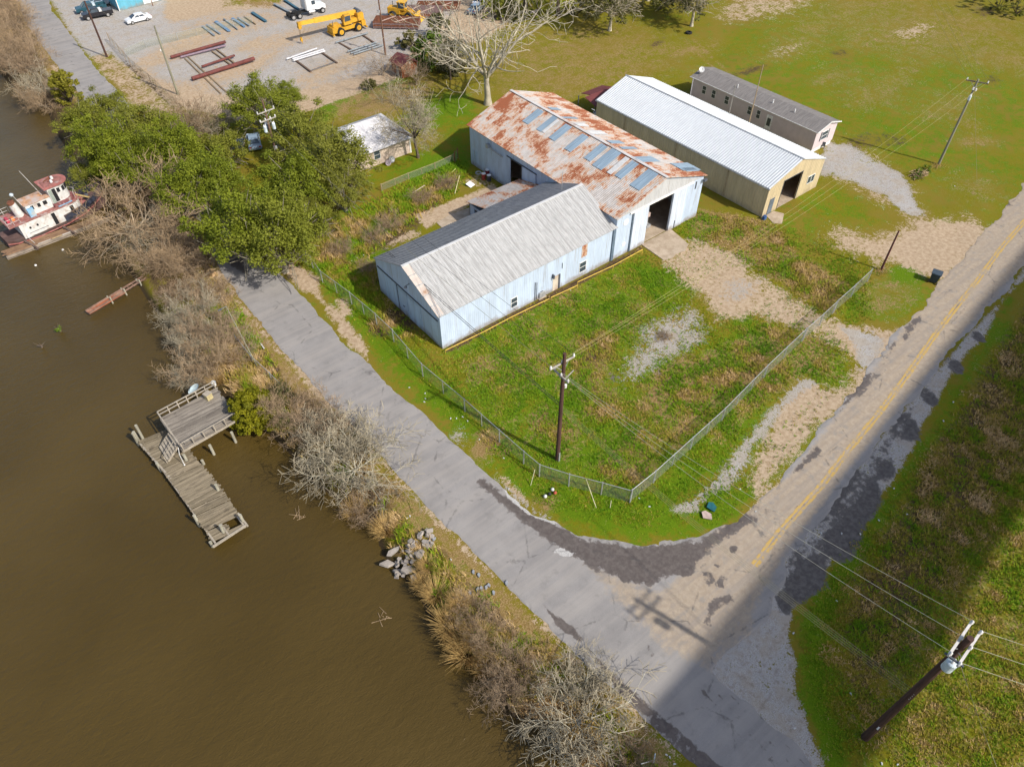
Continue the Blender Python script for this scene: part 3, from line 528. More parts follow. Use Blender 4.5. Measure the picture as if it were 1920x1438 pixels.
def ribbed(name, mat, parent, A, B, C, D, pitch, h, th=.05, top=.35):
    """roof slope: ridge from A to B, eave from D (below A) to C (below B); ribs run down the slope"""
    A, B, C, D = (np.array(p, float) for p in (A, B, C, D)); L = np.linalg.norm(B - A); n = max(1, int(round(L / pitch))); nrm = np.cross(B - A, D - A); nrm /= np.linalg.norm(nrm)
    if nrm[2] < 0: nrm = -nrm
    ts = []; hs = []
    for k in range(n):
        for f, hh in ((0, 0), (.5 - top / 2 - .08, 0), (.5 - top / 2 + .02, h), (.5 + top / 2 - .02, h), (.5 + top / 2 + .08, 0)): ts.append((k + f) / n); hs.append(hh)
    ts.append(1.0); hs.append(0.0); V = []
    for tq, hh in zip(ts, hs):
        a = A + (B - A) * tq; d = D + (C - D) * tq; V += [a + nrm * hh, d + nrm * hh, a - nrm * th, d - nrm * th]
    F = []
    for i in range(len(ts) - 1):
        q = 4 * i; F += [(q, q + 1, q + 5, q + 4), (q + 2, q + 6, q + 7, q + 3), (q, q + 4, q + 6, q + 2), (q + 1, q + 3, q + 7, q + 5)]
    F += [(0, 2, 3, 1), (4 * (len(ts) - 1), 4 * (len(ts) - 1) + 1, 4 * (len(ts) - 1) + 3, 4 * (len(ts) - 1) + 2)]
    return fastmesh(name, np.array(V) - np.array(parent.location), F, mat, parent)

def wallrect(mb, axis, c, a0, a1, z0, z1, holes=(), t=.12, sgn=1):
    """a wall on the plane axis=c from a0 to a1, its thickness behind it; holes (a0,a1,z0,z1) are left open"""
    xs = sorted({a0, a1, *[h[0] for h in holes], *[h[1] for h in holes]}); zs = sorted({z0, z1, *[h[2] for h in holes], *[h[3] for h in holes]})
    for i in range(len(xs) - 1):
        for k in range(len(zs) - 1):
            mx_, mz = (xs[i] + xs[i + 1]) / 2, (zs[k] + zs[k + 1]) / 2
            if any(h[0] < mx_ < h[1] and h[2] < mz < h[3] for h in holes): continue
            if axis == 'y': mb.b2((xs[i], c, zs[k]), (xs[i + 1], c + t * sgn, zs[k + 1]))
            else: mb.b2((c, xs[i], zs[k]), (c + t * sgn, xs[i + 1], zs[k + 1]))
def window(root, axis, c, a0, a1, z0, z1, out=-1, fr=M_WHITE, bars=1, name='window', glass=M_GLASS):
    m = MB(); w = .06; e = c + out * .05; i = c + out * .004
    def bb(x0, x1, y0, y1, d0=i, d1=e):
        if axis == 'y': m.b2((x0, d0, y0), (x1, d1, y1))
        else: m.b2((d0, x0, y0), (d1, x1, y1))
    bb(a0 - w, a0, z0 - w, z1 + w); bb(a1, a1 + w, z0 - w, z1 + w); bb(a0, a1, z1, z1 + w); bb(a0, a1, z0 - w, z0)
    if bars: bb(a0, a1, (z0 + z1) / 2 - .03, (z0 + z1) / 2 + .03)
    f = m.build(name, fr, root, world=True); g = MB(); d0, d1 = c + out * .003, c + out * .03
    if axis == 'y': g.b2((a0 + .002, d0, z0 + .002), (a1 - .002, d1, z1 - .002))
    else: g.b2((d0, a0 + .002, z0 + .002), (d1, a1 - .002, z1 - .002))
    g.v = [(p[0] - root.location[0], p[1] - root.location[1], p[2] - root.location[2]) for p in g.v]; g.build('pane', glass, f); return f

def gable(root, x0, x1, y0, y1, ev, rg, ridge_axis, wm, r1, r2, pitch, h, oh=.25, holesS=(), holesW=(), holesN=(), holesE=(), gable_top=True):
    """ridge_axis 'x' or 'y'. r1 = slope material facing -y / -x, r2 = other"""
    m = MB(); wallrect(m, 'y', y0, x0, x1, 0, ev, holesS); wallrect(m, 'y', y1, x0, x1, 0, ev, holesN, sgn=-1)
    wallrect(m, 'x', x0, y0 + .12, y1 - .12, 0, ev, holesW); wallrect(m, 'x', x1, y0 + .12, y1 - .12, 0, ev, holesE, sgn=-1)
    if ridge_axis == 'x':
        ym = (y0 + y1) / 2
        for a, b in ((x0, x0 + .12), (x1 - .12, x1)): m.prism([(y0, ev), (y1, ev), (ym, rg)], 'x', a, b)
        m.build('wall', wm, root, world=True); k = (rg - ev) / (ym - y0)
        ribbed('roof', r1, root, (x0 - oh, ym, rg + .07), (x1 + oh, ym, rg + .07), (x1 + oh, y0 - oh, ev - k * oh + .07), (x0 - oh, y0 - oh, ev - k * oh + .07), pitch, h)
        ribbed('roof', r2, root, (x0 - oh, ym, rg + .07), (x1 + oh, ym, rg + .07), (x1 + oh, y1 + oh, ev - k * oh + .07), (x0 - oh, y1 + oh, ev - k * oh + .07), pitch, h)
    else:
        xm = (x0 + x1) / 2
        for a, b in ((y0, y0 + .12), (y1 - .12, y1)): m.prism([(x0, ev), (x1, ev), (xm, rg)], 'y', a, b)
        m.build('wall', wm, root, world=True); k = (rg - ev) / (xm - x0)
        ribbed('roof', r1, root, (xm, y0 - oh, rg + .07), (xm, y1 + oh, rg + .07), (x0 - oh, y1 + oh, ev - k * oh + .07), (x0 - oh, y0 - oh, ev - k * oh + .07), pitch, h)
        ribbed('roof', r2, root, (xm, y0 - oh, rg + .07), (xm, y1 + oh, rg + .07), (x1 + oh, y1 + oh, ev - k * oh + .07), (x1 + oh, y0 - oh, ev - k * oh + .07), pitch, h)
    return k

# ---- front warehouse
W1 = thing("warehouse", (0, 0, 0), "long pale blue warehouse under a streaky white corrugated roof, nearest the street", "warehouse")
gable(W1, 0, 24.55, 0, 12.3, 4.55, 7.1, 'x', M_BLUEW, M_ROOFW, M_ROOFG, .30, .045, .18, holesS=((9.1, 10.0, .7, 2.0),))  # back slope gets the darker grey since it faces off the sun
m = MB(); m.beam((-.2, 6.15, 7.20), (24.75, 6.15, 7.20), .34, .04); m.build('ridge_cap', M_SKYLW, W1)
m = MB()
for k in range(5):
    f0, f1 = k / 5 + .01, (k + 1) / 5 - .01; p0 = Vector((.2, 6.1 - 6.2 * f0, 7.2 - 2.6 * f0)); p1 = Vector((.2, 6.1 - 6.2 * f1, 7.2 - 2.6 * f1)); m.beam(p0, p1, .85, .03)
m.build('roof_edge_patch', simple("pinkish_patch_sheet", (.56, .48, .42), .6, .1, 1, dirt=(.35, .2, .12), dirt_amt=.2), W1)
for a0, a1, z0, z1 in ((9.15, 9.95, .75, 1.95), (19.15, 20.1, .7, 2.0)): window(W1, 'y', -.0, a0, a1, z0, z1)
m = MB(); m.b2((15.1, -.03, .05), (15.9, -.004, 2.0)); m.build('door', simple("cream_door", (.62, .55, .45), .6, .15, 1, dirt=(.35, .18, .1)), W1)
m = MB(); m.b2((15.95, -.10, .05), (16.15, -.005, 2.05)); m.b2((14.95, -.35, 2.0), (15.1, -.005, 2.5)); m.build('door_frame', M_DKGREY, W1)
m = MB(); m.b2((19.3, -.02, 2.7), (20.15, -.004, 4.3)); m.build('rusty_wall_panel', M_RUSTROOF2, W1)
for xq, z0q, z1q, rq in ((12.5, .1, 2.6, .04), (12.75, .1, 2.5, .025), (16.4, 2.7, 3.4, .03)): m = MB(); m.tube((xq, -.06, z0q), (xq, -.06, z1q), rq); m.build('conduit', M_DKGREY, W1)
m = MB(); m.b2((24.05, -.16, .1), (24.45, -.004, 4.4)); m.build('downpipe', simple("blue_grey_downpipe", (.13, .18, .24), .5), W1)
m = MB(); m.b2((-.10, .35, 3.62), (-.01, 12.0, 3.74)); m.b2((-.07, 4.0, 3.3), (-.01, 8.6, 3.36)); m.build('door_track', M_DKGREY, W1)
M_BLUED = paint_metal("blue_door_metal", (.48, .60, .75), .5, rust_lo=.8, ribs=.3)
for y0, y1 in ((8.25, 10.6), (6.25, 8.0), (3.6, 6.15)):
    m = MB(); m.b2((-.07, y0, .1), (-.015, y1, 3.6)); d = m.build('sliding_door', M_BLUED, W1)
    if y0 == 6.25: h = MB(); h.box((-.10, 7.0, 1.3), (.06, .3, .08)); h.build('handle', M_DKGREY, d)
m = MB(); m.b2((-.012, 8.02, .1), (-.003, 8.23, 3.6)); m.build('dark_door_strip', M_DARK, W1)  # solid dark strip stands for the shade between two doors
m = MB(); m.tube((-.01, 5.3, 5.4), (-.45, 5.3, 5.3), .04); m.lathe([(.04, .0), (.16, -.12), (.17, -.2)], (-.5, 5.3, 5.32), 10); m.build('gable_lamp', M_DKGREY, W1)
m = MB(); m.tube((22.6, 7.4, 6.6), (22.6, 7.4, 9.0), .035); m.tube((22.4, 7.2, 8.7), (22.8, 7.6, 8.7), .02); m.build('vent_pipe', M_GALV, W1)
# ---- rusted warehouse
W2 = thing("warehouse", (24.6, 0, 0), "tall pale blue warehouse with a rust blotched roof, its big end door open", "warehouse")
gable(W2, 24.6, 39.3, .0, 28.4, 5.8, 8.25, 'y', M_BLUEW, M_RUSTROOF, M_RUSTROOF, .26, .03, .3, holesS=((29.75, 33.9, 0, 5.45),), holesW=((17.1, 19.6, 0, 4.7),))
m = MB(); m.beam((31.95, -.3, 8.36), (31.95, 28.7, 8.36), .42, .04); m.build('ridge_cap', simple("ridge_sheet", (.6, .57, .55), .5, .1, 1, dirt=(.4, .2, .1), dirt_amt=.2), W2, world=True)
kk = (8.25 - 5.8) / 7.35
def onroof(px, py, front=True):
    return PL(px, py, (-kk, 0, 1) if front else (kk, 0, 1), 8.36 - kk * 31.95 if front else 8.36 + kk * 31.95)
def roofpanel(a, b, w, mat, front=True):
    A = onroof(*a, front); B = onroof(*b, front); x0, x1 = A[0], B[0]; y = (A[1] + B[1]) / 2; s = -1 if front else 1
    z = lambda x: 8.36 - abs(x - 31.95) * kk
    m = MB(); m.beam((x0, y, z(x0) + .03), (x1, y, z(x1) + .03), w, .03)
    if w > 1: m.beam((x0, y, z(x0) + .06), (x1, y, z(x1) + .06), .08, .05)
    m.build('roof_panel', mat, W2, world=True)
for a, b, w, mt in (((1014, 207), (985, 231), 1.2, M_SKYL), ((1040, 219), (1011, 246), .9, M_SKYL), ((1046, 225), (1019, 249), .45, M_SKYLW), ((1067, 236), (1034, 262), 1.2, M_SKYL), ((1099, 255), (1063, 282), 1.2, M_SKYL),
                    ((1132, 272), (1102, 301), 1.15, M_SKYL), ((1156, 283), (1119, 315), 1.6, M_SKYL), ((1190, 304), (1160, 334), 1.1, M_SKYL), ((1178, 297), (1140, 325), .7, M_SKYLW), ((1225, 322), (1190, 353), 1.6, M_SKYL)): roofpanel(a, b, w, mt)
for a, b, w, mt in (((1028, 203), (1050, 206), .9, M_SKYL), ((1053, 220), (1084, 223), .6, M_SKYL), ((1078, 233), (1102, 236), 1.2, M_SKYLW), ((1103, 248), (1135, 250), 1.4, M_SKYLW), ((1140, 266), (1168, 268), 1.0, M_SKYL), ((1162, 277), (1194, 279), .7, M_SKYL),
                    ((1190, 298), (1232, 300), 1.6, M_SKYL), ((1258, 308), (1312, 318), 2.2, M_SKYL), ((1275, 315), (1313, 322), 1.0, M_SKYL), ((1090, 195), (1135, 218), .6, M_SKYLW)): roofpanel(a, b, w, mt, False)
m = MB(); m.b2((26.6, -.16, 5.46), (37.4, -.02, 5.66)); m.build('door_track', M_WHITE, W2, world=True)
m = MB(); m.prism([(25.3, 5.68), (38.6, 5.68), (31.95, 7.98)], 'y', -.05, -.012); m.build('gable_panel', paint_metal("grey_white_gable_metal", (.52, .53, .54), .3, rust_lo=.7, grime=0), W2, world=True)
for x0, x1 in ((27.3, 29.72), (33.95, 36.3)):
    m = MB(); m.b2((x0, -.12, .08), (x1, -.05, 5.5)); m.build('sliding_door', paint_metal("pale_door_metal_%d" % x0, (.62, .69, .80), .35, rust_lo=.74), W2, world=True)
m = MB(); m.b2((27.05, -.14, .1), (27.25, -.01, 5.6)); m.build('door_edge', simple("blue_grey_trim", (.12, .16, .21), .5), W2, world=True)
for cx, cz, rr in ((26.1, 4.6, .42), (26.2, 1.5, .28)):
    m = MB(); m.tube((cx, -.03, cz), (cx, -.006, cz), rr, n=20); m.build('round_plate', M_WHITE, W2, world=True)
m = MB(); m.b2((37.9, -.05, 4.4), (38.1, -.01, 5.4)); m.build('wall_slot', M_DKGREY, W2, world=True)
m = MB(); m.b2((34.9, -.18, .1), (35.0, -.13, 1.2)); m.build('door_latch', M_DKGREY, W2, world=True)
m = MB(); m.b2((39.35, 1.0, 2.0), (40.6, 3.2, 2.12)); m.b2((39.32, 1.1, 0.05), (40.4, 3.1, 1.98)); m.build('side_locker', M_BLUEW, W2, world=True)
m = MB(); m.box((39.2, -.35, 5.3), (.5, .3, .25)); m.build('corner_lamp', M_DKGREY, W2, world=True)
m = MB(); m.b2((24.75, .15, -.02), (39.15, 28.2, .04)); m.build('floor', M_CONC, W2, world=True)
m = MB()
for y in (1.2, 7, 13, 19, 25):
    m.beam((24.8, y, 5.6), (39.1, y, 5.6), .1, .12); m.beam((24.8, y, 5.6), (31.95, y, 8.0), .1, .12); m.beam((31.95, y, 8.0), (39.1, y, 5.6), .1, .12)
    for q in (-1, 1):
        for d in (1.8, 3.6, 5.4): m.beam((31.95 + q * d, y, 5.6), (31.95 + q * (d - 1.2), y, 8.0 - abs(d - 1.2) * .32), .06, .06)
m.build('roof_truss', M_WHITE, W2, world=True)
m = MB(); m.b2((24.48, 14.2, 4.72), (24.56, 20.2, 4.84)); m.b2((24.40, 17.0, .05), (24.44, 17.1, 4.7)); m.build('door_track', M_DKGREY, W2, world=True)
m = MB(); m.b2((24.47, 14.3, .1), (24.53, 17.0, 4.7)); m.build('sliding_door', M_BLUED, W2, world=True)
m = MB(); m.tube((24.35, 23.9, 4.5), (24.35, 20.9, 4.35), .09); m.box((24.3, 24.0, 4.65), (.4, .45, .5)); m.build('exhaust_duct', M_GALV, W2, world=True)
m = MB(); m.b2((24.54, 26.9, 1.1), (24.585, 28.0, 2.5)); m.build('hatch', M_BLUED, W2, world=True)
# drill press and workshop machine just inside the door
T = thing("workshop_machine", (32.6, 2.3, .04), "pale metal machine with a long arm standing just inside the open warehouse door", "machine")
m = MB(); m.box((0, 0, .2), (.7, .9, .4)); m.tube((0, 0, .4), (0, 0, 1.6), .16, .13, 12); m.build('base', M_GALV, T, bevel=.02)
m = MB(); m.box((0, 0, 1.75), (.5, .5, .6)); m.build('head', simple("pinkish_machine_paint", (.5, .4, .36), .5), T, bevel=.05); m = MB(); m.beam((0, 0, 2.0), (-1.6, .1, 2.1), .12, .12); m.build('arm', M_WHITE, T)
# ---- lean-to shed
W3 = thing("lean_to_shed", (15.9, 12.35, 0), "low lean-to with blotchy rusted roof behind the white roofed warehouse", "shed")
m = MB(); wallrect(m, 'x', 16.2, 12.45, 17.2, 0, 2.5, ((13.2, 16.2, 0, 2.2),)); wallrect(m, 'y', 17.2, 16.2, 24.5, 0, 2.5, (), sgn=-1); m.build('wall', M_BLUEW, W3, world=True)
ribbed('roof', M_RUSTROOF2, W3, (15.9, 12.6, 3.95), (24.5, 12.6, 3.95), (24.5, 17.5, 2.72), (15.9, 17.5, 2.72), .26, .03)
# ---- beige hall
W4 = thing("metal_hall", (45.5, -5.5, 0), "long tan ribbed metal hall under a clean white standing seam roof, its end door open", "building")
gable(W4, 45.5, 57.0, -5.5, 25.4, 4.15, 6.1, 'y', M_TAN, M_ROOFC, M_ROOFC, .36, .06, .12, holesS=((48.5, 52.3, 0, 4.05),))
m = MB(); m.beam((51.25, -5.75, 6.22), (51.25, 25.65, 6.22), .22, .03); m.build('ridge_cap', M_GALV, W4, world=True)
window(W4, 'y', -5.5, 54.2, 55.6, 1.5, 2.5, bars=0); m = MB(); m.b2((54.86, -5.56, 1.5), (54.94, -5.51, 2.5)); m.build('window_post', M_WHITE, W4, world=True)
m = MB(); m.b2((46.4, -5.56, .05), (47.3, -5.504, 2.25)); m.build('door', simple("slate_door", (.13, .16, .2), .4), W4, world=True)
m = MB(); m.b2((45.7, -5.4, -.02), (56.8, 25.2, .05)); m.build('floor', M_CONC, W4, world=True)
m = MB(); m.b2((48.4, -2.2, .05), (53.0, -2.1, 3.6)); m.build('inner_wall', simple("plywood_board", (.40, .22, .13), .8, .2, 1), W4, world=True)
m = MB(); m.b2((48.42, -5.54, .05), (48.5, -5.45, 4.1)); m.b2((52.3, -5.54, .05), (52.38, -5.45, 4.1)); m.b2((48.42, -5.54, 4.06), (52.38, -5.45, 4.14)); m.build('door_frame', M_DKGREY, W4, world=True)
m = MB(); m.b2((45.28, -5.7, 4.0), (45.40, 25.6, 4.12)); m.build('gutter', M_GALV, W4, world=True)
for y in (0.8, 9.7, 19.5):
    m = MB(); m.tube((45.38, y, .1), (45.38, y, 4.0), .05); m.build('downpipe', simple("tan_downpipe_%d" % y, (.42, .33, .22), .6), W4, world=True)
# ---- mobile home
W5 = thing("mobile_home", (63.8, .2, 0), "long grey-pink mobile home under a low dark shingle roof beyond the tan hall", "mobile home")
M_SIDING = simple("pinkish_vinyl_siding", (.60, .52, .53), .6, .06, 1, bump=0)
m = MB(); m.b2((63.8, .2, .6), (68.7, 23.0, 3.35)); m.prism([(63.8, 3.35), (68.7, 3.35), (66.25, 4.05)], 'y', .2, 23.0); m.build('wall', M_SIDING, W5, world=True)
m = MB(); m.b2((63.9, .3, 0), (68.6, 22.9, .62)); m.build('skirting', M_WHITE, W5, world=True)
ribbed('roof', M_SHING, W5, (66.25, -.1, 4.15), (66.25, 23.3, 4.15), (63.5, 23.3, 3.4), (63.5, -.1, 3.4), .9, .01); ribbed('roof', M_SHING, W5, (66.25, -.1, 4.15), (66.25, 23.3, 4.15), (69.0, 23.3, 3.4), (69.0, -.1, 3.4), .9, .01)
m = MB(); m.b2((63.44, -.15, 3.32), (63.5, 23.35, 3.42)); m.beam((63.46, -.14, 3.38), (66.25, -.14, 4.14), .06, .14); m.beam((66.25, -.14, 4.14), (69.04, -.14, 3.38), .06, .14); m.build('fascia', M_WHITE, W5, world=True)
for y0, y1 in ((20.1, 20.75), (18.2, 18.85), (15.6, 16.3), (11.3, 11.95), (9.7, 10.3)): window(W5, 'x', 63.8, y0, y1, 1.6, 2.75)
m = MB(); m.b2((63.74, 7.5, .7), (63.79, 8.5, 2.8)); d = m.build('door', M_WHITE, W5, world=True); g = MB(); g.b2((-.075, 7.5, 1.2), (-.062, 8.1, 2.35)); g.build('door_pane', M_GLASS, d)
window(W5, 'y', .2, 65.35, 66.75, 1.6, 2.75)
for xq in (65.05, 66.83): m = MB(); m.b2((xq, .14, 1.5), (xq + .22, .19, 2.85)); m.build('shutter', M_DKGREY, W5, world=True)
for y in (5.2, 9.0, 15.5):
    m = MB(); m.tube((65.2, y, 3.8), (65.2, y, 4.35), .08, n=8); m.build('roof_vent', M_WHITE, W5, world=True)
def dish(name, loc, r, label, rz=0.0, tilt=.7, mat=None, pole=.6):
    T = thing(name, loc, label, "satellite dish", rz=rz); R = Matrix.Rotation(tilt, 3, 'Y')
    m = MB(); m.tube((0, 0, 0), (0, 0, pole), .04); m.build('pole', M_GALV, T)
    m = MB(); m.lathe([(.02, 0), (r * .5, r * .05), (r * .8, r * .15), (r, r * .27), (r * 1.02, r * .28), (r * .8, r * .12), (.02, -.03)], (0, 0, pole), 20, R); m.build('dish', mat or M_WHITE, T, smooth=False)
    m = MB(); m.tube(Vector((0, 0, pole)) + R @ Vector((r * .9, 0, r * .2)), Vector((0, 0, pole)) + R @ Vector((0, 0, r * .9)), .02); m.box(Vector((0, 0, pole)) + R @ Vector((0, 0, r * .9)), (.1, .1, .12)); m.build('feed_arm', M_DKGREY, T); return T
dish("satellite_dish", (64.9, 22.4, 3.78), .42, "white satellite dish on the far end of the mobile home roof", 3.9, .9)
# ---- small house, shed, carport, blue hall
t, c = roof_mat("pale_house_roof", (.52, .51, .53), (.66, .65, .66), 0, stain=(.4, .36, .34), streak=.3); M_ROOFH = t.fin(c, .55)
t = NT("cream_brick"); b = t.n("ShaderNodeTexBrick"); t.put(b.inputs[0], t.map(rot=(math.pi / 2, 0, 0))); b.inputs["Scale"].default_value = 4; t.put(b.inputs[1], (.55, .42, .32)); t.put(b.inputs[2], (.62, .5, .4)); t.put(b.inputs[3], (.5, .45, .4))
M_CREAM = t.fin(t.mix(t.step(t.noise(2), .35, .7), b.outputs[0], (.62, .5, .42)), .85)
W6 = thing("small_house", (9.5, 36.3, 0), "small cream brick house with a pale hipped roof, half under the oaks", "house")
m = MB(); m.b2((9.5, 36.4, 0), (19.8, 44.3, 2.45)); m.build('wall', M_CREAM, W6, world=True)
def slope(name, pts, mat, root, th=.08):
    m = MB(); P = [Vector(p) for p in pts]; n = len(P); m.add([p for p in P] + [p - Vector((0, 0, th)) for p in P], [tuple(range(n)), tuple(range(2 * n - 1, n - 1, -1))] + [(k, (k + 1) % n, n + (k + 1) % n, n + k) for k in range(n)]); return m.build(name, mat, root, world=True)
xa, xb, ya, yb, ze, zr = 9.0, 20.3, 35.8, 44.9, 2.5, 4.7
ra, rb = (12.6, 40.35, zr), (17.2, 40.35, zr)
slope('roof', [(xa, ya, ze), (xb, ya, ze), rb, ra], M_ROOFH, W6); slope('roof', [(xb, ya, ze), (xb, yb, ze), rb], M_ROOFH, W6); slope('roof', [(xb, yb, ze), (xa, yb, ze), ra, rb], M_ROOFH, W6); slope('roof', [(xa, yb, ze), (xa, ya, ze), ra], M_ROOFH, W6)
window(W6, 'y', 36.4, 13.9, 14.8, .9, 2.1); m = MB(); m.b2((19.62, 36.33, 0), (19.84, 36.39, 2.4)); m.build('corner_board', M_WHITE, W6, world=True)
dish("satellite_dish", (16.1, 35.7, 0), .45, "grey satellite dish against the wall of the small cream house", -1.5, 1.1, M_GALV, .5)
dish("satellite_dish", (15.4, 35.5, 0), .42, "darker satellite dish low beside the grey one at the cream house", -1.7, 1.2, simple("dull_mauve_metal", (.3, .25, .28), .6), .35)
W7 = thing("tin_shed", (31.9, 57.6, 0), "little dark red roofed tin shed with rusty walls beside the steel yard", "shed")
m = MB(); m.b2((31.9, 57.6, 0), (34.9, 60.8, 2.1)); m.prism([(31.9, 2.1), (34.9, 2.1), (33.4, 2.9)], 'y', 57.6, 60.8); m.build('wall', rusted("rust_streaked_tin", 1, .12, ((.5, .48, .45), (.65, .62, .6))), W7, world=True)
for s, x in ((0, 31.6), (1, 35.2)): slope('roof', [(33.4, 57.3, 3.0), (33.4, 61.1, 3.0), (x, 61.1, 2.1), (x, 57.3, 2.1)], M_ROOFR, W7)
m = MB(); m.b2((31.86, 58.5, .1), (31.89, 59.3, 1.9)); m.build('door', M_GALV, W7, world=True)
W8 = thing("carport", (46.4, 26.4, 0), "dark red roofed open shelter behind the tan hall", "carport")
m = MB()
for x, y in ((46.7, 27.0), (51.0, 27.0), (46.7, 30.6), (51.0, 30.6)): m.tube((x, y, 0), (x, y, 2.6), .07)
m.build('post', M_DKGREY, W8, world=True)
slope('roof', [(46.2, 26.3, 2.6), (51.8, 26.3, 2.6), (51.8, 28.7, 3.2), (46.2, 28.7, 3.2)], M_ROOFR, W8); slope('roof', [(47.4, 30.8, 2.7), (51.8, 30.8, 2.7), (51.8, 28.7, 3.2), (47.4, 28.7, 3.2)], M_ROOFR, W8)
for nm, x, y, d, lab, mt in (("storage_tank", 47.2, 26.9, .75, "grey cylindrical tank under the red roofed shelter", M_GALV), ("workbench", 49.3, 27.2, .9, "dark cluttered workbench under the red roofed shelter", M_DKGREY)):
    T = thing(nm, (x, y, 0), lab, "tank" if 'tank' in nm else "workbench"); m = MB()
    if 'tank' in nm: m.lathe([(.55, 0), (.6, .1), (.6, 1.2), (.4, 1.4)], n=16); m.build('body', mt, T); m = MB(); m.tube((0, 0, 1.4), (0, 0, 1.6), .12); m.build('cap', M_DKGREY, T)
    else:
        m.box((0, 0, .85), (1.6, .7, .08)); m.build('top', mt, T); m = MB(); [m.box((sx * .7, sy * .28, .4), (.08, .08, .8)) for sx in (-1, 1) for sy in (-1, 1)]; m.build('leg', mt, T); m = MB(); m.box((.2, 0, 1.05), (.5, .4, .3)); m.build('toolbox', M_GALV, T, bevel=.03)
c0 = G(225, 22); c1 = G(292, 4); d = c1 - c0; ang = math.atan2(d[1], d[0]); L = 14
M_TEAL = paint_metal("turquoise_metal", (.13, .42, .55), .5, rust_lo=.8)
W9 = thing("metal_hall", (c0[0], c0[1], 0), "turquoise metal building at the top edge behind the white sedan", "building", rz=ang)
m = MB(); m.b2((0, 0, 0), (L, 9, 4.2)); m.prism([(0, 4.2), (9, 4.2), (4.5, 5.6)], 'x', 0, L); m.build('wall', M_TEAL, W9)
m = MB(); m.b2((-.1, -.1, 0), (.06, .06, 4.2)); m.build('corner_trim', M_WHITE, W9); m = MB(); m.add([(-.3, -.3, 4.15), (L + .3, -.3, 4.15), (L + .3, 4.5, 5.75), (-.3, 4.5, 5.75), (-.3, 9.3, 4.15), (L + .3, 9.3, 4.15)], [(0, 1, 2, 3), (3, 2, 5, 4)]); m.build('roof', M_ROOFG, W9)
m = MB(); m.b2((5, -.05, .1), (8, -.01, 3.4)); m.build('roller_door', M_WHITE, W9)
# ------------------------------------------------------------------ vegetation
def tubes(S, n=3):
    """S: rows p0(3) p1(3) r0 r1 -> vertices, quads (open prisms, vectorised)"""
    S = np.asarray(S, float); p0, p1, r0, r1 = S[:, :3], S[:, 3:6], S[:, 6], S[:, 7]; d = p1 - p0; d /= np.maximum(np.linalg.norm(d, axis=1), 1e-9)[:, None]
    h = np.where(np.abs(d[:, 2:3]) > .9, np.array([[1., 0, 0]]), np.array([[0, 0, 1.]])); a = np.cross(d, h); a /= np.linalg.norm(a, axis=1)[:, None]; b = np.cross(d, a)
    V = np.zeros((len(S), 2 * n, 3))
    for k in range(n):
        t = 2 * math.pi * k / n; o = a * math.cos(t) + b * math.sin(t); V[:, k] = p0 + o * r0[:, None]; V[:, n + k] = p1 + o * r1[:, None]
    base = (np.arange(len(S)) * 2 * n)[:, None, None]; f = np.array([[k, (k + 1) % n, n + (k + 1) % n, n + k] for k in range(n)])[None]
    return V.reshape(-1, 3), (base + f).reshape(-1, 4)
def unit(v): return v / max(np.linalg.norm(v), 1e-9)
def branchy(seed, H, spread=.9, limbs=7, trunk=.35, r0=.16, depth=3, twig=3, up=.25, lean=(0, 0), droop=0.0, minr=.010, first=.3, wig=.32):
    """skeleton of a bare tree: returns (thick segments, twig segments, tips)"""
    R = np.random.RandomState(seed); thick = []; thin = []; tips = []
    def go(p, d, L, r, lv):
        n = 4 if lv < depth else 3; q = p.copy(); dd = d.copy(); st = L / n
        for i in range(n):
            dd = unit(dd + R.randn(3) * wig * (.5 + .35 * lv) * .5 + np.array([0, 0, up * .22 - droop * lv * .12])); q2 = q + dd * st
            ra = max(minr, r * (1 - .75 * i / n)); rb = max(minr, r * (1 - .75 * (i + 1) / n)); (thick if lv <= 1 else thin).append([*q, *q2, ra, rb]); q = q2
            if lv < depth:
                for _ in range(twig if lv else 2):
                    if R.rand() < (.82 if lv < 1 else .68):
                        sd = unit(np.cross(dd, R.randn(3))); nd = unit(dd * (.55 + .3 * R.rand()) + sd * (.6 + .5 * R.rand()) + np.array([0, 0, .05])); go(q, nd, L * (.42 + .3 * R.rand()), rb * .62, lv + 1)
        tips.append(q)
    p = np.zeros(3); d = unit(np.array([lean[0], lean[1], 1.])); T = H * trunk; k = 4
    for i in range(k):
        d2 = unit(d + R.randn(3) * .06); q = p + d2 * T / k; thick.append([*p, *q, r0 * (1.25 - .1 * i) * (1.3 if i == 0 else 1), r0 * (1.15 - .1 * i)]); p = q
        if i >= 1 and first < .5: pass
    for i in range(limbs):
        a = 2 * math.pi * (i + R.rand() * .7) / limbs; el = (.35 + .8 * R.rand()) if spread < 1.2 else (.1 + .7 * R.rand())
        nd = unit(np.array([math.cos(a) * spread, math.sin(a) * spread, math.sin(el) * 1.1])); s = p * (first + (1 - first) * R.rand()); go(s, nd, (H - T) * (.55 + .35 * R.rand()), r0 * .55, 0)
    return thick, thin, np.array(tips)
M_BARKG = simple("pale_grey_bark", (.52, .49, .38), .9, .25, 2.0, dirt=(.25, .22, .17), dirt_amt=.2); M_BARKB = simple("brown_bark", (.38, .30, .21), .9, .25, 2); M_TWIGG = simple("pale_twigs", (.33, .285, .20), .9, .2, .8); M_TWIGB = simple("brown_twigs", (.33, .235, .14), .9, .25, .8)
M_BARKD = simple("dark_bark", (.13, .10, .075), .9, .25, 2); M_TWIGL = simple("bleached_branches", (.47, .42, .32), .9, .2, .8); M_TWIGP = simple("mauve_brown_twigs", (.30, .215, .135), .9, .25, .7)
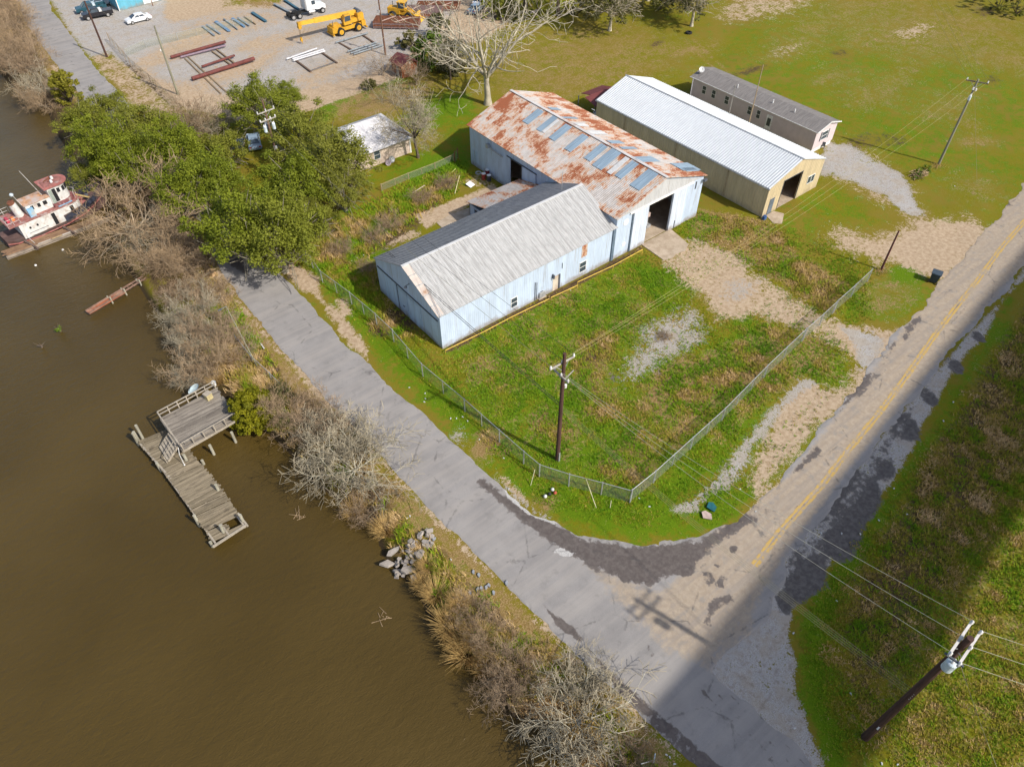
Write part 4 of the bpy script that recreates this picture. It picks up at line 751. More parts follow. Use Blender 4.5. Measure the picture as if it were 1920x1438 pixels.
def tree_proto(name, label, loc, bark, twigm, group, cat="bare tree", **kw):
    T = thing(name, loc, label, cat, group); a, b, tips = branchy(**kw); V, F = tubes(a, 6); fastmesh("trunk", V, F, bark, T, smooth=True)
    V, F = tubes(b, 3); fastmesh("crown", V, F, twigm, T); return T
def at(px, py, z=0.0):
    p = G(px, py, z); return p
def gz(x, y): return float(land_h(np.array([[x, y]]))[0])
PROTO = {}
def bare(kind, px, py, sc, label, rz=0.0, tilt=(0, 0), z=None, name="bare_tree", group="bare trees and shrubs of the river bank and yards", cat="bare tree", asp=1.0):
    """px,py: photo pixel of the foot"""
    b, tw, kw = KINDS[kind]; p = G(px, py, 0); p = G(px, py, gz(p[0], p[1])); z = gz(p[0], p[1]) if z is None else z
    if kind not in PROTO: T = tree_proto(name, label, (p[0], p[1], z - .1), b, tw, group, cat, **kw); PROTO[kind] = T
    else: T = dup(PROTO[kind]); T.name = name; T['label'] = label; T['category'] = cat; T['group'] = group
    T.location = (p[0], p[1], z - .1); T.rotation_euler = (tilt[0], tilt[1], rz); T.scale = (sc * asp, sc * asp, sc); return T
KINDS = {
 'bank_pale': (M_BARKG, M_TWIGG, dict(seed=3, H=4.6, spread=1.7, limbs=10, trunk=.12, r0=.10, depth=3, twig=2, up=.12, droop=.1, minr=.015, wig=.11)),
 'bank_pale2': (M_BARKG, M_TWIGG, dict(seed=14, H=4.2, spread=2.1, limbs=12, trunk=.10, r0=.10, depth=3, twig=2, up=.05, droop=.2, minr=.017, wig=.10)),
 'bank_brown': (M_BARKB, M_TWIGB, dict(seed=8, H=4.2, spread=1.2, limbs=13, trunk=.10, r0=.06, depth=3, twig=2, up=.25, minr=.011, wig=.24)),
 'bank_mauve': (M_BARKB, M_TWIGP, dict(seed=21, H=3.6, spread=1.3, limbs=14, trunk=.08, r0=.05, depth=3, twig=2, up=.3, minr=.011, wig=.24)),
 'big_brown': (M_BARKB, M_TWIGB, dict(seed=31, H=7.5, spread=1.3, limbs=10, trunk=.2, r0=.17, depth=3, twig=2, up=.3, minr=.018, wig=.28)),
 'dead_oak': (M_TWIGL, M_TWIGL, dict(seed=41, H=19, spread=.62, limbs=9, trunk=.24, r0=.42, depth=3, twig=1, up=.45, minr=.026, wig=.42, first=.85)),
 'slim': (M_BARKD, M_TWIGG, dict(seed=52, H=8.0, spread=.85, limbs=9, trunk=.4, r0=.15, depth=3, twig=2, up=.2, minr=.013, first=.8, wig=.3)),
 'small_slim': (M_BARKB, M_TWIGP, dict(seed=62, H=4.2, spread=.8, limbs=8, trunk=.25, r0=.07, depth=2, twig=3, up=.2, minr=.012)),
}
# ---- evergreens
def leaves(name, parent, pts, rad, n_per, size, mat, seed, flat=.75, base=(0, 0, 0)):
    R = np.random.RandomState(seed); N = len(pts) * n_per; c = np.repeat(pts, n_per, 0); rr = np.repeat(rad, n_per)
    v = R.randn(N, 3); v /= np.linalg.norm(v, axis=1)[:, None]; v *= (R.rand(N, 1) ** .62); v[:, 2] *= flat; P = c + v * rr[:, None]
    nrm = v + R.randn(N, 3) * .55 + np.array([0, 0, .5]); nrm /= np.linalg.norm(nrm, axis=1)[:, None]
    a = np.cross(nrm, R.randn(N, 3)); a /= np.linalg.norm(a, axis=1)[:, None]; b = np.cross(nrm, a); s = (size * (.55 + .9 * R.rand(N)))[:, None]
    V = np.stack([P - a * s * .5, P + b * s * .32, P + a * s * .55 + nrm * s * .12, P - b * s * .32], 1).reshape(-1, 3)
    tint = np.repeat(np.clip(np.repeat(R.rand(len(pts)), n_per) * .6 + R.rand(N) * .4, 0, 1), 4); F = np.arange(N * 4).reshape(-1, 4)
    return fastmesh(name, V, F, mat, parent, cols={"tint": np.stack([tint, tint, tint], 1)})
def leafmat(name, dark, light, trans=.25):
    t = NT(name); k = t.sep(t.attr("tint"))[0]; c = t.mix(k, dark, light); oi = t.n("ShaderNodeObjectInfo").outputs["Random"]; c = t.mix(t.step(oi, 0, 1, 0, .6), c, tuple(v * .75 for v in light)); c = t.mix(t.step(oi, .55, 1, 0, .35), c, (.26, .22, .06)); t.fin(c, .65, 0, .25)
    tr = t.n("ShaderNodeBsdfTranslucent"); t.put(tr.inputs[0], t.mix(.5, c, light)); ms = t.n("ShaderNodeMixShader"); ms.inputs[0].default_value = trans
    t.t.links.new(t.p.outputs[0], ms.inputs[1]); t.t.links.new(tr.outputs[0], ms.inputs[2]); t.t.links.new(ms.outputs[0], t.out.inputs[0]); return t.m
M_LEAF = leafmat("oak_leaves", (.10, .135, .008), (.265, .30, .022)); M_LEAF2 = leafmat("olive_oak_leaves", (.11, .12, .010), (.30, .31, .04)); M_CEDAR = leafmat("yellow_green_cedar", (.10, .11, .003), (.30, .28, .010)); M_LEAFB = leafmat("bright_shrub_leaves", (.05, .10, .01), (.17, .26, .02)); M_VINE = leafmat("dull_vine_leaves", (.055, .06, .02), (.16, .15, .05))
M_LIMB = simple("grey_brown_limb", (.26, .23, .17), .9, .25, 2)
def oak_proto(seed, R0, H, nclump, mat, npl, size, name="oak_tree"):
    T = thing(name, (0, 0, 0), "x", "tree"); R = np.random.RandomState(seed); a, b, tips = branchy(seed=seed, H=H, spread=1.25, limbs=8, trunk=.22, r0=.26, depth=2, twig=2, up=.25, minr=.03)
    a = [[*(np.array(q_[:3]) * [.62, .62, .95]), *(np.array(q_[3:6]) * [.62, .62, .95]), q_[6], q_[7]] for q_ in a]
    pts = []
    while len(pts) < nclump:
        v = R.randn(3); v /= np.linalg.norm(v); v[2] = abs(v[2]) * 1.0 - .18; k = (.55 + .5 * R.rand()) * (1 + .22 * math.sin(3 * math.atan2(v[1], v[0]) + seed) + .15 * math.sin(5 * math.atan2(v[1], v[0]) + 2 * seed))
        p = v * np.array([R0, R0, H * .55]) * k + np.array([0, 0, H * .45])
        if p[2] > 1.0: pts.append(p)
    pts = np.array(pts); rad = .5 + .75 * R.rand(nclump)
    sup = [[*(np.array([0, 0, H * .3]) + (p - np.array([0, 0, H * .3])) * .45 + R.randn(3) * .2), *p, .06, .02] for p in pts[::2]]
    V, F = tubes(a + sup, 5); fastmesh("trunk", V, F, M_LIMB, T, smooth=True)
    leaves("crown", T, pts, rad, npl, size, mat, seed + 5); return T
OAKS = [oak_proto(101, 4.0, 9.4, 115, M_LEAF, 190, .19), oak_proto(102, 3.7, 8.6, 95, M_LEAF, 190, .19), oak_proto(103, 3.9, 8.4, 80, M_LEAF2, 180, .19)]
used = set()
def oak(k, px, py, sc, label, rz=0.0, zc=5.6, asp=1.1):
    """px,py: pixel of the middle of the crown, zc its height"""
    p = G(px, py, zc * sc); x, y = p[0], p[1]
    T = OAKS[k] if k not in used else dup(OAKS[k]); used.add(k); T['label'] = label; T['category'] = "tree"; T['group'] = "evergreen oaks between the river and the small house"
    T.location = (x, y, gz(x, y) - .1); T.rotation_euler = (0, 0, rz); T.scale = (sc * asp, sc * asp, sc); return T
for i, (k, px, py, sc, lab) in enumerate([
 (0, 505, 402, 1.12, "tall oak at the near edge of the grove, shading the street"), (2, 150, 205, .78, "small olive oak beside the yellow green cedar on the river bank"), (2, 190, 190, .8, "olive oak overhanging the near edge of the street beyond the cedar"), (0, 195, 262, 1.0, "broad oak on the bank just behind the tugboat's bow"),
 (1, 345, 335, 1.0, "oak crown just beyond the big brown bare tree"), (2, 415, 262, .85, "oak on the verge side of the red pipe rack"), (1, 262, 225, .95, "oak whose crown crosses the middle of the street"), (2, 150, 300, .68, "low oak branches hanging over the water above the tugboat"), (0, 320, 265, 1.0, "oak left of the dark blue vehicles"),
 (0, 430, 385, 1.1, "oak nearest the shaded stretch of street"), (1, 395, 320, .95, "oak between the shaded street and the dark blue vehicles"),
 (0, 485, 185, .95, "oak at the corner of the steel yard gravel"), (1, 555, 235, 1.05, "oak just right of the transformer pole"), (0, 618, 285, 1.05, "oak leaning over the pale hipped roof"),
 (1, 560, 320, 1.0, "oak in front of the cream house, below the transformer pole wires"), (0, 640, 345, .72, "small oak by the cream house lawn"), (2, 520, 395, .95, "oak at the near end of the grove by the fence start"),
 (1, 470, 375, .8, "oak with dead limbs behind the street's dark shade"), (2, 585, 395, .72, "thin oak at the edge of the brown brush"), (1, 535, 170, .6, "small oak top poking above the steel yard's near edge"),
 (0, 240, 300, .8, "oak behind the brown bare tree by the tugboat")]): oak(k, px, py, sc, lab, rz=i * 1.37, zc=7.0 if py > 370 and px < 530 else 5.6)
def shrub(name, px, py, zc, R0, H, n, npl, size, mat, label, cat, seed, group=None, cone=False):
    p = G(px, py, zc); x, y = p[0], p[1]; T = thing(name, (x, y, gz(x, y) - .05), label, cat, group); R = np.random.RandomState(seed); pts = []
    for _ in range(n):
        u = R.rand(); r = R0 * ((1 - u) ** .6 if cone else math.sqrt(max(0, 1 - (u * 1.6 - .6) ** 2))) * math.sqrt(R.rand()); a = R.rand() * 6.28; pts.append([r * math.cos(a), r * math.sin(a), .3 + u * H])
    V, F = tubes([[0, 0, 0, *q, .05, .02] for q in pts[::4]], 4); fastmesh("trunk", V, F, M_BARKD, T); leaves("crown", T, np.array(pts), .25 + .3 * R.rand(n), npl, size, mat, seed + 1); return T
shrub("cedar_tree", 118, 158, 3, 2.2, 4.6, 80, 80, .3, M_CEDAR, "rounded yellow green cedar on the bank at the upper left", "tree", 7)
shrub("cedar_tree", 466, 752, 2.2, 2.15, 4.2, 130, 110, .2, M_CEDAR, "yellow green cedar spilling over the inner end of the wooden dock", "tree", 9, cone=False)
shrub("leafy_shrub", 525, 745, .5, 1.5, 1.4, 30, 70, .16, M_VINE, "dull green shrub between the cedar and the street edge", "shrub", 11)
shrub("leafy_tree", 808, 95, 2.8, 3.2, 5.2, 110, 85, .32, M_LEAFB, "dark bright-edged evergreen behind the little tin shed", "tree", 12)
shrub("leafy_tree", 850, 110, 2.6, 3.2, 5.2, 90, 60, .32, M_VINE, "vine covered tree beside the big bleached dead tree", "tree", 13)
shrub("leafy_shrub", 770, 75, 1.5, 2.6, 2.4, 50, 60, .3, M_VINE, "brownish green shrub at the end of the steel mats", "shrub", 14)
shrub("leafy_shrub", 692, 160, .6, 1.3, 1.2, 24, 50, .25, M_VINE, "dark low shrub on the bright lawn by the steel yard", "shrub", 15)
shrub("leafy_shrub", 820, 45, 2.4, 2.4, 3.8, 60, 60, .32, M_VINE, "leafy shrub beyond the steel mats at the top", "shrub", 16)
# trees at the top edge
for i, (px, py, kk_, sc, lab) in enumerate([(1047, 31, 'leaf', 1.0, "tall tree with a thick brown trunk at the top edge of the field"), (1143, 58, 'leaf', .8, "pale trunked tree on the brown grass at the top"), (1296, 50, 'leaf', .8, "lone white trunked tree near the black tyre"), (985, 12, 'leaf', 1.0, "dark tree behind the bleached tree's right limbs"), (1215, 2, 'leaf', .9, "tree between the pale trunked and white trunked trees at the top")]):
    p = G(px, py); H = 11 * sc; T = thing("shade_tree", (p[0], p[1], 0), lab, "tree", "trees along the far edge of the field"); R = np.random.RandomState(200 + i)
    a, b, tips = branchy(seed=200 + i, H=H, spread=1.0, limbs=9, trunk=.34, r0=.33 * sc, depth=2, twig=3, up=.2, minr=.03, first=.8); V, F = tubes(a, 6); fastmesh("trunk", V, F, M_BARKD if i in (0, 3) else M_TWIGL, T, smooth=True)
    V, F = tubes(b, 3); c = fastmesh("crown", V, F, M_TWIGG, T); tp = tips[R.rand(len(tips)) < .5]; leaves("foliage", T, tp[:200], .4 + .6 * R.rand(min(200, len(tp))), 26, .3, M_VINE if i else M_LEAF2, 300 + i)
for i, (px, py, r, h) in enumerate([(925, 12, 3, 4), (960, 20, 3, 3.4), (1010, 14, 3, 4.5), (1085, 8, 3.4, 4), (1130, 5, 3, 4), (1180, 2, 3, 3.6), (1240, 0, 3, 3.6), (1880, -2, 5, 4), (1915, 6, 4, 4)]):
    shrub("leafy_shrub", px, py, h * .5, r, h, 46, 42, .32, M_VINE if i % 2 else M_LEAF2, ["bushy undergrowth just right of the big bleached tree", "bushy undergrowth beside the pinkish junk heap", "green bush left of the thick brown trunk", "green bush right of the thick brown trunk", "bush behind the pale trunked tree", "bush between two trunks at the top edge", "bush left of the lone white trunked tree", "dark thicket at the top right corner, left one", "dark thicket filling the very top right corner"][i], "shrub", 400 + i, "undergrowth along the far edge of the field")
# ---- bare trees
bare('big_brown', 262, 440, 1.0, "big brown bare tree arching over the tugboat's bow", 0.3, (.05, -.1), asp=1.15)
bare('dead_oak', 915, 196, 1.05, "huge bleached dead tree standing behind the rust roofed warehouse", .8)
bare('slim', 784, 296, 1.2, "slim grey bare tree at the corner of the small cream house", .4, (-.05, -.12))
bare('small_slim', 781, 160, 1.2, "small bare tree in front of the little tin shed", 1.1)
bare('small_slim', 720, 143, 1.1, "leafless sapling on the brown mud at the steel yard edge", 2.0)
bare('slim', 845, 150, .8, "grey bare tree mixed with the vine covered tree", 2.2)
bare('bank_mauve', 352, 252, 1.5, "pinkish grey leafless tree on the steel yard side of the street", 1.0)
bare('bank_pale', 405, 245, .9, "pale tangled bare crown over the red pipes", 2.2)
bare('bank_pale', 668, 885, 1.05, "big pale bare tree leaning out over the water above the rubble", .2, (0, -.12), asp=1.1)
bare('bank_pale2', 632, 835, .95, "pale bare tree with twigs reaching over the street", 1.9, (0, -.05), asp=1.1)
bare('bank_pale2', 1085, 1358, 1.0, "pale spreading bare tree at the bottom of the bank", 4.0, (.05, -.1), asp=1.1)
bare('bank_pale', 1100, 1275, .5, "small pale bare tree beside the gravel at the bottom of the street", .9)
bare('bank_mauve', 590, 800, .95, "mauve-brown bare shrub between the cedar and the pale trees", .4)
bare('bank_brown', 545, 775, .8, "brown bare shrub just right of the dock's cedar", 2.5)
for i, (k, px, py, sc, lab) in enumerate([
 ('bank_brown', 322, 488, 1.2, "orange-brown bare tree on the bank below the shaded street"), ('bank_brown', 352, 508, .75, "orange-brown bare tree right beside the shaded street"), ('bank_pale', 290, 455, .8, "grey bare tree by the wharf posts"),
 ('bank_mauve', 338, 560, .7, "grey-brown bare tree at the inner end of the rusty catwalk"), ('bank_pale', 372, 585, .72, "pale bare tree uphill of the rusty catwalk"), ('bank_brown', 305, 500, .6, "brown bare shrub at the water's edge above the catwalk"), ('bank_mauve', 372, 548, .6, "mauve bare shrub at the street edge above the catwalk"),
 ('bank_pale2', 365, 645, .75, "grey bare tree leaning over the stump in the river"), ('bank_mauve', 405, 620, .95, "mauve bare shrub left of the street light"), ('bank_pale', 345, 605, .62, "small grey bare tree on the bank below the catwalk"), ('bank_mauve', 440, 665, .85, "bare shrub under the street light pole"),
 ('bank_brown', 395, 695, .95, "tan bare shrub uphill of the round white dish"), ('bank_pale2', 370, 715, .65, "pale bare shrub spraying over the round white dish"), ('bank_mauve', 410, 560, .6, "small bare shrub at the street edge, by the sandy stump"),
 ('bank_brown', 30, 55, 1.3, "tan bare tree at the top left corner of the bank"), ('bank_brown', 20, 120, 1.35, "tan bare tree at the water's edge in the upper left"), ('bank_mauve', 55, 130, 1.3, "grey-brown bare tree left of the rounded cedar"), ('bank_pale', 75, 170, .85, "pale bare shrub below the rounded cedar"), ('bank_mauve', 5, 25, 1.4, "grey-brown bare tree cut by the left edge at the top"), ('bank_brown', 88, 205, 1.0, "brown bare shrub at the waterline below the cedar"), ('bank_mauve', 45, 85, 1.2, "grey-brown bare tree along the street at the upper left"),
 ('bank_pale2', 200, 320, .85, "pale bare tree in the oaks over the tugboat"), ('bank_mauve', 250, 345, .9, "mauve bare crown among the oaks"), ('bank_pale', 600, 350, .7, "dead pale limbs in front of the cream house"), ('bank_pale2', 530, 430, .75, "pale leafless tree at the grove's near edge"),
 ('bank_mauve', 695, 960, .7, "brown bare shrub at the foot of the big pale tree"), ('bank_mauve', 975, 1265, .68, "dark mauve shrub near the bottom of the bank"), ('bank_mauve', 945, 1290, .7, "dark mauve shrub over the water near the bottom"), ('bank_brown', 920, 1200, .55, "low brown shrub beside the reed clumps"), ('bank_mauve', 890, 1150, .5, "low mauve shrub by the scattered white blocks"), ('bank_mauve', 1180, 1420, .5, "brown shrub at the bottom edge beside the small sign")]):
    bare(k, px, py, sc, lab, rz=i * 2.1 + .3, cat="bare shrub" if 'shrub' in lab else "bare tree")
for i, (px, py, sc, lab) in enumerate([(640, 470, .5, "low brown brush right inside the fence start"), (700, 450, .5, "low brown brush on the green slope by the fence"), (735, 425, .55, "brown brush in the middle of the weedy plot"), (790, 375, .5, "dark reddish brush by the pinkish plank"), (835, 350, .5, "brown brush beside the sandy patch"), (600, 440, .55, "brown brush under the grove's thin oak"), (690, 505, .4, "dead weeds at the warehouse's west corner"), (1245, 632, .25, "dark weed tuft in the middle of the grey gravel patch")]): bare('bank_mauve', px, py, sc, lab, rz=i * 1.9, cat="bare shrub")
# ---- reeds: tufts of dry blades
M_REED = simple("dry_reed", (.50, .34, .13), .8, .3, 1.5)
def reed_proto(name, seed, n, H, spread, mat):
    T = thing(name, (0, 0, 0), "x", "reeds"); R = np.random.RandomState(seed); S = []
    for _ in range(n):
        a = R.rand() * 6.28; r = spread * .45 * math.sqrt(R.rand()); p = np.array([r * math.cos(a), r * math.sin(a), 0]); d = unit(np.array([math.cos(a) * .35 + R.randn() * .25, math.sin(a) * .35 + R.randn() * .25, 1])); L = H * (.5 + .6 * R.rand()); w = .018 + .015 * R.rand()
        for k in range(3):
            q = p + d * L / 3; S.append([*p, *q, w * (1 - k / 4), w * (1 - (k + 1) / 4)]); p = q; d = unit(d + np.array([math.cos(a), math.sin(a), 0]) * .28 + R.randn(3) * .1)
    V, F = tubes(S, 3); fastmesh("stems", V, F, mat, T); return T
RD = reed_proto("reed_clump", 71, 420, 2.2, 1.8, M_REED); rfirst = [True]
for i, (px, py, sc, lab) in enumerate([(720, 985, .75, "golden reed clump at the water beside the rubble heap"), (660, 945, .7, "golden reeds under the big pale tree"), (815, 1110, .75, "tan reed clump below the rubble heap"), (840, 1165, .9, "thick golden reed clump leaning over the water"), (875, 1215, 1.0, "largest golden reed clump at the river bend"), (1090, 1400, .9, "golden reeds inside the spreading pale tree at the bottom"), (428, 680, .8, "orange dry reeds right of the street light's foot"), (402, 705, .7, "orange dry reeds at the dock's shore end"), (800, 1060, .5, "thin tan reeds right of the rubble heap"), (905, 1245, .6, "brown reeds at the water's edge below the largest clump"), (790, 1085, .6, "straw reeds between the rubble heap and the bank blocks"), (858, 1188, .8, "straw reeds behind the thick golden clump"), (895, 1195, .8, "tan reeds uphill of the largest clump"), (860, 1135, .6, "straw tuft above the thick golden clump"), (12, 75, .9, "golden reeds on the bank at the far upper left"), (30, 20, .9, "golden reeds in the top left corner")]):
    T = RD if rfirst[0] else dup(RD); rfirst[0] = False; T['label'] = lab; T['category'] = "reeds"; T['group'] = "clumps of dry reeds along the bank"; p = G(px, py); T.location = (p[0], p[1], gz(p[0], p[1]) - .05); T.scale = (sc, sc, sc); T.rotation_euler = (0, 0, i * 1.1)
# ---- grass and brush as cover
def cover(name, n, region, wfun, H, W, blades, mat, seed, tintf):
    R = np.random.RandomState(seed); poly = Gl(region); lo = poly.min(0); hi = poly.max(0); P = lo + R.rand(n * 3, 2) * (hi - lo); P = P[sdf(P, poly) > 0]; P = P[(sdf(P, WATER) < -.6) & (sdf(P, RIVER_ROAD) < -.15) & (sdf(P, COUNTY_ROAD) < -.15)]
    for x0, x1, y0, y1 in ((-.1, 39.5, -.1, 12.5), (24.5, 39.5, -.1, 28.6), (45.3, 57.1, -5.6, 25.5), (63, 69, 0, 23.2), (9, 20.3, 36, 45), (29.2, 34.6, -4.2, 0), (12.4, 24.5, 12.3, 19.8)): P = P[~((P[:, 0] > x0) & (P[:, 0] < x1) & (P[:, 1] > y0) & (P[:, 1] < y1))]
    A = masks(P); w = wfun(A, P) * (.35 + .65 * sm(vnoise(P, 1.7, 31) * 1.4 + .6)); k = R.rand(len(P)) < w; P = P[k]; A = A[k]; P, A = P[:n], A[:n]; z = land_h(P); fd = sm(sdf(P, poly) / 3.0); k = R.rand(len(P)) < fd; P = P[k]; A = A[k]; z = z[k]; h = H * (.5 + .9 * R.rand(len(P))) * (.55 + .9 * A[:, DR] + .5 * A[:, WE]); V = []; TI = []
    tin = np.clip(tintf(A, P) + .16 * vnoise(P, .9, 33) + R.randn(len(P)) * .10, 0, 1)
    for b in range(blades):
        a = R.rand(len(P)) * 6.28; d = np.stack([np.cos(a), np.sin(a)], 1); off = R.randn(len(P), 2) * W * 1.2; ww = (W * (.4 + .6 * R.rand(len(P))))[:, None]; e = np.stack([-d[:, 1], d[:, 0]], 1); ln = (h * (.3 + .9 * R.rand(len(P))))[:, None]
        c = P + off; V.append(np.stack([np.c_[c - e * ww, z - .02], np.c_[c + e * ww, z - .02], np.c_[c + d * ln, z + h]], 1)); TI.append(np.repeat(np.clip(tin + R.randn(len(P)) * .08, 0, 1), 3))
    V = np.concatenate(V).reshape(-1, 3); TI = np.concatenate(TI); F = np.arange(len(V)).reshape(-1, 3)
    return tag(fastmesh(name, V, F, mat, cols={"tint": np.stack([TI] * 3, 1)}), kind='stuff')
t = NT("grass_blades"); k = t.sep(t.attr("tint"))[0]; r = t.n("ShaderNodeValToRGB"); e = r.color_ramp.elements; e[0].position = 0; e[0].color = (.095, .215, .004, 1); e[1].position = 1; e[1].color = (.68, .49, .26, 1)
for p_, c_ in ((.3, (.19, .31, .008, 1)), (.52, (.29, .26, .02, 1)), (.75, (.42, .28, .09, 1))): q = e.new(p_); q.color = c_
t.put(r.inputs[0], k); M_GRASS = t.fin(r.outputs[0], .8, 0, .2)
gt = lambda A, P: .36 - .28 * np.clip(A[:, LU], 0, 1) * (vnoise(P, 2.3, 21) > -.3) + .55 * np.clip(A[:, DR], 0, 1) * sm(vnoise(P, 1.4, 22) * .9 + .35) + .55 * np.clip(A[:, WE], 0, 1) * sm(vnoise(P, 1.1, 23) + .75)
gw = lambda A, P: np.clip(1.0 - 1.05 * A[:, SO] - 1.1 * A[:, GR] - .7 * A[:, TA], .0, 1) * .9
tag(cover("grass", 80000, [(830, 650), (1150, 490), (1290, 385), (1440, 408), (1560, 445), (1660, 500), (1640, 640), (1600, 740), (1400, 990), (1200, 1020), (1000, 960), (840, 790), (590, 540), (480, 450), (560, 400), (720, 480)], gw, .17, .045, 4, M_GRASS, 1, gt))
tag(cover("weeds", 42000, [(1920, 560), (1700, 860), (1480, 1140), (1500, 1330), (1560, 1460), (2000, 1500), (2000, 600)], gw, .15, .045, 4, M_GRASS, 2, lambda A, P: gt(A, P) + .12 - .15 * A[:, WE]))
tag(cover("bank_grass", 26000, [(400, 480), (560, 740), (760, 960), (1240, 1410), (1270, 1470), (1060, 1470), (880, 1240), (700, 980), (420, 740), (300, 560)], gw, .3, .05, 5, M_GRASS, 3, gt))
tag(cover("brush_grass", 18000, [(500, 440), (620, 400), (860, 290), (900, 330), (850, 380), (720, 470), (720, 560), (830, 660), (700, 640), (560, 500)], gw, .35, .06, 5, M_GRASS, 4, gt))
# ------------------------------------------------------------------ poles, wires, fences
M_POLEB = simple("dark_brown_pole", (.085, .045, .035), .85, .3, 2, stretch=(3, 3, .2), bump=.2); M_POLEG = simple("grey_green_pole", (.26, .25, .18), .85, .2, 2, stretch=(3, 3, .2), bump=.2); M_ARM = simple("weathered_grey_wood", (.42, .39, .34), .8, .2, 3); M_CERAM = simple("white_insulator", (.75, .74, .72), .3); M_XF = simple("pale_transformer_paint", (.58, .66, .70), .4)
def ins(mb, p, s=1.0): mb.lathe([(.035 * s, 0), (.07 * s, .04 * s), (.045 * s, .09 * s), (.065 * s, .13 * s), (.02 * s, .19 * s)], p, 8)
def pole(px, py, H, label, mat=M_POLEB, r=.17, tilt=(0, 0), rz=0.0, name="utility_pole", cat="utility pole", loc=None, n=12):
    p = G(px, py) if loc is None else loc; T = thing(name, (p[0], p[1], 0), label, cat, rz=rz); m = MB(); m.tube((0, 0, -.3), (tilt[0], tilt[1], H), r * 1.1, r * .72, n); m.build('pole', mat, T, smooth=False); T['_h'] = H; return T
def crossarm(T, z, half, ang, off=.16, mat=M_ARM, n=3, w=.11, centre=0.0):
    """ang in world; returns the wire points"""
    a = ang - T.rotation_euler[2]; d = Vector((math.cos(a), math.sin(a), 0)); e = Vector((-d.y, d.x, 0)); c = e * off + Vector((0, 0, z)) + d * centre; m = MB(); m.beam(c - d * half, c + d * half, w, .13); arm = m.build('crossarm', mat, T)
    m = MB(); m.beam(Vector((0, 0, z - .75)), c - d * half * .55, .03, .05); m.beam(Vector((0, 0, z - .75)), c + d * half * .55, .03, .05); m.build('brace', M_GALV, arm)
    pts = []
    for k in range(n):
        q = c + d * (half * .93) * (-1 + 2 * k / (n - 1)); i = MB(); ins(i, q + Vector((0, 0, .06)), 1.5); i.build('insulator', M_CERAM, arm); pts.append(Vector(T.location) + q + Vector((0, 0, .3)))
    return pts
def canister(T, p, r=.24, h=.75, mat=M_XF):
    m = MB(); m.lathe([(r * .9, 0), (r, .04), (r, h - .06), (r * .85, h), (r * .5, h + .05)], p, 16); c = m.build('transformer', mat, T); m = MB(); ins(m, (p[0] + .1, p[1], p[2] + h), 1.2); ins(m, (p[0] - .1, p[1], p[2] + h), 1.2); m.build('bushing', M_CERAM, c)
WIRE_N = [0]
M_WIREL = simple("pale_aluminium_wire", (.52, .50, .40), .5); M_WIRED = simple("dark_cable", (.045, .045, .045), .6); M_WIREG = simple("weathered_wire", (.30, .28, .18), .6)
def wire(a, b, sag, label, mat=M_WIREL, r=.012, group=None):
    a = Vector(a); b = Vector(b); m = MB(); n = 18; pts = []
    for k in range(n + 1):
        t_ = k / n; p = a.lerp(b, t_); p.z -= sag * 4 * t_ * (1 - t_); pts.append(p)
    m.path(pts, r, 4); o = m.build('power_line', mat, loc=tuple(a)); return tag(o, label, "power line", group)
ANG_AB = None
# centre pole of the yard
PA = pole(1045, 862, 13.4, "dark brown utility pole standing alone in the fenced grass yard", r=.2)
pa = Vector(PA.location); d_ab = (Vector(G(1622, 1382)) - pa); ab = math.atan2(d_ab.y, d_ab.x)
cA = G(1057, 690, 11.6)
xa_ = math.atan2(G(1078, 676, 12)[1] - G(1027, 704, 12)[1], G(1078, 676, 12)[0] - G(1027, 704, 12)[0])
wA = crossarm(PA, 12.2, 1.25, xa_, .2, n=3)
wA2 = crossarm(PA, 11.0, .9, xa_ + 1.57, .2, n=3)
m = MB(); m.beam((0, 0, 10.3), (Vector((math.cos(xa_), math.sin(xa_), 0)) * 1.1 + Vector((0, 0, 10.9))), .07, .07); m.build('brace_arm', M_ARM, PA)
m = MB(); m.lathe([(.10, 0), (.13, .05), (.13, .35), (.05, .42)], (.28, -.05, 9.4), 10); m.build('fuse_cutout', M_CERAM, PA); m = MB(); m.box((.0, -.22, .6), (.16, .1, 1.2)); m.build('guard', M_GALV, PA)
# near pole at the lower right
PB = pole(1622, 1382, 15.6, "dark utility pole with doubled white crossarms in the lower right field, nearest the camera", r=.25)
xb_ = math.atan2(G(1822, 1195, 15.5)[1] - G(1768, 1275, 15.5)[1], G(1822, 1195, 15.5)[0] - G(1768, 1275, 15.5)[0])
wB = crossarm(PB, 15.0, 1.35, xb_, .30, simple("white_fibreglass_arm", (.66, .63, .58), .6, .1), 3, .13); wB2 = crossarm(PB, 14.75, 1.35, xb_, -.30, simple("white_fibreglass_arm_back", (.64, .61, .57), .6, .1), 3, .13)
dB = Vector((math.cos(xb_), math.sin(xb_), 0)); canister(PB, tuple(-dB * .55 + Vector((.0, -.15, 12.9))), .30, .85)
m = MB(); m.beam(-dB * 1.25 + Vector((0, 0, 14.9)) - Vector((dB.y, -dB.x, 0)) * .5, -dB * 1.25 + Vector((0, 0, 14.9)) + Vector((dB.y, -dB.x, 0)) * .5, .1, .1); m.build('spacer_bar', M_DKGREY, PB)
m = MB(); [m.tube((-.26, -.1, z), (.26, .1, z), .018) for z in (7.6, 7.85, 8.1, 8.35)]; m.build('cable_clamp', M_GALV, PB); m = MB(); m.box((-.25, -.1, 2.6), (.14, .1, .3)); m.build('tag_plate', M_WHITE, PB)
off = Vector(((CR[0]), CR[1], 0)) * 60 + Vector((FH[0], FH[1], 0)) * -22
nmB = ["outermost", "middle", "inner"]
gAB = "power lines crossing the road junction"
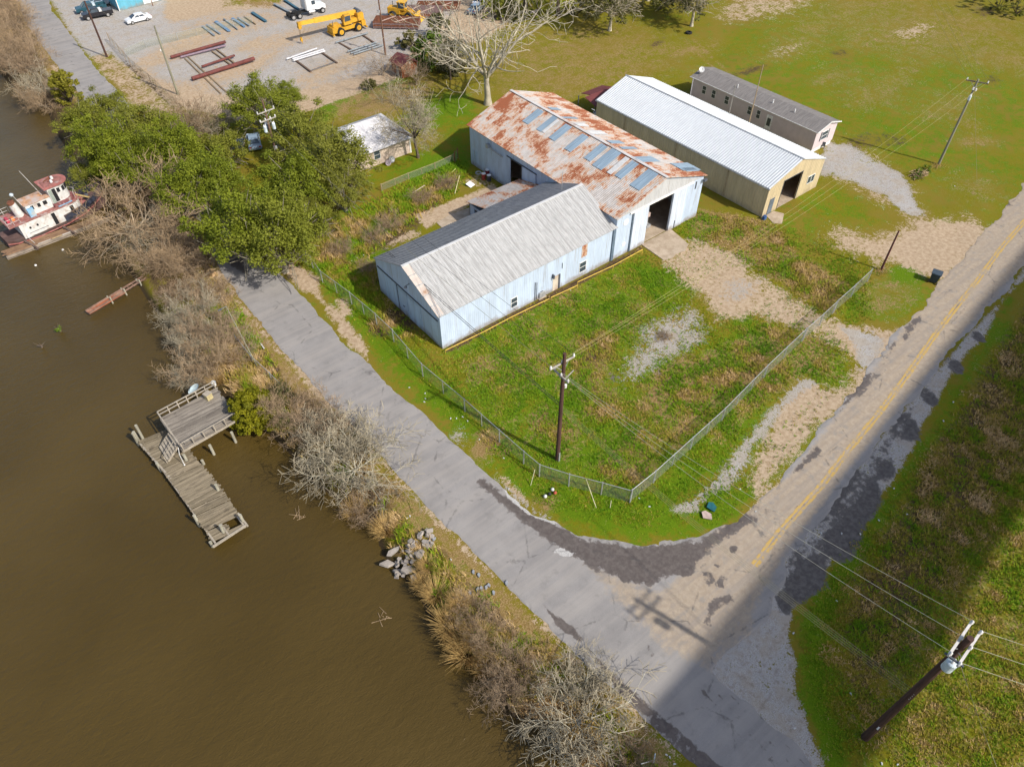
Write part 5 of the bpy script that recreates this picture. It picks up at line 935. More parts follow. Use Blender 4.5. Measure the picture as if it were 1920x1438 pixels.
for k in range(3):
    a = wB[k]; b = (wA2 + wA)[k]; wire(a, b, .9, "pale wire over the junction %s" % ["from the lower right pole's transformer end", "from the lower right pole's crossarm middle", "from the lower right pole's far arm tip"][k], group=gAB)
    wire(wB2[k], wB2[k] + off, 1.0, "pale wire running off past the lower right corner, %s" % ["from the arm end by the transformer", "from the arm's middle", "from the arm's outer tip"][k], group="power lines leaving the frame at the lower right")
for k, (z, lab) in enumerate(((8.35, "topmost of the thin cables strung low over the junction"), (8.1, "second highest of the thin cables strung low over the junction"), (7.85, "third of the thin cables strung low over the junction"), (7.6, "lowest thin cable strung over the junction"))):
    wire(Vector(PB.location) + Vector((0, 0, z)), pa + Vector((0, 0, z * .93 - .3)), .8, lab, M_WIREG, .009, "thin communication cables")
wire(Vector(PB.location) + Vector((0, 0, 13.9)), G(1870, 1440, 0), .1, "thin yellowish guy wire slanting from the lower right pole to the ground", M_WIREG, .014)
# transformer pole in the oaks
PX = pole(530, 335, 11.0, "brown utility pole carrying three grey transformers among the oaks", simple("brown_pole", (.16, .10, .07), .85, .3, 2), .17)
px_ = Vector(PX.location); xx = math.atan2(G(518, 227, 9.5)[1] - G(474, 244, 9.5)[1], G(518, 227, 9.5)[0] - G(474, 244, 9.5)[0])
wX = crossarm(PX, 9.6, 1.25, xx, -.2, n=3); wX2 = crossarm(PX, 8.5, 1.15, xx, -.2, n=4)
for s in (-.62, .62): canister(PX, (math.cos(xx) * s, math.sin(xx) * s - .1, 7.0), .22, .8)
canister(PX, (-.15, .45, 7.1), .2, .75, simple("blue_grey_transformer", (.35, .40, .5), .4)); m = MB(); m.box((.05, -.2, 4.6), (.45, .12, .5)); m.build('meter_box', M_GALV, PX)
for k in range(3):
    wire(wA[k], wX[k], 1.0, ["wire over the white corrugated roof nearest the street", "middle wire over the white corrugated roof", "wire over the white corrugated roof nearest the ridge"][k], M_WIRED if k else M_WIREG, .017, "power lines passing over the front warehouse")
for k, z in enumerate((7.5, 7.2)): wire(pa + Vector((0, 0, z)), px_ + Vector((0, 0, z - 1.6)), .9, ["upper black cable passing the warehouse's street corner", "lower black cable passing the warehouse's street corner"][k], M_WIRED, .028, "heavy cables passing the warehouse corner")
# pole of the far field
PC = pole(1760, 308, 11.9, "grey-green utility pole with one crossarm in the open field at the upper right", M_POLEG, .17)
xc = math.atan2(G(1855, 155, 11.6)[1] - G(1817, 148, 11.6)[1], G(1855, 155, 11.6)[0] - G(1817, 148, 11.6)[0]); wC = crossarm(PC, 11.5, 1.3, xc, .16, simple("dark_crossarm", (.16, .13, .10), .8), 3)
canister(PC, (-.35, -.1, 9.3), .18, .6); m = MB(); ins(m, (-.3, 0, 10.6), 2); ins(m, (-.1, -.3, 10.5), 2); m.build('arrester', M_CERAM, PC)
for k in range(3): wire(wC[k], wA[k] if k < 2 else wA2[2], 1.5, ["yellowish wire across the yard nearest the warehouses", "middle yellowish wire across the yard and drive", "yellowish wire across the yard nearest the county road"][k], simple("yellowish_wire_%d" % k, (.42, .36, .16), .5), .010, "power lines from the field pole to the yard pole")  # wires in a flat yellowish colour
fo = Vector((FH[0], FH[1], 0)) * 70 + Vector((CR[0], CR[1], 0)) * 18
for k in range(3): wire(wC[k], wC[k] + fo, 1.0, ["faint wire leaving the field pole towards the top, left one", "faint wire leaving the field pole towards the top, middle one", "faint wire leaving the field pole towards the top, right one"][k], M_WIREG, .012)
wire(Vector(PC.location) + Vector((0, 0, 10.8)), G(1832, 345), .0, "thin guy wire beside the field pole", M_WIREG, .012)
PD = pole(1652, 506, 5.4, "short bare reddish brown pole at the end of the chain link fence by the driveway", simple("reddish_pole", (.10, .035, .035), .8), .12)
PE = pole(201, 108, 9.2, "dark brown pole by the street in front of the parked pickups", M_POLEB, .17); PF = pole(334, 178, 10.6, "mossy grey-green pole inside the steel yard", M_POLEG, .17)
wF = crossarm(PF, 7.0, .5, 1.0, .15, n=2); m = MB(); m.tube((0, .2, 6.0), (0, .2, 7.6), .08); m.build('riser_box', M_GALV, PF)
PG = pole(723, 104, 9.3, "brown pole behind the pipe racks near the yellow machines", simple("warm_brown_pole", (.17, .09, .06), .85), .15); m = MB(); m.tube((0, 0, 8.0), (-.5, .1, 8.3), .03); m.box((-.25, 0, 7.3), (.3, .25, .4)); m.build('lamp_arm', M_GALV, PG)
for k in range(2): wire(wX[k], Vector(PF.location) + Vector((0, .3 * k, 9.8)), .7, ["grey wire above the oaks, street side", "grey wire above the oaks, yard side"][k], M_WIREG, .014)
wire(Vector(PF.location) + Vector((0, 0, 9.8)), Vector(PE.location) + Vector((0, 0, 8.9)), .5, "wire above the yard entrance between the mossy pole and the dark street pole", M_WIREG, .014)
pole(0, 0, 12.0, "thin tall tan pole in front of the mobile home", simple("tan_pole", (.34, .25, .15), .8), .08, loc=tuple(G(1406, 224, 4.5)))
pole(0, 0, 8.4, "thin grey pole rising behind the tan hall's ridge", simple("grey_pole", (.28, .26, .22), .8), .07, loc=tuple(G(1368, 209, 4.6)))
pole(0, 0, 6.5, "thin white mast at the back of the tan hall roof", M_WHITE, .03, loc=(57.4, 18.0, 0), name="mast", cat="mast")
pole(1028, 210, 3, "thin dark post on the grass just behind the rusted roof's end", M_DKGREY, .06, name="post", cat="post", loc=(37.5, 33, 0))
pole(252, 10, 3.2, "brown post beside the turquoise building's wall", M_RUST, .08, name="post", cat="post", loc=tuple(G(287, 12)))
# street light on the bank
SL = G(484, 690); T = thing("street_light", (SL[0], SL[1], gz(SL[0], SL[1])), "slender grey street light leaning over the river bank brush", "street light"); tp = G(424, 575, 7.5); d = Vector((tp[0] - SL[0], tp[1] - SL[1], 7.5 - T.location.z))
m = MB(); m.tube((0, 0, -.1), d, .06, .035, 10); m.build('pole', M_POLEG, T); m = MB(); m.beam(d, d + Vector((-.6, -.1, .05)), .04, .04); m.build('arm', M_GALV, T); m = MB(); m.box(d + Vector((-.65, -.1, .02)), (.4, .18, .1)); m.build('lamp_head', M_DKGREY, T, bevel=.03)
# ---- chain link fences
t = NT("chain_link"); X = t.sepv(); t.fin((.33, .38, .30), .6, .1); tr = t.n("ShaderNodeBsdfTransparent"); ms = t.n("ShaderNodeMixShader")
s1 = t.math('ADD', X[0], X[1]); a_ = t.math('PINGPONG', t.math('ADD', s1, X[2]), .045); b_ = t.math('PINGPONG', t.math('SUBTRACT', s1, X[2]), .045); g_ = t.math('MAXIMUM', t.step(a_, .008, .014, 1, 0), t.step(b_, .008, .014, 1, 0)); t.put(ms.inputs[0], t.math('MULTIPLY', g_, .55))
t.t.links.new(tr.outputs[0], ms.inputs[1]); t.t.links.new(t.p.outputs[0], ms.inputs[2]); t.t.links.new(ms.outputs[0], t.out.inputs[0]); M_LINK = t.m
def fence(name, pts, H, label, post=3.0, lean=0.0, rail=True, mat=None, pm=None, cat="fence", zb=0.0):
    P = [Vector((float(p[0]), float(p[1]), zb)) for p in pts]; T = thing(name, P[0], label, cat); o = Vector(T.location); m = MB()
    for a, b in zip(P[:-1], P[1:]): m.add([a - o + Vector((0, 0, .03)), b - o + Vector((0, 0, .03)), b - o + Vector((0, 0, H)), a - o + Vector((0, 0, H))], [(0, 1, 2, 3)])
    me = bpy.data.meshes.new('mesh_panel'); me.from_pydata(m.v, [], m.f); me.materials.append(mat or M_LINK); q = bpy.data.objects.new('mesh_panel', me); COL.objects.link(q); q.parent = T
    if rail: m = MB(); m.path([p - o + Vector((0, 0, H)) for p in P], .03, 6); m.build('top_rail', pm or M_GALV, T)
    for a, b in zip(P[:-1], P[1:]):
        L = (b - a).length; n = max(1, int(round(L / post)))
        for k in range(n):
            c = a.lerp(b, k / n) - o; m = MB(); m.tube(c - Vector((0, 0, .1)), c + Vector((0, 0, H + .08)), .04 if k else .06, n=6); m.build('post', pm or M_GALV, T)
    c = P[-1] - o; m = MB(); m.tube(c - Vector((0, 0, .1)), c + Vector((0, 0, H + .1)), .06, n=6); m.build('post', pm or M_GALV, T); return T
fl = [G(x, y, 1.75)[:2] for x, y in [(528, 432), (556, 462), (582, 482), (600, 508), (655, 548), (703, 588), (735, 618), (790, 682), (870, 748), (936, 806), (982, 846), (1012, 871), (1068, 889), (1130, 905), (1185, 920)]]
FL1 = fence("chain_link_fence", fl, 1.75, "long chain link fence following the street side of the grass yard")
fl2 = [G(x, y, 1.75)[:2] for x, y in [(1185, 920), (1230, 883), (1300, 820), (1360, 766), (1440, 685), (1512, 617)]]
fence("chain_link_fence", [fl2[0] + np.array([.12, .05])] + fl2[1:], 1.75, "chain link fence on the county road side of the grass yard")
fl3 = [G(x, y, 1.75)[:2] for x, y in [(1514, 615), (1545, 588), (1570, 565)]]; fence("chain_link_gate", fl3, 1.7, "chain link gate across the gravel drive", 2.8, cat="gate")
fl4 = [G(x, y, 1.75)[:2] for x, y in [(1572, 563), (1605, 534), (1636, 505)]]; fence("chain_link_fence", fl4, 1.75, "short chain link fence piece between the gravel drive and the reddish pole")
M_RF = simple("rusty_pipe_rail", (.36, .27, .18), .8); fl5 = [G(x, y, 1.0)[:2] for x, y in [(714, 346), (765, 325), (815, 306), (850, 290)]]; fence("chain_link_fence", fl5, 1.0, "low chain link fence with a tan top rail across the lawn behind the brush", 2.4, pm=M_RF)
g5 = G(852, 288, 1.4); m = MB(); fence("garden_gate", [g5[:2], g5[:2] + np.array([.9, .5])], 1.6, "rust orange gate frame at the end of the low lawn fence", 2, cat="gate", pm=M_RUST)
fl6 = [G(x, y, 1.6)[:2] for x, y in [(200, 62), (240, 108), (290, 150), (330, 190)]]; fence("chain_link_fence", fl6, 1.6, "old fence between the street verge and the steel yard", 3.2, pm=M_RF)
fl7 = [G(x, y, 1.4)[:2] for x, y in [(232, 92), (270, 75), (330, 62), (400, 45), (470, 30)]]; fence("chain_link_fence", fl7, 1.4, "faint fence behind the white sedan's lot and the beam piles", 3.5)
fl8 = [G(x, y, 1.2 - .2)[:2] for x, y in [(440, 630), (470, 668), (505, 700), (530, 725)]]; fence("chain_link_fence", fl8, 1.2, "sagging chain link fence on the river bank beside the street light", 2.5, zb=-.1)
# yellow gas pipe along the front wall
m = MB()
ga = [G(835, 657, .4), G(911, 620, .4), G(960, 594, .4), G(1030, 560, .4)]; gb = [G(1033, 558, .4), G(1083, 535, .4)]; gc = [G(1083, 529, .7), G(1150, 498, .7), G(1205, 468, .7)]
T = thing("gas_pipe", ga[0], "yellow gas pipe on short legs along the foot of the front warehouse", "pipe"); T.location.z = 0; o = Vector(T.location)
M_YP = simple("yellow_pipe_paint", (.62, .42, .07), .5)
for nm, pts in (('pipe', ga), ('pipe', gb), ('pipe', gc)): m = MB(); m.path([Vector(p) - o for p in pts], .05, 6); m.build(nm, M_YP, T)
for p in (ga[0], ga[1], ga[2], gb[0], gb[1], gc[0], gc[1], gc[2]): m = MB(); m.tube(Vector((p[0], p[1], 0)) - o, Vector(p) - o, .03, n=6); m.build('leg', M_YP, T)
# ------------------------------------------------------------------ timber dock
WZ = -1.3
def plankmat(name, a, b, dark, w=.2, axis=1):
    t = NT(name); X = t.sepv(); v = X[axis]; i = t.math('FLOOR', t.math('DIVIDE', v, w)); wn_ = t.n("ShaderNodeTexWhiteNoise", noise_dimensions='1D'); t.put(wn_.inputs[1], i); sc = (.25, 2, 1) if axis == 1 else (2, .25, 1)
    c = t.mix(wn_.outputs[0], a, b); c = t.mix(t.step(t.noise(2.6, 6, .7, t.map(scale=sc)), .42, .72, 0, .85), c, dark); c = t.mix(t.step(t.noise(1.1, 4), .6, .7, 0, .5), c, tuple(v_ * .55 for v_ in dark)); t.bump(t.noise(6, 5, .7, t.map(scale=sc)), .5, .03); return t.fin(c, .9)
M_PLANK = plankmat("weathered_deck_planks", (.19, .155, .10), (.33, .27, .185), (.10, .08, .055), .19, 1); M_PLANK2 = plankmat("grey_upper_deck_planks", (.19, .165, .135), (.33, .29, .24), (.09, .075, .065), .17, 1); M_PILE = simple("pale_weathered_piling", (.38, .36, .28), .9, .2, 3, stretch=(1, 1, .3), dirt=(.2, .18, .12)); M_RAIL = simple("weathered_rail_wood", (.36, .315, .25), .9, .2, 3)
rk = random.Random(5)
DK = thing("dock", (-27.2, 8, WZ), "long low weathered timber walkway with a broken end, standing in the river", "dock", rz=0.0)
a = math.radians(-2.0)
walk = [(-28.9, 7.9), (-26.0, 8.2), (-25.6, 3.2), (-25.0, -1.5), (-24.9, -7.1), (-27.95, -6.9), (-28.1, -1.5), (-28.6, 4.2)]
def ledge(y):  # left and right edge of the walkway at y
    L = [(-6.9, -27.95), (-1.5, -28.15), (4.2, -28.65), (7.9, -29.1)]; R_ = [(-7.1, -25.1), (-1.5, -25.15), (3.2, -25.7), (8.2, -26.1)]
    f = lambda A: float(np.interp(y, [q[0] for q in A], [q[1] for q in A])); return f(L), f(R_)
m = MB(); y = 7.85; k = 0
while y > -6.75:
    l, r_ = ledge(y); w = .185; sk = -.09; gap = .02 if rk.random() < .9 else .08; jl, jr = rk.uniform(-.12, .08), rk.uniform(-.08, .14); zz = -.52 + rk.uniform(-.012, .012) + (.10 * math.sin(y * 1.3) if y < -3.4 else 0)
    if -6.2 < y < -5.3: r_ -= 1.1 + rk.uniform(0, .4)
    m.beam((l + jl, y + .16, zz), (r_ + jr, y - .16, zz + rk.uniform(-.02, .02)), w, .05); y -= w + gap + (.16 if k in (52,) else 0); k += 1
m.build('walkway_deck', M_PLANK, DK, world=True)
m = MB()
for x0, x1 in ((-28.8, -27.8), (-27.4, -26.6), (-26.1, -25.2)): m.beam((x0, 7.8, -.68), (x1, -6.8, -.68), .15, .22)
m.beam((-29.05, 7.7, -.6), (-28.2, 1.4, -.6), .16, .2); m.beam((-28.1, -7.0, -.58), (-25.0, -6.75, -.58), .16, .18); m.beam((-25.0, -6.9, -.6), (-25.1, -5.2, -.6), .16, .18); m.build('walkway_beam', M_RAIL, DK, world=True)
for x, y, h, tx, ty in ((-29.25, 8.45, .45, .1, -.05), (-28.7, 9.0, .7, .1, -.1), (-29.05, 8.7, .3, 0, 0), (-28.65, 4.1, -.1, 0, 0), (-28.2, -3.8, .35, .05, 0), (-25.5, -1.9, .35, .05, 0), (-26.9, -6.2, .45, .08, 0), (-25.1, -6.2, .35, 0, 0), (-25.3, 2.4, -.7, 0, 0), (-21.9, 3.0, .2, 0, 0), (-24.1, 2.9, .1, 0, 0), (-22.3, 8.6, .2, 0, 0), (-26.4, 3.1, .3, 0, 0), (-26.4, 8.2, .3, 0, 0), (-28.1, -6.4, -.6, 0, 0), (-27.5, 6, -.7, 0, 0)):
    m = MB(); m.tube((x, y, -3.2), (x + tx, y + ty, h), .14, .13, 10); m.build('piling', M_PILE, DK, world=True)
UD = thing("dock", (-23.9, 5.9, WZ), "raised grey plank deck with wooden railings at the shore end of the dock", "dock", rz=0)
UD['category'] = "deck"; UD.name = "raised_deck"
m = MB(); y = 3.25; s = .075
def udx(y): return -26.35 + (y - 3.2) * -.03, -20.6
while y < 8.25:
    m.beam((-26.35 - (y - 3.2) * .03 + rk.uniform(-.03, .03), y - .05, .82 + rk.uniform(-.008, .008)), (-20.7 + rk.uniform(-.2, .1), y + .42, .82), .165, .05); y += .182
m.build('deck_planks', M_PLANK2, UD, world=True)
m = MB(); m.beam((-26.3, 3.15, .66), (-20.8, 3.6, .66), .12, .22); m.beam((-26.5, 8.15, .66), (-20.9, 8.6, .66), .12, .22); m.beam((-26.3, 3.15, .66), (-26.5, 8.15, .66), .12, .22); m.beam((-26.3, 5.6, .66), (-20.9, 6.0, .66), .12, .2); m.build('deck_frame', M_RAIL, UD, world=True)
m = MB()
for p, q in (((-26.45, 8.2), (-20.9, 8.65)), ((-26.3, 3.2), (-26.48, 8.15)), ((-26.1, 3.15), (-20.9, 3.55))):
    for z in (1.72, 1.3) if q[1] > 8.4 else (1.72,): m.beam((*p, z), (*q, z), .12, .05)
m.build('railing', M_RAIL, UD, world=True)
for x, y in [(-26.45 + k * .93, 8.2 + k * .075) for k in range(7)] + [(-26.2 + k * 1.05, 3.15 + k * .08) for k in range(6)] + [(-26.4, 5.7)]:
    m = MB(); m.b2((x - .05, y - .05, .6), (x + .05, y + .05, 1.72)); m.build('rail_post', M_RAIL, UD, world=True)
m = MB(); m.beam((-25.9, 3.75, 1.0), (-21.4, 4.12, 1.0), .45, .05); m.build('bench_seat', M_PLANK2, UD, world=True)
m = MB()
for k in range(5): z0 = .62 - k * .22; x = -26.55 - k * .28; m.beam((x, 4.0, z0), (x, 6.0, z0), .26, .04)
m.beam((-26.45, 3.95, .72), (-27.75, 3.95, -.45), .06, .22); m.beam((-26.45, 6.05, .72), (-27.75, 6.05, -.45), .06, .22); m.build('stairs', M_RAIL, UD, world=True)
m = MB(); m.beam((-26.5, 3.9, 1.7), (-27.9, 3.9, .4), .08, .05); m.b2((-27.93, 3.86, -.5), (-27.85, 3.94, .45)); m.build('stair_handrail', M_RAIL, UD, world=True)
T = thing("lamp_stand", (-26.6, 2.7, -.5), "leaning white pipe with a round tip at the foot of the dock stairs", "lamp stand"); m = MB(); m.path([(0.1, .4, 1.9), (-.1, .1, 1.4), (-.15, -.1, .0)], .03); m.build('pipe', M_WHITE, T); m = MB(); m.lathe([(.02, -.06), (.08, 0), (.02, .08)], (-.15, -.1, .1), 10); m.build('knob', M_WHITE, T)
p = G(365, 731, .6); dish("satellite_dish", (p[0], p[1], WZ), .62, "round pale dish on a pole standing in the water beside the dock railing", 2.6, .45, simple("pale_cyan_dish", (.55, .66, .66), .5, .1), 1.9)
T = thing("wooden_box", (-21.9, 7.7, .85), "yellowish wooden box standing on the raised deck by the cedar", "box", rz=.3); m = MB(); m.box((0, 0, .35), (.6, .55, .7)); m.build('body', simple("yellowish_wood", (.50, .42, .22), .8), T, bevel=.02); m = MB(); m.box((0, 0, .72), (.68, .62, .05)); m.build('lid', M_RAIL, T)
p = G(402, 722, .9); T = thing("bucket", (p[0], p[1], .85), "grey-white bucket at the shore corner of the dock railing", "bucket"); m = MB(); m.lathe([(.18, 0), (.24, .45), (.25, .46), (.22, .44), (.17, .06)], n=14); m.build('body', M_WHITE, T); m = MB(); m.path([(-.24, 0, .44), (-.15, 0, .62), (.15, 0, .62), (.24, 0, .44)], .012); m.build('handle', M_GALV, T)
# ---- rusty catwalk, stump, floats
c0 = G(163, 584, -.7); c1 = G(272, 520, -.7); d = c1 - c0; L = np.linalg.norm(d[:2]); T = thing("catwalk", (c0[0], c0[1], WZ), "narrow rust red steel catwalk lying just over the water, half broken", "catwalk", rz=math.atan2(d[1], d[0]))
m = MB(); m.b2((0, -.38, .35), (L * .62, .38, .47)); m.build('deck_plate', simple("rust_orange_plate", (.30, .10, .05), .85, .3, 1.2, dirt=(.42, .30, .22), dirt_amt=.5), T)
m = MB(); m.beam((0, -.36, .5), (L, -.2, .62), .10, .16); m.beam((0, .36, .5), (L, .35, .62), .10, .16); [m.beam((x, -.36, .55), (x, .36, .55), .08, .08) for x in np.arange(L * .62, L, .6)]; m.build('side_beam', simple("brown_steel_beam", (.24, .15, .11), .8, .3, 2), T)
for x in (2.8, 4.6, 6.6): m = MB(); m.tube((x, -.3, -1.6), (x, -.3, .9), .09, n=8); m.tube((x, .35, -1.6), (x, .35, .75), .09, n=8); m.build('piling', M_PILE, T)
for px, py, h, lab in ((113, 622, .35, "leafy stump poking out of the river, the larger one"), (78, 652, .35, "small bare stump poking out of the river")):
    p = G(px, py, WZ); T = thing("river_stump", (p[0], p[1], WZ), lab, "stump"); R = np.random.RandomState(px); S = [[0, 0, -.5, .1, .05, h, .16, .09]] + [[.05, 0, h * .5, R.randn() * .3, R.randn() * .3, h + R.rand() * .6, .04, .012] for _ in range(7)]; V, F = tubes(S, 7); fastmesh("trunk", V, F, M_BARKD, T)
    if px > 100: leaves("sprout", T, np.array([[0, 0, h], [.15, .1, h + .15], [-.2, 0, h]]), np.array([.3, .25, .25]), 60, .14, M_LEAFB, 3)
for i, (px, py) in enumerate(((118, 469), (67, 498))):
    p = G(px, py, WZ); T = MB(); T.lathe([(.02, -.1), (.13, -.04), (.15, .03), (.1, .12), (.02, .15)], (0, 0, 0), 12); o = T.build("mooring_float", M_WHITE); o.location = (p[0], p[1], WZ); tag(o, ["small white float on the water nearer the wharf's inner post", "small white float on the water below the wharf's outer post"][i], "float")
for i, (px, py) in enumerate(((715, 1160), (640, 968), (565, 965), (395, 660))):
    p = G(px, py, WZ); R = np.random.RandomState(i); V, F = tubes([[R.randn() * .3, R.randn() * .3, .0, R.randn() * .4, R.randn() * .4, .12, .03, .01] for _ in range(9)], 4); o = fastmesh("driftwood", V, F, M_TWIGB); o.location = (p[0], p[1], WZ); tag(o, ["twiggy driftwood in the open water left of the reeds", "driftwood close to the pale tree's twigs", "driftwood specks below the pale tree", "driftwood under the bank trees above the round dish"][i], "driftwood")
# ------------------------------------------------------------------ tugboat and timber wharf
TA_ = math.radians(9); TG = thing("tugboat", (-24.8, 51.95, WZ), "rusty derelict white and red tugboat moored with its bow under the bare tree", "tugboat", rz=TA_)
M_HULL = simple("red_brown_hull", (.14, .085, .075), .8, .3, 1.0, stretch=(.4, 1, 1), dirt=(.12, .10, .09), dirt_amt=.4); M_BULW = simple("black_blue_bulwark", (.035, .04, .06), .6, .3, 1.5, dirt=(.15, .10, .09), dirt_amt=.3); M_DECKR = simple("peeling_red_deck", (.30, .13, .11), .85, .3, 1.6, dirt=(.42, .36, .34), dirt_amt=.35)
M_TUGW = simple("peeling_white_paint", (.66, .65, .62), .7, .14, 1.6, dirt=(.36, .26, .20), dirt_amt=.3); M_TUGB = simple("faded_sky_blue_paint", (.22, .42, .60), .6, .2, 2, dirt=(.5, .5, .45)); M_TUGR = simple("faded_red_paint", (.38, .14, .12), .7, .2, 1.5, dirt=(.5, .35, .3), dirt_amt=.25); M_RUSTO = simple("rust_roof", (.50, .26, .13), .85, .3, 1.5, dirt=(.5, .42, .38), dirt_amt=.6, bump=.2)
st = []  # hull stations x, half beam, deck z
for x, hb, dz, kz in ((-9.5, 1.7, 1.25, -.5), (-8, 2.15, 1.05, -.6), (-4, 2.4, .9, -.7), (1, 2.45, 1.0, -.7), (4.5, 2.3, 1.3, -.7), (7, 1.75, 1.75, -.6), (9, .95, 2.2, -.5), (10.1, .12, 2.5, -.2)):
    st.append([(x, -hb, dz), (x, -hb * .86, .1), (x - (.5 if x > 8 else 0), -hb * .35, kz), (x - (.5 if x > 8 else 0), hb * .35, kz), (x, hb * .86, .1), (x, hb, dz)])
m = MB(); m.loft(st); m.build('hull', M_HULL, TG)
def rail_ring(z0, z1, th, off, i0=3):
    m = MB(); xs = [(-9.5, 1.7, 1.25), (-8, 2.15, 1.05), (-4, 2.4, .9), (1, 2.45, 1.0), (4.5, 2.3, 1.3), (7, 1.75, 1.75), (9, .95, 2.2), (10.1, .12, 2.5)]
    for sg in (-1, 1):
        for a, b in list(zip(xs[:-1], xs[1:]))[i0:]:
            p = [(a[0], sg * (a[1] + off), a[2] + z0), (b[0], sg * (b[1] + off), b[2] + z0), (b[0], sg * (b[1] + off - th), b[2] + z1), (a[0], sg * (a[1] + off - th), a[2] + z1)]; q = [(v[0], v[1] - sg * .1, v[2]) for v in p]
            m.add(p + q, [(0, 1, 2, 3), (7, 6, 5, 4), (0, 4, 5, 1), (1, 5, 6, 2), (2, 6, 7, 3), (3, 7, 4, 0)])
    return m
rail_ring(-.05, .85, .12, .03).build('bulwark', M_BULW, TG); rail_ring(.82, .92, .0, .10).build('rubbing_strake', M_HULL, TG); rail_ring(-.5, -.35, .0, .10, 0).build('rubbing_strake', M_TUGR, TG)
def rounded(x0, x1, hw, nose, n=8):
    p = [(x0, -hw), (x1 - nose, -hw)]; p += [(x1 - nose + nose * math.sin(t_), -hw * math.cos(t_)) for t_ in [math.pi * k / n for k in range(1, n)]]; return p + [(x1 - nose, hw), (x0, hw)]
m = MB(); m.prism(rounded(-6.6, 5.2, 2.3, 2.3), 'z', .85, 3.0); m.build('deckhouse', M_TUGW, TG)
m = MB(); m.prism(rounded(-8.2, 5.4, 2.36, 2.36), 'z', 3.0, 3.1); m.build('boat_deck', M_DECKR, TG)
m = MB(); m.b2((-3.9, -1.25, 3.1), (1.2, 1.25, 4.7)); m.build('upper_house', M_TUGW, TG); m = MB(); m.b2((-4.1, -1.4, 4.7), (.9, 1.4, 4.8)); m.build('upper_house_roof', M_RUSTO, TG)
m = MB(); m.prism(rounded(.6, 4.3, 1.5, 1.6), 'z', 3.1, 5.9); m.build('pilothouse', M_TUGW, TG); m = MB(); m.prism(rounded(.1, 4.9, 1.75, 2.0, 10), 'z', 5.9, 6.05); rf = m.build('pilothouse_roof', M_TUGR, TG); m = MB(); m.prism(rounded(.5, 4.2, 1.3, 1.5, 10), 'z', 6.05, 6.1); m.build('roof_lining', M_DECKR, rf)
m = MB(); m.prism(rounded(.5, 4.75, 1.9, 2.0), 'z', 3.1, 3.6); m.build('pilothouse_apron', simple("dark_red_apron", (.2, .07, .07), .8, .3, 2, dirt=(.5, .45, .4)), TG)
for x, w in ((-3.1, .5), (-1.9, .5), (-.9, .7)): m = MB(); m.b2((x, -1.28, 3.85), (x + w, -1.24, 4.4)); m.build('window', M_DARK, TG)
m = MB(); m.b2((1.3, -1.53, 3.7), (1.95, -1.48, 5.6)); m.build('doorway', M_DARK, TG); m = MB(); m.b2((.7, -1.56, 3.5), (1.25, -1.5, 5.6)); m.build('door', simple("grey_green_door", (.3, .35, .3), .7), TG)
for t_ in (.42, .85, 1.4, 1.75, 2.3, 2.7): x = 2.7 + 1.62 * math.sin(t_); y = -1.52 * math.cos(t_); m = MB(); m.box((x, y, 5.2), (.06, .55, .65), rz=math.atan2(y, x - 2.7)); m.build('window', M_DARK, TG)
m = MB(); m.b2((2.15, -1.54, 4.9), (2.7, -1.49, 5.5)); m.build('window', M_DARK, TG)
for x in (-.9, 2.6): m = MB(); m.b2((x, -2.34, 1.05), (x + .65, -2.29, 2.8)); m.build('doorway', M_DARK, TG)
for x in (-5.0, -3.7): m = MB(); m.tube((x, -2.33, 2.1), (x, -2.29, 2.1), .18, n=14); m.build('porthole', M_DARK, TG)
m = MB(); m.b2((-5.6, -2.325, 1.35), (-2.0, -2.305, 1.41)); m.build('wall_seam', M_DKGREY, TG)
m = MB(); m.b2((4.1, -1.3, 1.9), (4.4, -1.05, 2.3)); m.build('window', M_DARK, TG)
m = MB(); m.tube((-5.0, .2, 3.1), (-5.3, .2, 5.2), .72, .62, 18); fn = m.build('funnel', M_TUGW, TG); m = MB(); m.tube((-5.29, .2, 5.1), (-5.34, .2, 5.35), .64, .62, 18); m.build('funnel_rim', M_RUST, fn)
m = MB(); m.b2((-3.95, -1.75, 3.1), (-2.9, -1.3, 4.3)); m.build('side_locker', M_TUGB, TG); m = MB(); m.beam((1.0, -1.95, 3.2), (3.6, -1.75, 3.2), .5, .06); m.build('walkway_plate', M_TUGB, TG)
for a, b, r in (((-3.6, -.8, 3.1), (-4.6, -.6, 6.4), .05), ((-.2, -.2, 4.8), (-1.4, .7, 8.6), .05)): m = MB(); m.tube(a, b, r, r * .6, 8); m.build('mast', M_TUGW, TG)
m = MB(); m.lathe([(.02, -.05), (.3, 0), (.34, .18), (.2, .3), (.02, .32)], (-4.7, -.58, 6.4), 16); m.build('radar_dome', M_XF, TG)
m = MB(); m.lathe([(.02, 0), (.28, .1), (.2, .42), (.02, .45)], (2.8, .3, 6.1), 12); m.build('searchlight', M_WHITE, TG); m = MB(); m.lathe([(.02, 0), (.26, .1), (.2, .4), (.02, .45)], (2.2, -.7, 6.1), 12); m.build('searchlight', M_WHITE, TG); m = MB(); m.beam((1.2, .2, 6.25), (3.0, .9, 6.4), .1, .1); m.beam((1.8, -.3, 6.25), (2.6, .8, 6.3), .1, .1); m.build('roof_pipework', M_RUST, TG)
m = MB()
for y in (-2.0, 2.0):
    for z in (3.6, 4.1): m.tube((-8.1, y, z), (-5.9, y, z), .025, n=6)
    for x in (-8.1, -7.0, -5.9): m.tube((x, y, 3.1), (x, y, 4.1), .03, n=6)
for z in (3.6, 4.1): m.tube((-8.1, -2, z), (-8.1, 2, z), .025, n=6)
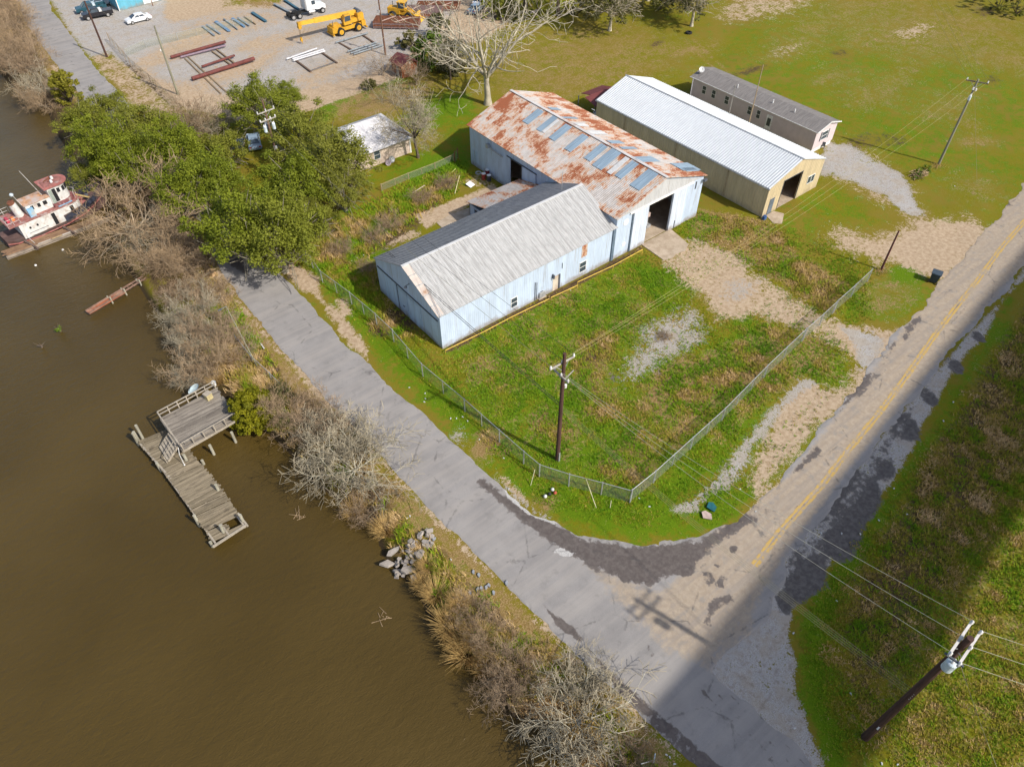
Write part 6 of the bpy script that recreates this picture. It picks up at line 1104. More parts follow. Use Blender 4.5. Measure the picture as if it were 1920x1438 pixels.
m.path([(4.6, -1.2, 3.1), (4.6, -1.2, 4.0), (5.3, .0, 4.0), (4.6, 1.2, 4.0), (4.6, 1.2, 3.1)], .03, 6); m.tube((5.3, 0, 3.1), (5.3, 0, 4.0), .03, n=6); m.build('handrail', M_TUGW, TG)
m = MB(); m.beam((5.0, -.4, 3.2), (7.4, -.7, 1.9), .35, .12); m.build('gangplank', simple("ochre_plank", (.52, .38, .16), .8), TG); m = MB(); m.prism([(4.3, -2.1), (6.8, -1.6), (8.4, -.9), (9.2, 0), (8.4, .9), (6.8, 1.6), (4.3, 2.1)], 'z', 1.55, 1.62); m.build('foredeck', M_TUGR, TG)
m = MB(); m.box((-7.4, -.3, 3.4), (.5, 1.1, .6)); m.build('deck_locker', simple("faded_crimson", (.45, .06, .09), .6), TG, bevel=.03); m = MB(); m.box((-6.5, -.5, 3.35), (.5, .6, .5)); m.build('life_jacket_box', simple("faded_orange", (.7, .22, .07), .7), TG, bevel=.06)
m = MB(); m.lathe([(.3, 0), (.34, .1), (.2, .2), (.2, .6), (.34, .7), (.3, .8)], (6.9, 0, 1.6), 14); m.build('bollard', M_DKGREY, TG)
# wharf alongside
TG.scale = (.68, .8, .9)
WH = thing("timber_wharf", (-26.0, 48.65, WZ), "rotten timber wharf between the tugboat and the open water", "wharf", rz=math.radians(2.5)); WH.scale = (.65, .6, .9)
M_WH = plankmat("rotten_wharf_timber", (.24, .15, .09), (.36, .22, .12), (.12, .06, .04), .28, 1); M_WH2 = simple("grey_brown_timber", (.30, .25, .20), .9, .3, 2, stretch=(.3, 2, 1), dirt=(.14, .11, .09)); m = MB()
for k in range(8): y = -1.15 + k * .27; m.beam((-9 + rk.uniform(-.5, .5), y, .62 + rk.uniform(-.05, .05)), (9.5 - k * .12 + rk.uniform(-1, .3), y + .1, .62 + rk.uniform(-.08, .05)), .24, .12)
m.build('deck_planks', M_WH, WH); m = MB(); m.beam((-9, -1.35, .35), (11, -1.0, .45), .3, .35); m.beam((-9, -1.32, -.1), (10, -1.05, .0), .3, .3); m.build('fender_beam', M_WH2, WH)
for x0, x1, c in ((1.3, 2.8, (.52, .50, .46)), (-.6, 1.2, (.48, .36, .20)), (-3.2, -.9, (.45, .42, .38)), (-1.9, -1.0, (.5, .38, .28))): m = MB(); m.beam((x0, -1.28 if c[0] != .5 else -.8, .62), (x1, -1.2 if c[0] != .5 else -.75, .62), .32, .07); m.build('loose_board', simple("board_%d" % int(x0 * 10), c, .9), WH)
for x in (-4.0, 3.1):
    m = MB(); m.beam((x - .9, .6, .95), (x + .35, -2.2, .3), .36, .36); m.build('mooring_timber', simple("dark_timber_%d" % int(x), (.12, .085, .07), .9, .3, 3), WH); m = MB(); m.tube((x + .1, -1.6, -2), (x + .1, -1.6, .5), .2, n=10); m.build('piling', M_WH2, WH)
m = MB(); m.path([(-4.0, 1.2, 2.0), (-3.9, .3, 1.1), (-3.6, -.9, .7)], .04); m.build('mooring_rope', M_TUGW, WH)
# ------------------------------------------------------------------ rubble
M_CSL = simple("broken_concrete", (.37, .33, .29), .9, .3, 1.2, dirt=(.25, .2, .16), dirt_amt=.3, bump=.4); R = random.Random(8)
def rock(px, py, sx, sy, sz, rz, til, label, group, name="concrete_slab", mat=None, dz=.0, cat="concrete slab"):
    p = G(px, py, -.5); m = MB(); n = R.randint(4, 6); poly = [(math.cos(2 * math.pi * k / n + R.uniform(-.25, .25)) * sx * R.uniform(.75, 1), math.sin(2 * math.pi * k / n + R.uniform(-.2, .2)) * sy * R.uniform(.75, 1)) for k in range(n)]
    m.prism(poly, 'z', 0, sz); o = m.build(name, mat or M_CSL, bevel=.02); o.location = (p[0], p[1], max(gz(p[0], p[1]), WZ) + dz); o.rotation_euler = (til[0], til[1], rz); return tag(o, label, cat, group)
for i, (px, py, a_, b_) in enumerate(((725, 1052, 0.8, .42), (765, 1066, .85, .38), (738, 1032, .75, .3), (790, 1048, .5, .36), (775, 1080, .5, .36))): rock(px, py, a_, b_, .25, -.5 + i * .25, (R.uniform(-.3, .3), R.uniform(-.2, .3)), ["large flat slab jutting into the water at the left of the rubble heap", "long sand coloured slab at the water edge of the rubble heap", "leaning grey slab at the top left of the rubble heap", "upright reddish slab at the right of the rubble heap", "wet dark slab at the bottom of the rubble heap"][i], "large slabs of the rubble heap", dz=.25)
for i in range(58):
    u = R.random(); v = R.random(); px = 735 + u * 72 + v * 10; py = 1058 - u * 52 + v * 34 - 10; s = R.uniform(.17, .40); rock(px, py, s, s * R.uniform(.6, 1), R.uniform(.1, .22), R.uniform(0, 3), (R.uniform(-.6, .6), R.uniform(-.6, .6)), "jumbled chunk of broken concrete in the rubble heap on the bank", "small chunks of the rubble heap", "concrete_chunk", None, R.uniform(.05, .35), "concrete chunk")
for i, (px, py) in enumerate(((882, 1118), (896, 1112), (903, 1110), (912, 1108), (917, 1104), (926, 1118), (888, 1080), (898, 1085), (950, 1100), (806, 1022), (815, 1018))): rock(px, py, .28, .16, .14, .9 + R.uniform(-.3, .3), (0, 0), "pale concrete block half sunk in the bank grass, one of a scattered row", "scattered pale blocks on the bank grass", "concrete_block", M_GALV, 0.02, "concrete block")
LIT = simple("white_litter", (.62, .62, .60), .7)
for i, (px, py) in enumerate(((768, 727), (797, 738), (798, 748), (796, 754), (856, 785), (868, 782), (877, 790), (845, 785), (899, 825), (945, 859), (954, 917), (764, 971), (769, 968), (846, 1050), (963, 1316), (1250, 1415), (1256, 1420), (1265, 1432), (1417, 959), (1578, 1001), (1613, 1002), (1648, 976), (1569, 1127), (1488, 1186), (1787, 755), (1769, 790), (1540, 1000), (1675, 917), (1160, 693), (1388, 917), (1228, 900), (1199, 935), (697, 418), (660, 490), (670, 485), (682, 480), (1790, 350), (1653, 1432), (1683, 1433), (1808, 1440), (1596, 1300), (1218, 950), (1700, 965), (1490, 1365), (1605, 322), (1070, 545))):
    p = G(px, py); m = MB(); m.box((0, 0, .05), (.10 + .07 * R.random(), .08, .05)); m.box((.06, .04, .06), (.06, .08, .06), rz=.7); o = m.build("litter", LIT); o.location = (p[0], p[1], max(gz(p[0], p[1]), -.9)); o.rotation_euler = (0, 0, R.random() * 3); tag(o, "small white scrap of litter lying in the grass or on the verge", "litter", "white litter scattered about")
# ------------------------------------------------------------------ vehicles
M_TYRE = simple("tyre_rubber", (.025, .025, .025), .85); M_RIM = simple("steel_rim", (.55, .55, .55), .35, metal=.6); M_LAMP = simple("headlight_glass", (.7, .72, .75), .15); M_TAIL = simple("tail_light", (.35, .02, .02), .3)
def wheel(T, x, y, r, w, rim=None, name='wheel'):
    m = MB(); m.tube((x, y - w / 2, r), (x, y + w / 2, r), r, n=20); t_ = m.build(name, M_TYRE, T, bevel=.02); sg = 1 if y > 0 else -1
    m = MB(); m.tube((x, y + sg * (w / 2 - .02), r), (x, y + sg * (w / 2 + .015), r), r * .6, n=16); m.tube((x, y + sg * (w / 2), r), (x, y + sg * (w / 2 + .05), r), r * .18, n=10); m.build('rim', rim or M_RIM, t_); return t_
def carbody(T, prof, hw, mat, name='body', top_in=.0, bev=.06):
    m = MB(); m.loft([[(x, -hw, z) for x, z in prof], [(x, hw, z) for x, z in prof]]); return m.build(name, mat, T, bevel=bev)
def cabin(T, prof, hw, inn, mat, glassp=(), name='cabin'):
    zs = [z for _, z in prof]; z0, z1 = min(zs), max(zs); k = lambda z: hw - inn * (z - z0) / (z1 - z0); m = MB(); m.loft([[(x, -k(z), z) for x, z in prof], [(x, k(z), z) for x, z in prof]]); c = m.build(name, mat, T, bevel=.03)
    return c, k
def sedan(loc, rz, mat, label, name="parked_sedan"):
    T = thing(name, loc, label, "car", rz=rz)
    carbody(T, [(-2.35, .35), (-2.38, .75), (-2.2, .95), (-1.3, 1.0), (.95, .98), (2.1, .78), (2.33, .55), (2.33, .3)], .9, mat)
    c, k = cabin(T, [(-1.75, .95), (-1.0, 1.38), (-.1, 1.46), (.45, 1.4), (1.35, .95)], .82, .2, mat)
    g = MB(); g.add([(.52, -.57, 1.385), (.52, .57, 1.385), (1.30, .76, 1.0), (1.30, -.76, 1.0)], [(0, 1, 2, 3)]); g.v = [(x + .02, y, z + .02) for x, y, z in g.v]; g.build('windscreen', M_GLASS, T)
    g = MB(); g.add([(-1.05, -.58, 1.37), (-1.05, .58, 1.37), (-1.68, .76, 1.0), (-1.68, -.76, 1.0)], [(3, 2, 1, 0)]); g.v = [(x - .02, y, z + .02) for x, y, z in g.v]; g.build('rear_window', M_GLASS, T)
    for s in (-1, 1):
        for x0, x1, x2, x3 in ((-.15, .9, .35, -.1), (-1.3, -.22, -.18, -.85)):
            g = MB(); yb, yt = s * (k(1.02) + .012), s * (k(1.34) + .012); g.add([(x0, yb, 1.02), (x1, yb, 1.02), (x2, yt, 1.34), (x3, yt, 1.34)], [(0, 1, 2, 3)]); g.build('side_window', M_GLASS, T)
        for x in (-1.4, 1.42): wheel(T, x, s * .82, .33, .2)
        m = MB(); m.box((2.25, s * .66, .66), (.16, .34, .14)); m.build('headlight', M_LAMP, T, bevel=.03); m = MB(); m.box((-2.33, s * .66, .8), (.1, .3, .14)); m.build('tail_light', M_TAIL, T); m = MB(); m.box((.75, s * .98, 1.05), (.18, .16, .12)); m.build('mirror', mat, T, bevel=.02)
    return T
def pickup(loc, rz, mat, label, tool=None, cover=None):
    T = thing("pickup_truck", loc, label, "pickup", rz=rz, group="pickups parked by the turquoise building")
    carbody(T, [(-.4, .45), (-.4, 1.15), (1.2, 1.15), (2.6, 1.05), (2.75, .8), (2.75, .45)], .97, mat); m = MB(); m.b2((-2.85, -.97, .5), (-.4, -.85, 1.15)); m.b2((-2.85, .85, .5), (-.4, .97, 1.15)); m.b2((-2.9, -.97, .5), (-2.8, .97, 1.15)); m.b2((-2.8, -.85, .5), (-.4, .85, .62)); m.build('cargo_bed', mat, T, bevel=.02)
    c, k = cabin(T, [(-.45, 1.1), (-.35, 1.75), (.75, 1.8), (1.55, 1.12)], .9, .16, mat)
    g = MB(); g.add([(.82, -.68, 1.78), (.82, .68, 1.78), (1.52, .84, 1.2), (1.52, -.84, 1.2)], [(0, 1, 2, 3)]); g.v = [(x + .02, y, z + .015) for x, y, z in g.v]; g.build('windscreen', M_GLASS, T)
    for s in (-1, 1):
        g = MB(); g.add([(-.3, s * (k(1.2) + .012), 1.2), (1.2, s * (k(1.2) + .012), 1.2), (.7, s * (k(1.68) + .012), 1.68), (-.25, s * (k(1.68) + .012), 1.68)], [(0, 1, 2, 3)]); g.build('side_window', M_GLASS, T)
        for x in (-1.8, 1.8): wheel(T, x, s * .88, .4, .26)
        m = MB(); m.box((2.7, s * .72, .85), (.14, .3, .2)); m.build('headlight', M_LAMP, T)
    if tool: m = MB(); m.box((-.75, 0, 1.25), (.5, 1.75, .4)); m.build('tool_box', tool, T, bevel=.02)
    if cover: m = MB(); m.b2((-2.8, -.86, 1.1), (-1.05, .86, 1.18)); m.build('bed_cover', cover, T, bevel=.02)
    return T
M_CARW = simple("white_car_paint", (.78, .79, .80), .25, .02, spec=.6); M_CARN = simple("navy_car_paint", (.02, .035, .07), .2, .1, spec=.6); M_CARK = simple("black_car_paint", (.02, .02, .025), .2, .1, spec=.6); M_CART = simple("teal_car_paint", (.03, .09, .12), .2, .1, spec=.6); M_CARS = simple("silver_blue_car_paint", (.25, .33, .42), .25, .1, spec=.6)
p0 = G(238, 44, .3); p1 = G(284, 33, .3); sedan(tuple(G(261, 41)[:2]) + (0,), math.atan2(p0[1] - p1[1], p0[0] - p1[0]), M_CARW, "white sedan parked alone on the grey lot at the upper left")
an = math.atan2(*(G(158, 33) - G(205, 24))[[1, 0]])
pickup(tuple(G(184, 33)[:2]) + (0,), an, M_CARK, "black pickup with a white bed rail, nearest the white sedan", M_WHITE, M_DKGREY); pickup(tuple(G(172, 22)[:2]) + (0,), an, M_CART, "teal pickup parked just behind the black one", M_XF); pickup(tuple(G(190, 12)[:2]) + (0,), an, M_CARS, "silver blue pickup, third in the row by the turquoise building")
sedan(tuple(G(448, 283)[:2]) + (0,), 1.2, M_CARN, "dark navy car half hidden under the oaks by the transformer pole"); sedan(tuple(G(478, 272)[:2]) + (0,), 1.25, M_CARS, "grey-blue car beside the navy one under the oaks")
sedan(tuple(G(893, 22)[:2]) + (0,), .5, M_CARS, "pale car behind the crown of the bleached dead tree"); sedan(tuple(G(902, 8)[:2]) + (0,), .5, M_CARW, "white car beyond the bleached dead tree at the top edge")
# semi tractor
p0 = G(545, 30); p1 = G(605, 15); ra = math.atan2(p1[1] - p0[1], p1[0] - p0[0])
T = thing("semi_tractor", tuple(G(578, 28)[:2]) + (0,), "white semi tractor without a trailer at the top of the steel yard", "truck", rz=ra)
m = MB(); m.b2((-4.2, -.45, .7), (3.2, -.25, .95)); m.b2((-4.2, .25, .7), (3.2, .45, .95)); [m.b2((x, -.4, .75), (x + .15, .4, .9)) for x in (-4, -2.5, -1)]; m.build('chassis', M_BLACK, T)
carbody(T, [(1.5, .8), (1.5, 1.9), (1.9, 1.95), (3.3, 1.65), (3.55, 1.3), (3.55, .7)], .85, M_CARW, 'hood'); m = MB(); m.b2((-.5, -1.15, 1.0), (1.5, 1.15, 2.9)); m.build('cab', M_CARW, T, bevel=.1); m = MB(); m.prism([(-.5, 2.9), (1.2, 2.9), (-.5, 3.5)], 'y', -1.05, 1.05); m.build('roof_fairing', M_CARW, T, bevel=.05)
m = MB(); m.b2((1.5, -.95, 2.05), (1.56, .95, 2.7)); m.build('windscreen', M_GLASS, T)
for s in (-1, 1):
    m = MB(); m.b2((.6, s * 1.155, 1.95), (1.35, s * 1.17, 2.65)); m.build('side_window', M_GLASS, T); m = MB(); m.tube((-.2, s * 1.0, .75), (1.0, s * 1.0, .75), .32, n=14); m.build('fuel_tank', M_RIM, T); m = MB(); m.tube((-.65, s * .95, 1.2), (-.65, s * .95, 3.6), .08); m.build('exhaust_stack', M_RIM, T)
    wheel(T, 2.7, s * 1.0, .5, .3); m = MB(); m.box((3.45, s * .75, 1.15), (.2, .25, .25)); m.build('headlight', M_LAMP, T)
    for x in (-3.5, -2.2): wheel(T, x, s * .95, .5, .55)
m = MB(); m.tube((-2.8, 0, 1.0), (-2.8, 0, 1.1), .5, n=18); m.build('fifth_wheel', M_BLACK, T)
# crane
M_YEL2 = simple("machine_yellow", (.62, .34, .03), .5, .12, 1.5, dirt=(.22, .12, .05), dirt_amt=.25); M_YEL3 = simple("boom_yellow", (.72, .42, .05), .5, .1, 1)
def wheelbig(T, x, y, r, w): return wheel(T, x, y, r, w, M_YEL2)
p0 = G(623, 68); p1 = G(680, 52); ra = math.atan2(p1[1] - p0[1], p1[0] - p0[0])
T = thing("mobile_crane", tuple(G(652, 60)[:2]) + (0,), "yellow four wheeled mobile crane with its telescopic boom stretched out low", "crane", rz=ra + math.pi)
m = MB(); m.b2((-3.1, -1.0, .7), (3.1, 1.0, 1.35)); m.b2((2.3, -1.1, .6), (3.5, 1.1, 1.6)); m.b2((-3.4, -1.2, .7), (-2.5, 1.2, 1.7)); m.build('carrier', M_YEL2, T, bevel=.06)
for x in (-1.75, 1.9):
    for s in (-1, 1): wheelbig(T, x, s * 1.15, .72, .5)
m = MB(); m.b2((3.3, -1.35, .35), (3.6, 1.35, .6)); m.b2((-3.6, -1.35, .35), (-3.3, 1.35, .6)); m.build('outrigger', M_YEL2, T)
m = MB(); m.tube((-.4, 0, 1.35), (-.4, 0, 1.6), .9, n=20); m.build('turntable', M_DKGREY, T); m = MB(); m.b2((-2.9, -.95, 1.6), (.6, .95, 2.3)); m.b2((-3.2, -1.15, 1.7), (-1.9, 1.15, 3.0)); m.build('superstructure', M_YEL2, T, bevel=.08)
m = MB(); m.prism([(-.5, 1.65), (1.1, 1.65), (1.2, 2.5), (.8, 3.3), (-.5, 3.35)], 'y', .45, 1.3); cb = m.build('cab', M_YEL2, T, bevel=.04); m = MB(); m.b2((-.3, 1.305, 2.3), (.85, 1.32, 3.15)); m.add([(1.22, .5, 2.45), (1.22, 1.25, 2.45), (.84, 1.25, 3.2), (.84, .5, 3.2)], [(0, 1, 2, 3)]); m.build('cab_glass', M_GLASS, cb)
m = MB(); m.beam((-2.3, -.2, 2.9), (6.2, -.2, 3.3), .62, .75); m.beam((6.2, -.2, 3.3), (8.9, -.2, 3.43), .5, .6); m.build('boom', M_YEL3, T); m = MB(); m.b2((8.8, -.5, 2.7), (9.4, .1, 3.7)); m.tube((9.2, -.55, 2.8), (9.2, .15, 2.8), .25, n=12); m.tube((9.2, -.55, 3.55), (9.2, .15, 3.55), .2, n=12); m.build('boom_head', M_YEL2, T)
m = MB(); [m.tube((9.25, y, 2.7), (9.25, y, 1.0), .025, n=5) for y in (-.4, 0)]; m.build('hoist_rope', M_BLACK, T); m = MB(); m.box((9.25, -.2, .8), (.35, .35, .7)); m.tube((9.25, -.2, .5), (9.1, -.2, .1), .07); m.build('hook_block', M_YEL2, T, bevel=.05)
m = MB(); m.tube((-2.6, -.8, 3.1), (-2.6, .6, 3.1), .4, n=16); m.tube((.3, -.2, 2.0), (2.3, -.2, 3.05), .15); m.build('winch', M_DKGREY, T); m = MB(); m.b2((1.5, -.85, 1.36), (3.2, .85, 1.9)); m.build('engine_cover', M_YEL2, T, bevel=.1); m = MB(); m.tube((3.0, .5, 1.9), (3.0, .5, 2.6), .06); m.build('exhaust_stack', M_DKGREY, T)
# loader
T = thing("wheel_loader", tuple(G(758, 36)[:2]) + (0,), "yellow wheel loader beside the stacked steel mats", "loader", rz=-.95)
m = MB(); m.b2((-3.0, -.8, .9), (-.4, .8, 2.1)); m.b2((-.4, -.6, .8), (1.8, .6, 1.5)); m.build('chassis', M_YEL2, T, bevel=.1)
for x in (-1.9, 1.3):
    for s in (-1, 1): wheelbig(T, x, s * 1.05, .78, .55)
m = MB(); m.b2((-.9, -.75, 1.7), (.6, .75, 3.1)); cb = m.build('cab', M_YEL2, T, bevel=.06); m = MB(); m.b2((-.7, -.78, 2.1), (.45, -.755, 2.95)); m.b2((-.7, .755, 2.1), (.45, .78, 2.95)); m.b2((.605, -.6, 2.1), (.63, .6, 2.95)); m.build('cab_glass', M_GLASS, cb); m = MB(); m.b2((-1.0, -.85, 3.1), (.7, .85, 3.2)); m.build('cab_roof', M_YEL3, T, bevel=.03)
for s in (-1, 1): m = MB(); m.beam((.4, s * .55, 2.1), (2.8, s * .55, .8), .16, .32); m.build('lift_arm', M_YEL2, T)
m = MB(); m.prism([(2.6, 1.4), (2.7, .3), (3.9, .1), (3.7, .25), (3.0, .5), (2.9, 1.4)], 'y', -1.35, 1.35); m.build('bucket', M_YEL3, T); m = MB(); m.tube((-2.2, .3, 2.1), (-2.2, .3, 2.9), .07); m.build('exhaust_stack', M_DKGREY, T)
# ---- steel stock
def bar_between(name, a, b, w, h, z, mat, label, cat, group=None, pipe=False, hb=False):
    a = G(*a); b = G(*b); d = b - a; L = np.linalg.norm(d[:2]); m = MB()
    if pipe: m.tube((-L / 2, 0, w / 2), (L / 2, 0, w / 2), w / 2, n=14); m.tube((-L / 2 - .01, 0, w / 2), (-L / 2 + .02, 0, w / 2), w / 2 - .05, n=14)
    else: m.b2((-L / 2, -w / 2, 0), (L / 2, w / 2, .06 if hb else h)); (m.b2((-L / 2, -w / 2, h - .06), (L / 2, w / 2, h)), m.b2((-L / 2, -.03, .06), (L / 2, .03, h - .06))) if hb else None
    o = m.build(name, mat); c = (a + b) / 2; o.location = (c[0], c[1], z); o.rotation_euler = (0, 0, math.atan2(d[1], d[0])); return tag(o, label, cat, group)
M_PW = simple("white_coated_pipe", (.62, .62, .64), .4, .1, 1, dirt=(.4, .36, .34), dirt_amt=.1); M_BST = simple("blue_steel", (.14, .24, .36), .5, .15); M_GST = simple("blue_grey_steel", (.24, .27, .29), .6, .2, 2); M_TST = simple("dark_teal_steel", (.05, .13, .18), .5, .2)
sl = [((347, 112), (415, 178)), ((352, 108), (425, 175)), ((398, 98), (440, 128)), ((406, 94), (446, 125))]
for i, (a, b) in enumerate(sl): bar_between("timber_sleeper", a, b, .22, .22, 0, simple("sleeper_wood_%d" % i, (.25, .18, .11), .85), ["long timber sleeper under the red pipes, outer one", "long timber sleeper under the red pipes, inner one", "short timber sleeper under the red pipes, outer one", "short timber sleeper under the red pipes, inner one"][i], "sleeper")
bar_between("steel_pipe", (322, 113), (424, 84), .5, 0, .22, M_RUSTRED, "dark red pipe at the far side of the red pipe rack", "pipe", pipe=True); bar_between("steel_pipe", (340, 112), (424, 90), .35, 0, .22, simple("mauve_pipe", (.22, .16, .2), .5), "mauve-grey pipe lying against the far dark red pipe", "pipe", pipe=True)
bar_between("steel_pipe", (380, 130), (441, 109), .38, 0, .22, M_RUSTRED, "short red pipe in the middle of the red pipe rack", "pipe", pipe=True); bar_between("steel_pipe", (362, 154), (478, 116), .62, 0, .22, M_RUSTRED, "thick long dark red pipe nearest the oaks", "pipe", pipe=True)
for i, (a, b) in enumerate((((545, 108), (583, 136)), ((600, 98), (632, 120)), ((635, 82), (664, 98)), ((677, 66), (706, 85)))): bar_between("timber_sleeper", a, b, .3, .22, 0, simple("dark_sleeper_%d" % i, (.13, .085, .06), .85), ["dark sleeper at the street side of the white pipe rack", "dark sleeper at the far side of the white pipe rack", "dark sleeper at the near side of the grey pipe rack", "dark sleeper at the far side of the grey pipe rack"][i], "sleeper")
for i, (a, b, lab) in enumerate((((538, 115), (595, 95), "white pipe at the back of the white pipe rack"), ((549, 115), (608, 97), "white pipe second in the white pipe rack"), ((551, 118), (610, 100), "white pipe nearest the oaks in the white pipe rack"), ((582, 136), (628, 120), "thin dark rod closing the white pipe rack"), ((630, 84), (690, 66), "grey pipe at the back of the grey pipe rack"), ((652, 101), (706, 84), "grey pipe in the front group, farthest back"), ((658, 104), (712, 86), "grey pipe in the front group, middle one"), ((664, 106), (718, 89), "grey pipe in the front group, nearest the brown pole"))): bar_between("steel_pipe", a, b, .12 if 'rod' in lab else .26, 0, .22, M_PW if i < 3 else M_GST if i > 3 else M_DKGREY, lab, "pipe", pipe=True)
for i, (a, b, w, mt, lab) in enumerate((((380, 52), (403, 70), .4, M_GST, "grey channel pile at the near end of the beam row"), ((388, 49), (414, 67), .4, M_GST, "second grey channel pile in the beam row"), ((405, 43), (431, 62), .6, M_BST, "bright blue beam bundle in the beam row"), ((420, 38), (446, 58), .22, M_GST, "single thin grey beam in the beam row"), ((436, 37), (459, 53), .5, M_BST, "dull blue beam bundle, fifth in the row"), ((446, 36), (468, 51), .35, M_GST, "grey beam beside the dull blue bundle"), ((458, 33), (480, 48), .2, simple("tan_beam", (.35, .25, .15), .8), "tan thin beam near the end of the row"), ((473, 26), (499, 43), .6, M_TST, "dark teal beam bundle at the far end of the beam row"), ((514, 10), (542, 25), .45, M_GST, "grey-brown beams left of the semi tractor"), ((533, 2), (560, 20), .45, M_TST, "dark beams behind the semi tractor"))): bar_between("steel_beam", a, b, w, .3, .02, mt, lab, "steel beam", hb=True)
def mats(px, py, rz, n, w, l, label):
    p = G(px, py); T = thing("steel_mat_stack", (p[0], p[1], 0), label, "steel mats", rz=rz)
    for k in range(n): m = MB(); [m.b2((-l / 2, -w / 2 + j * w / 6, .2 + k * .3), (l / 2, -w / 2 + j * w / 6 + .14, .4 + k * .3)) for j in range(7)]; [m.b2((x, -w / 2, .1 + k * .3), (x + .2, w / 2, .2 + k * .3)) for x in np.linspace(-l / 2, l / 2 - .2, 6)]; m.build('mat_layer', M_RUST if k % 2 else simple("mauve_rust_%d_%d" % (px, k), (.24, .16, .15), .85), T)
    m = MB(); m.beam((-l * .3, -w * .4, .42 + (n - 1) * .3), (-l * .05, w * .5, .42 + (n - 1) * .3), .15, .1); m.beam((0, -w * .5, .42 + (n - 1) * .3), (l * .3, w * .3, .42 + (n - 1) * .3), .15, .1); m.build('loose_board', simple("pinkish_board_%d" % px, (.5, .36, .3), .8), T)
mats(745, 50, -.75, 4, 3.0, 8.5, "mauve stack of rusty steel mats between the brown pole and the loader"); mats(790, 28, -.75, 3, 4.0, 8.0, "mauve steel mat stack beyond the loader"); mats(822, 16, -.7, 2, 3.6, 8.5, "orange-brown steel mat stack by the road at the top")
# ---- odds and ends
p = G(1749, 528); T = thing("waste_bin", (p[0], p[1], 0), "dark wheeled waste bin on the grass at the edge of the county road", "bin", rz=.3); m = MB(); m.loft([[(-.38, -.38, .1), (.38, -.38, .1), (.38, .38, .1), (-.38, .38, .1)], [(-.5, -.5, 1.25), (.5, -.5, 1.25), (.5, .5, 1.25), (-.5, .5, 1.25)]]); m.build('body', simple("slate_plastic", (.035, .05, .065), .4), T, bevel=.03); m = MB(); m.box((0, 0, 1.3), (1.08, 1.1, .08)); m.build('lid', simple("slate_lid", (.06, .08, .10), .4), T, bevel=.03)
for s in (-1, 1): m = MB(); m.tube((-.42, s * .42, .15), (-.42, s * .5, .15), .15, n=12); m.build('wheel', M_BLACK, T)
p = G(1016, 558); T = thing("air_conditioner", (p[0], p[1], 0), "grey air conditioner unit on the ground against the front warehouse wall", "air conditioner"); m = MB(); m.box((0, .3, .45), (.9, .8, .8)); m.build('casing', M_GALV, T, bevel=.04); m = MB(); m.tube((0, .3, .85), (0, .3, .88), .33, n=20); m.build('fan_grille', M_DKGREY, T); m = MB(); m.box((0, .3, .03), (1.1, 1.0, .06)); m.build('base_pad', M_CONC, T)
for nm, px, py, mt, lab in (("oil_drum", 907, 337, simple("faded_red_drum", (.32, .05, .04), .5, .2, 2), "faded red drum beside the rusted warehouse's side wall"), ("oil_drum", 917, 340, simple("dark_drum", (.05, .05, .06), .5), "dark drum with a white lid next to the red drum"), ("oil_drum", 914, 330, simple("maroon_drum", (.2, .03, .04), .5), "maroon drum behind the two front drums")):
    p = G(px, py); T = thing(nm, (p[0], p[1], 0), lab, "drum"); m = MB(); m.lathe([(.29, 0), (.29, .3), (.305, .31), (.29, .32), (.29, .6), (.305, .61), (.29, .62), (.29, .9)], n=18); m.build('body', mt, T); m = MB(); m.lathe([(.3, .9), (.3, .93), (.02, .93)], n=18); m.build('lid', M_WHITE, T)
p = G(897, 326); m = MB(); [m.lathe([(.42, 0.0 + k * .2), (.46, .06 + k * .2), (.42, .18 + k * .2), (.25, .16 + k * .2), (.25, .03 + k * .2)], n=18) for k in range(1)]; o = m.build("old_tyre", M_GALV); o.location = (p[0], p[1], .02); tag(o, "grey tyre lying flat by the drums", "tyre")
p = G(1291, 64); m = MB(); m.lathe([(.5, 0), (.62, .1), (.62, .3), (.5, .4), (.3, .4), (.3, .02)], n=20); o = m.build("old_tyre", M_BLACK); o.location = (p[0], p[1], .0); tag(o, "black tyre lying in the field near the lone white trunked tree", "tyre")
p = G(882, 349); m = MB(); m.box((0, 0, .25), (1.0, .9, .04), R=Matrix.Rotation(.35, 3, 'X')); o = m.build("white_board", M_WHITE); o.location = (p[0], p[1], 0); o.rotation_euler = (0, 0, .3); tag(o, "square white board lying on the sand by the drums", "board")
for a, b, c_, lab, w in (((853, 366), (862, 335), (.65, .6, .3), "pale yellow plank standing out of the weeds by the white board", .1), ((773, 365), (797, 353), (.55, .45, .35), "pinkish plank lying in the brush", .12), ((842, 330), (855, 322), (.6, .6, .2), "thin yellow-green stick in the bright weeds", .07), ((489, 645), (497, 658), (.8, .8, .78), "short white plank on the green river bank verge", .12)):
    A = G(*a); B = G(*b); m = MB(); m.beam((0, 0, .1), (B[0] - A[0], B[1] - A[1], .35), w, .05); o = m.build("plank", simple("plank_" + lab[:6].replace(' ', ''), c_, .8)); o.location = (A[0], A[1], gz(A[0], A[1])); tag(o, lab, "plank")
for a, b, lab in (((1099, 898), (1118, 952), "long thin pale stick leaning on the near fence"), ((1003, 880), (995, 910), "short pale stick beside the near fence bend"), ((1146, 938), (1144, 952), "tiny yellow stick in the grass near the fence corner")):
    A = G(*a, z=1.2 if 'long' in lab or 'short' in lab else .3); B = G(*b); m = MB(); m.tube((0, 0, 0), tuple(Vector(A) - Vector(B)), .03, n=6); o = m.build("stick", simple("pale_stick_" + lab[:4].strip(), (.6, .56, .35), .8)); o.location = tuple(B); tag(o, lab, "stick")
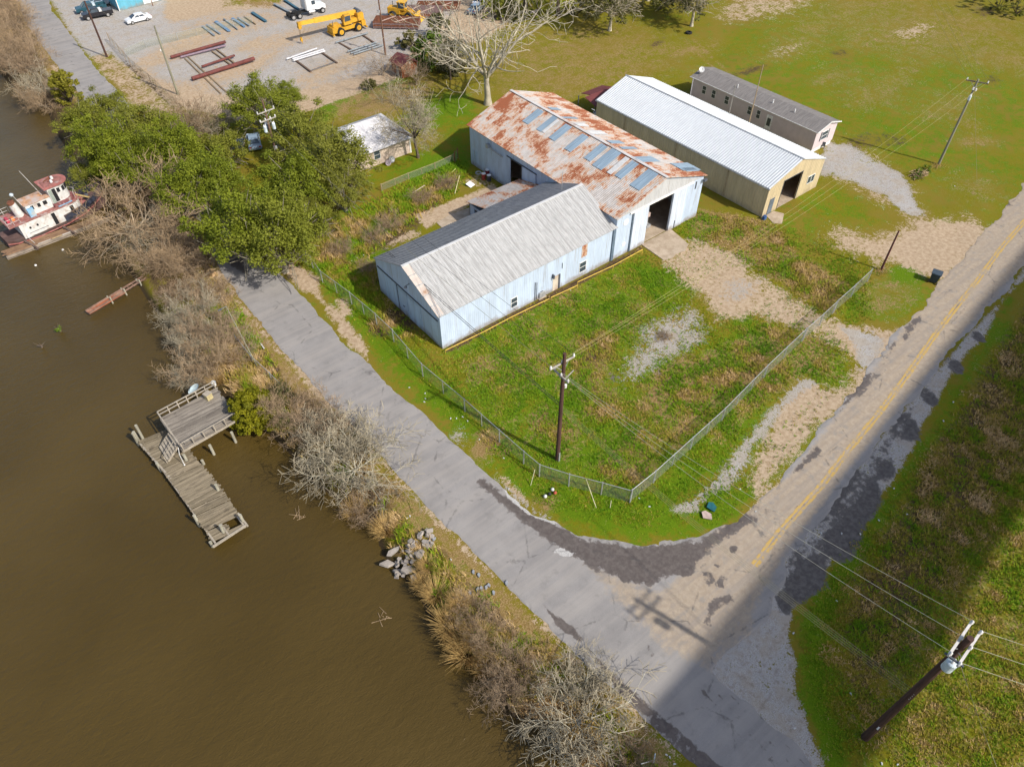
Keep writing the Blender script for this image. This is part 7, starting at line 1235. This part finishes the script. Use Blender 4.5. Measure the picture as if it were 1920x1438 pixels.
for px, py, rz, c_, lab, cat_ in ((1334, 952, .5, (.02, .12, .14), "dark teal tarp scrap in the verge grass by the gravel", "tarp"), (1325, 968, 1.0, (.5, .38, .33), "pinkish flat board in the verge grass by the gravel", "board")):
    p = G(px, py); m = MB(); m.prism([(-.45, -.3), (.1, -.4), (.5, .0), (.4, .35), (-.2, .4)], 'z', 0, .08); o = m.build("tarp_scrap" if 'tarp' in lab else "board_scrap", simple(lab[:8].replace(' ', '_'), c_, .6)); o.location = (p[0], p[1], .1); o.rotation_euler = (0, 0.05, rz); tag(o, lab, cat_)
p = G(1032, 928); T = thing("junk_heap", (p[0], p[1], 0), "little heap of white and red junk in the verge grass below the yard pole", "junk"); 
for nm, c_, x, y in (('white_jug', (.8, .8, .78), -.5, .1), ('white_jug', (.7, .7, .68), .45, .25), ('red_can', (.4, .08, .05), .4, -.15), ('black_bag', (.03, .03, .03), -.05, .05)): m = MB(); m.lathe([(.12, 0), (.16, .08), (.14, .2), (.05, .28)], (x, y, .05), 10); m.build(nm, simple(nm + str(int(x * 10)), c_, .6), T)
p = G(1722, 330); T = thing("brush_pile", (p[0], p[1], 0), "low pile of cut branches beside the field pole's gravel drive", "brush pile"); R2 = np.random.RandomState(4); V, F = tubes([[R2.randn() * .8, R2.randn() * .4, .05, R2.randn() * .9, R2.randn() * .6, .2 + R2.rand() * .5, .05, .03] for _ in range(60)], 5); fastmesh("branches", V, F, M_TWIGB, T); leaves("leaves", T, R2.randn(10, 3) * np.array([.9, .5, .1]) + np.array([0, 0, .25]), np.full(10, .4), 40, .2, M_LEAFB, 3)
for px, py, lab in ((1758, 312, "ring of dry stubble round the foot of the field pole"), (1655, 508, "ring of dry stubble round the short reddish pole")):
    p = G(px, py); R2 = np.random.RandomState(px); S = []; [S.append([*(q := np.array([R2.randn() * .6, R2.randn() * .35, 0])), *(q + np.array([R2.randn() * .1, R2.randn() * .1, .25])), .02, .01]) for _ in range(120)]; V, F = tubes(S, 3); o = fastmesh("dry_stubble", V, F, M_REED); o.location = (p[0], p[1], 0); tag(o, lab, "stubble")
p = G(1542, 278); T = thing("porch_chair", (p[0], p[1], 0), "dark blue garden chair at the end of the mobile home", "chair", rz=.5); m = MB(); m.box((0, 0, .42), (.5, .5, .05)); m.build('seat', M_DKGREY, T); m = MB(); m.box((-.24, 0, .75), (.05, .5, .6)); m.build('backrest', M_DKGREY, T)
for sx in (-1, 1):
    for sy in (-1, 1): m = MB(); m.box((sx * .22, sy * .22, .2), (.05, .05, .4)); m.build('leg', M_DKGREY, T)
p = G(1432, 412); m = MB(); m.box((0, 0, .25), (.5, .4, .5)); m.tube((0, 0, .5), (0, 0, .6), .15); o = m.build("meter_pedestal", simple("blue_plastic", (.05, .12, .3), .4), bevel=.02); o.location = (p[0], p[1], .05); tag(o, "small dark blue box by the tan hall's near corner", "box")
p = G(1225, 1425); T = thing("small_sign", (p[0], p[1], gz(p[0], p[1])), "little grey-blue sign on a leaning post at the bottom edge of the picture", "sign", rz=.6); m = MB(); m.tube((0, 0, 0), (-1.2, 0.9, 2.4), .03); m.build('post', M_GALV, T); m = MB(); m.box((0, 0, .5), (.5, .06, .35)); m.build('panel', M_XF, T)
p = G(397, 515); m = MB(); m.lathe([(.55, 0), (.5, .1), (.48, .5), (.1, .52)], n=14); o = m.build("tree_stump", simple("fresh_cut_wood", (.5, .34, .18), .8, .2, 3)); o.location = (p[0], p[1], gz(p[0], p[1])); tag(o, "sandy cut stump at the street edge between the bare trees", "stump")
p = G(998, 28); T = thing("junk_pile", (p[0], p[1], 0), "pinkish white junk pile under the trees at the top", "junk"); R = random.Random(3)
for k in range(5): m = MB(); m.box((R.uniform(-1, 1), R.uniform(-.6, .6), .4), (R.uniform(.5, 1), R.uniform(.4, .8), R.uniform(.4, .8)), rz=R.uniform(0, 3)); m.build('crate', simple("pale_junk_%d" % k, (.55, .48, .5), .7, .2, 2), T, bevel=.03)
p0_ = G(1352, 160); m = MB(); m.box((0, 0, .4), (1.2, 1.0, .8)); m.box((0, 0, .85), (1.3, 1.1, .06)); o = m.build("heat_pump", M_GALV, bevel=.03); o.location = (62.3, 24.0, 0); o.rotation_euler = (0, 0, .2); tag(o, "pale blue-topped box on the grass at the far end of the mobile home", "heat pump")
# ------------------------------------------------------------------ the high bridge that crosses right of the frame (its deck shades the road corner)
cc = (G(1840, 720)[:2] + G(1425, 1270)[:2]) / 2
e0 = [G(1500, 1000), G(1250, 1340)]; e1 = [G(1830, 980), G(1600, 1370)]; dv = np.array([0.70, 0.714]); dv = (dv[0] * RH + dv[1] * FH)
q0 = (G(1340, 1215)[:2] + G(1630, 1330)[:2]) / 2; Hb = 38.0; kk2 = Hb / math.tan(SUN_EL); ctr = q0 + np.array([math.cos(SUN_AZ), math.sin(SUN_AZ)]) * kk2
BR = thing("road_bridge", (ctr[0], ctr[1], 0), "high concrete road bridge passing outside the picture, known by its shadow across the road corner", "bridge", rz=math.atan2(dv[1], dv[0]))
M_BC = simple("bridge_concrete", (.42, .41, .38), .9, .1, .3); m = MB(); m.b2((-420, -5.0, Hb - .9), (420, 5.0, Hb)); m.build('deck', M_BC, BR)
for y in (-5.0, 4.7): m = MB(); m.b2((-420, y, Hb + .003), (420, y + .3, Hb + .9)); m.build('parapet', M_BC, BR)
m = MB(); m.b2((-420, -3.5, Hb - 3), (420, -2.9, Hb - .91)); m.b2((-420, 2.9, Hb - 3), (420, 3.5, Hb - .91)); m.build('girder', M_BC, BR)
for x in (-150, 150, 300, -300): m = MB(); m.b2((x - 1, -1.6, -2), (x + 1, 1.6, Hb - 3.01)); m.b2((x - 1.2, -4, Hb - 4.2), (x + 1.2, 4, Hb - 3.02)); m.build('pier', M_BC, BR)
for o in list(COL.objects):
    if '_h' in o.keys(): del o['_h']
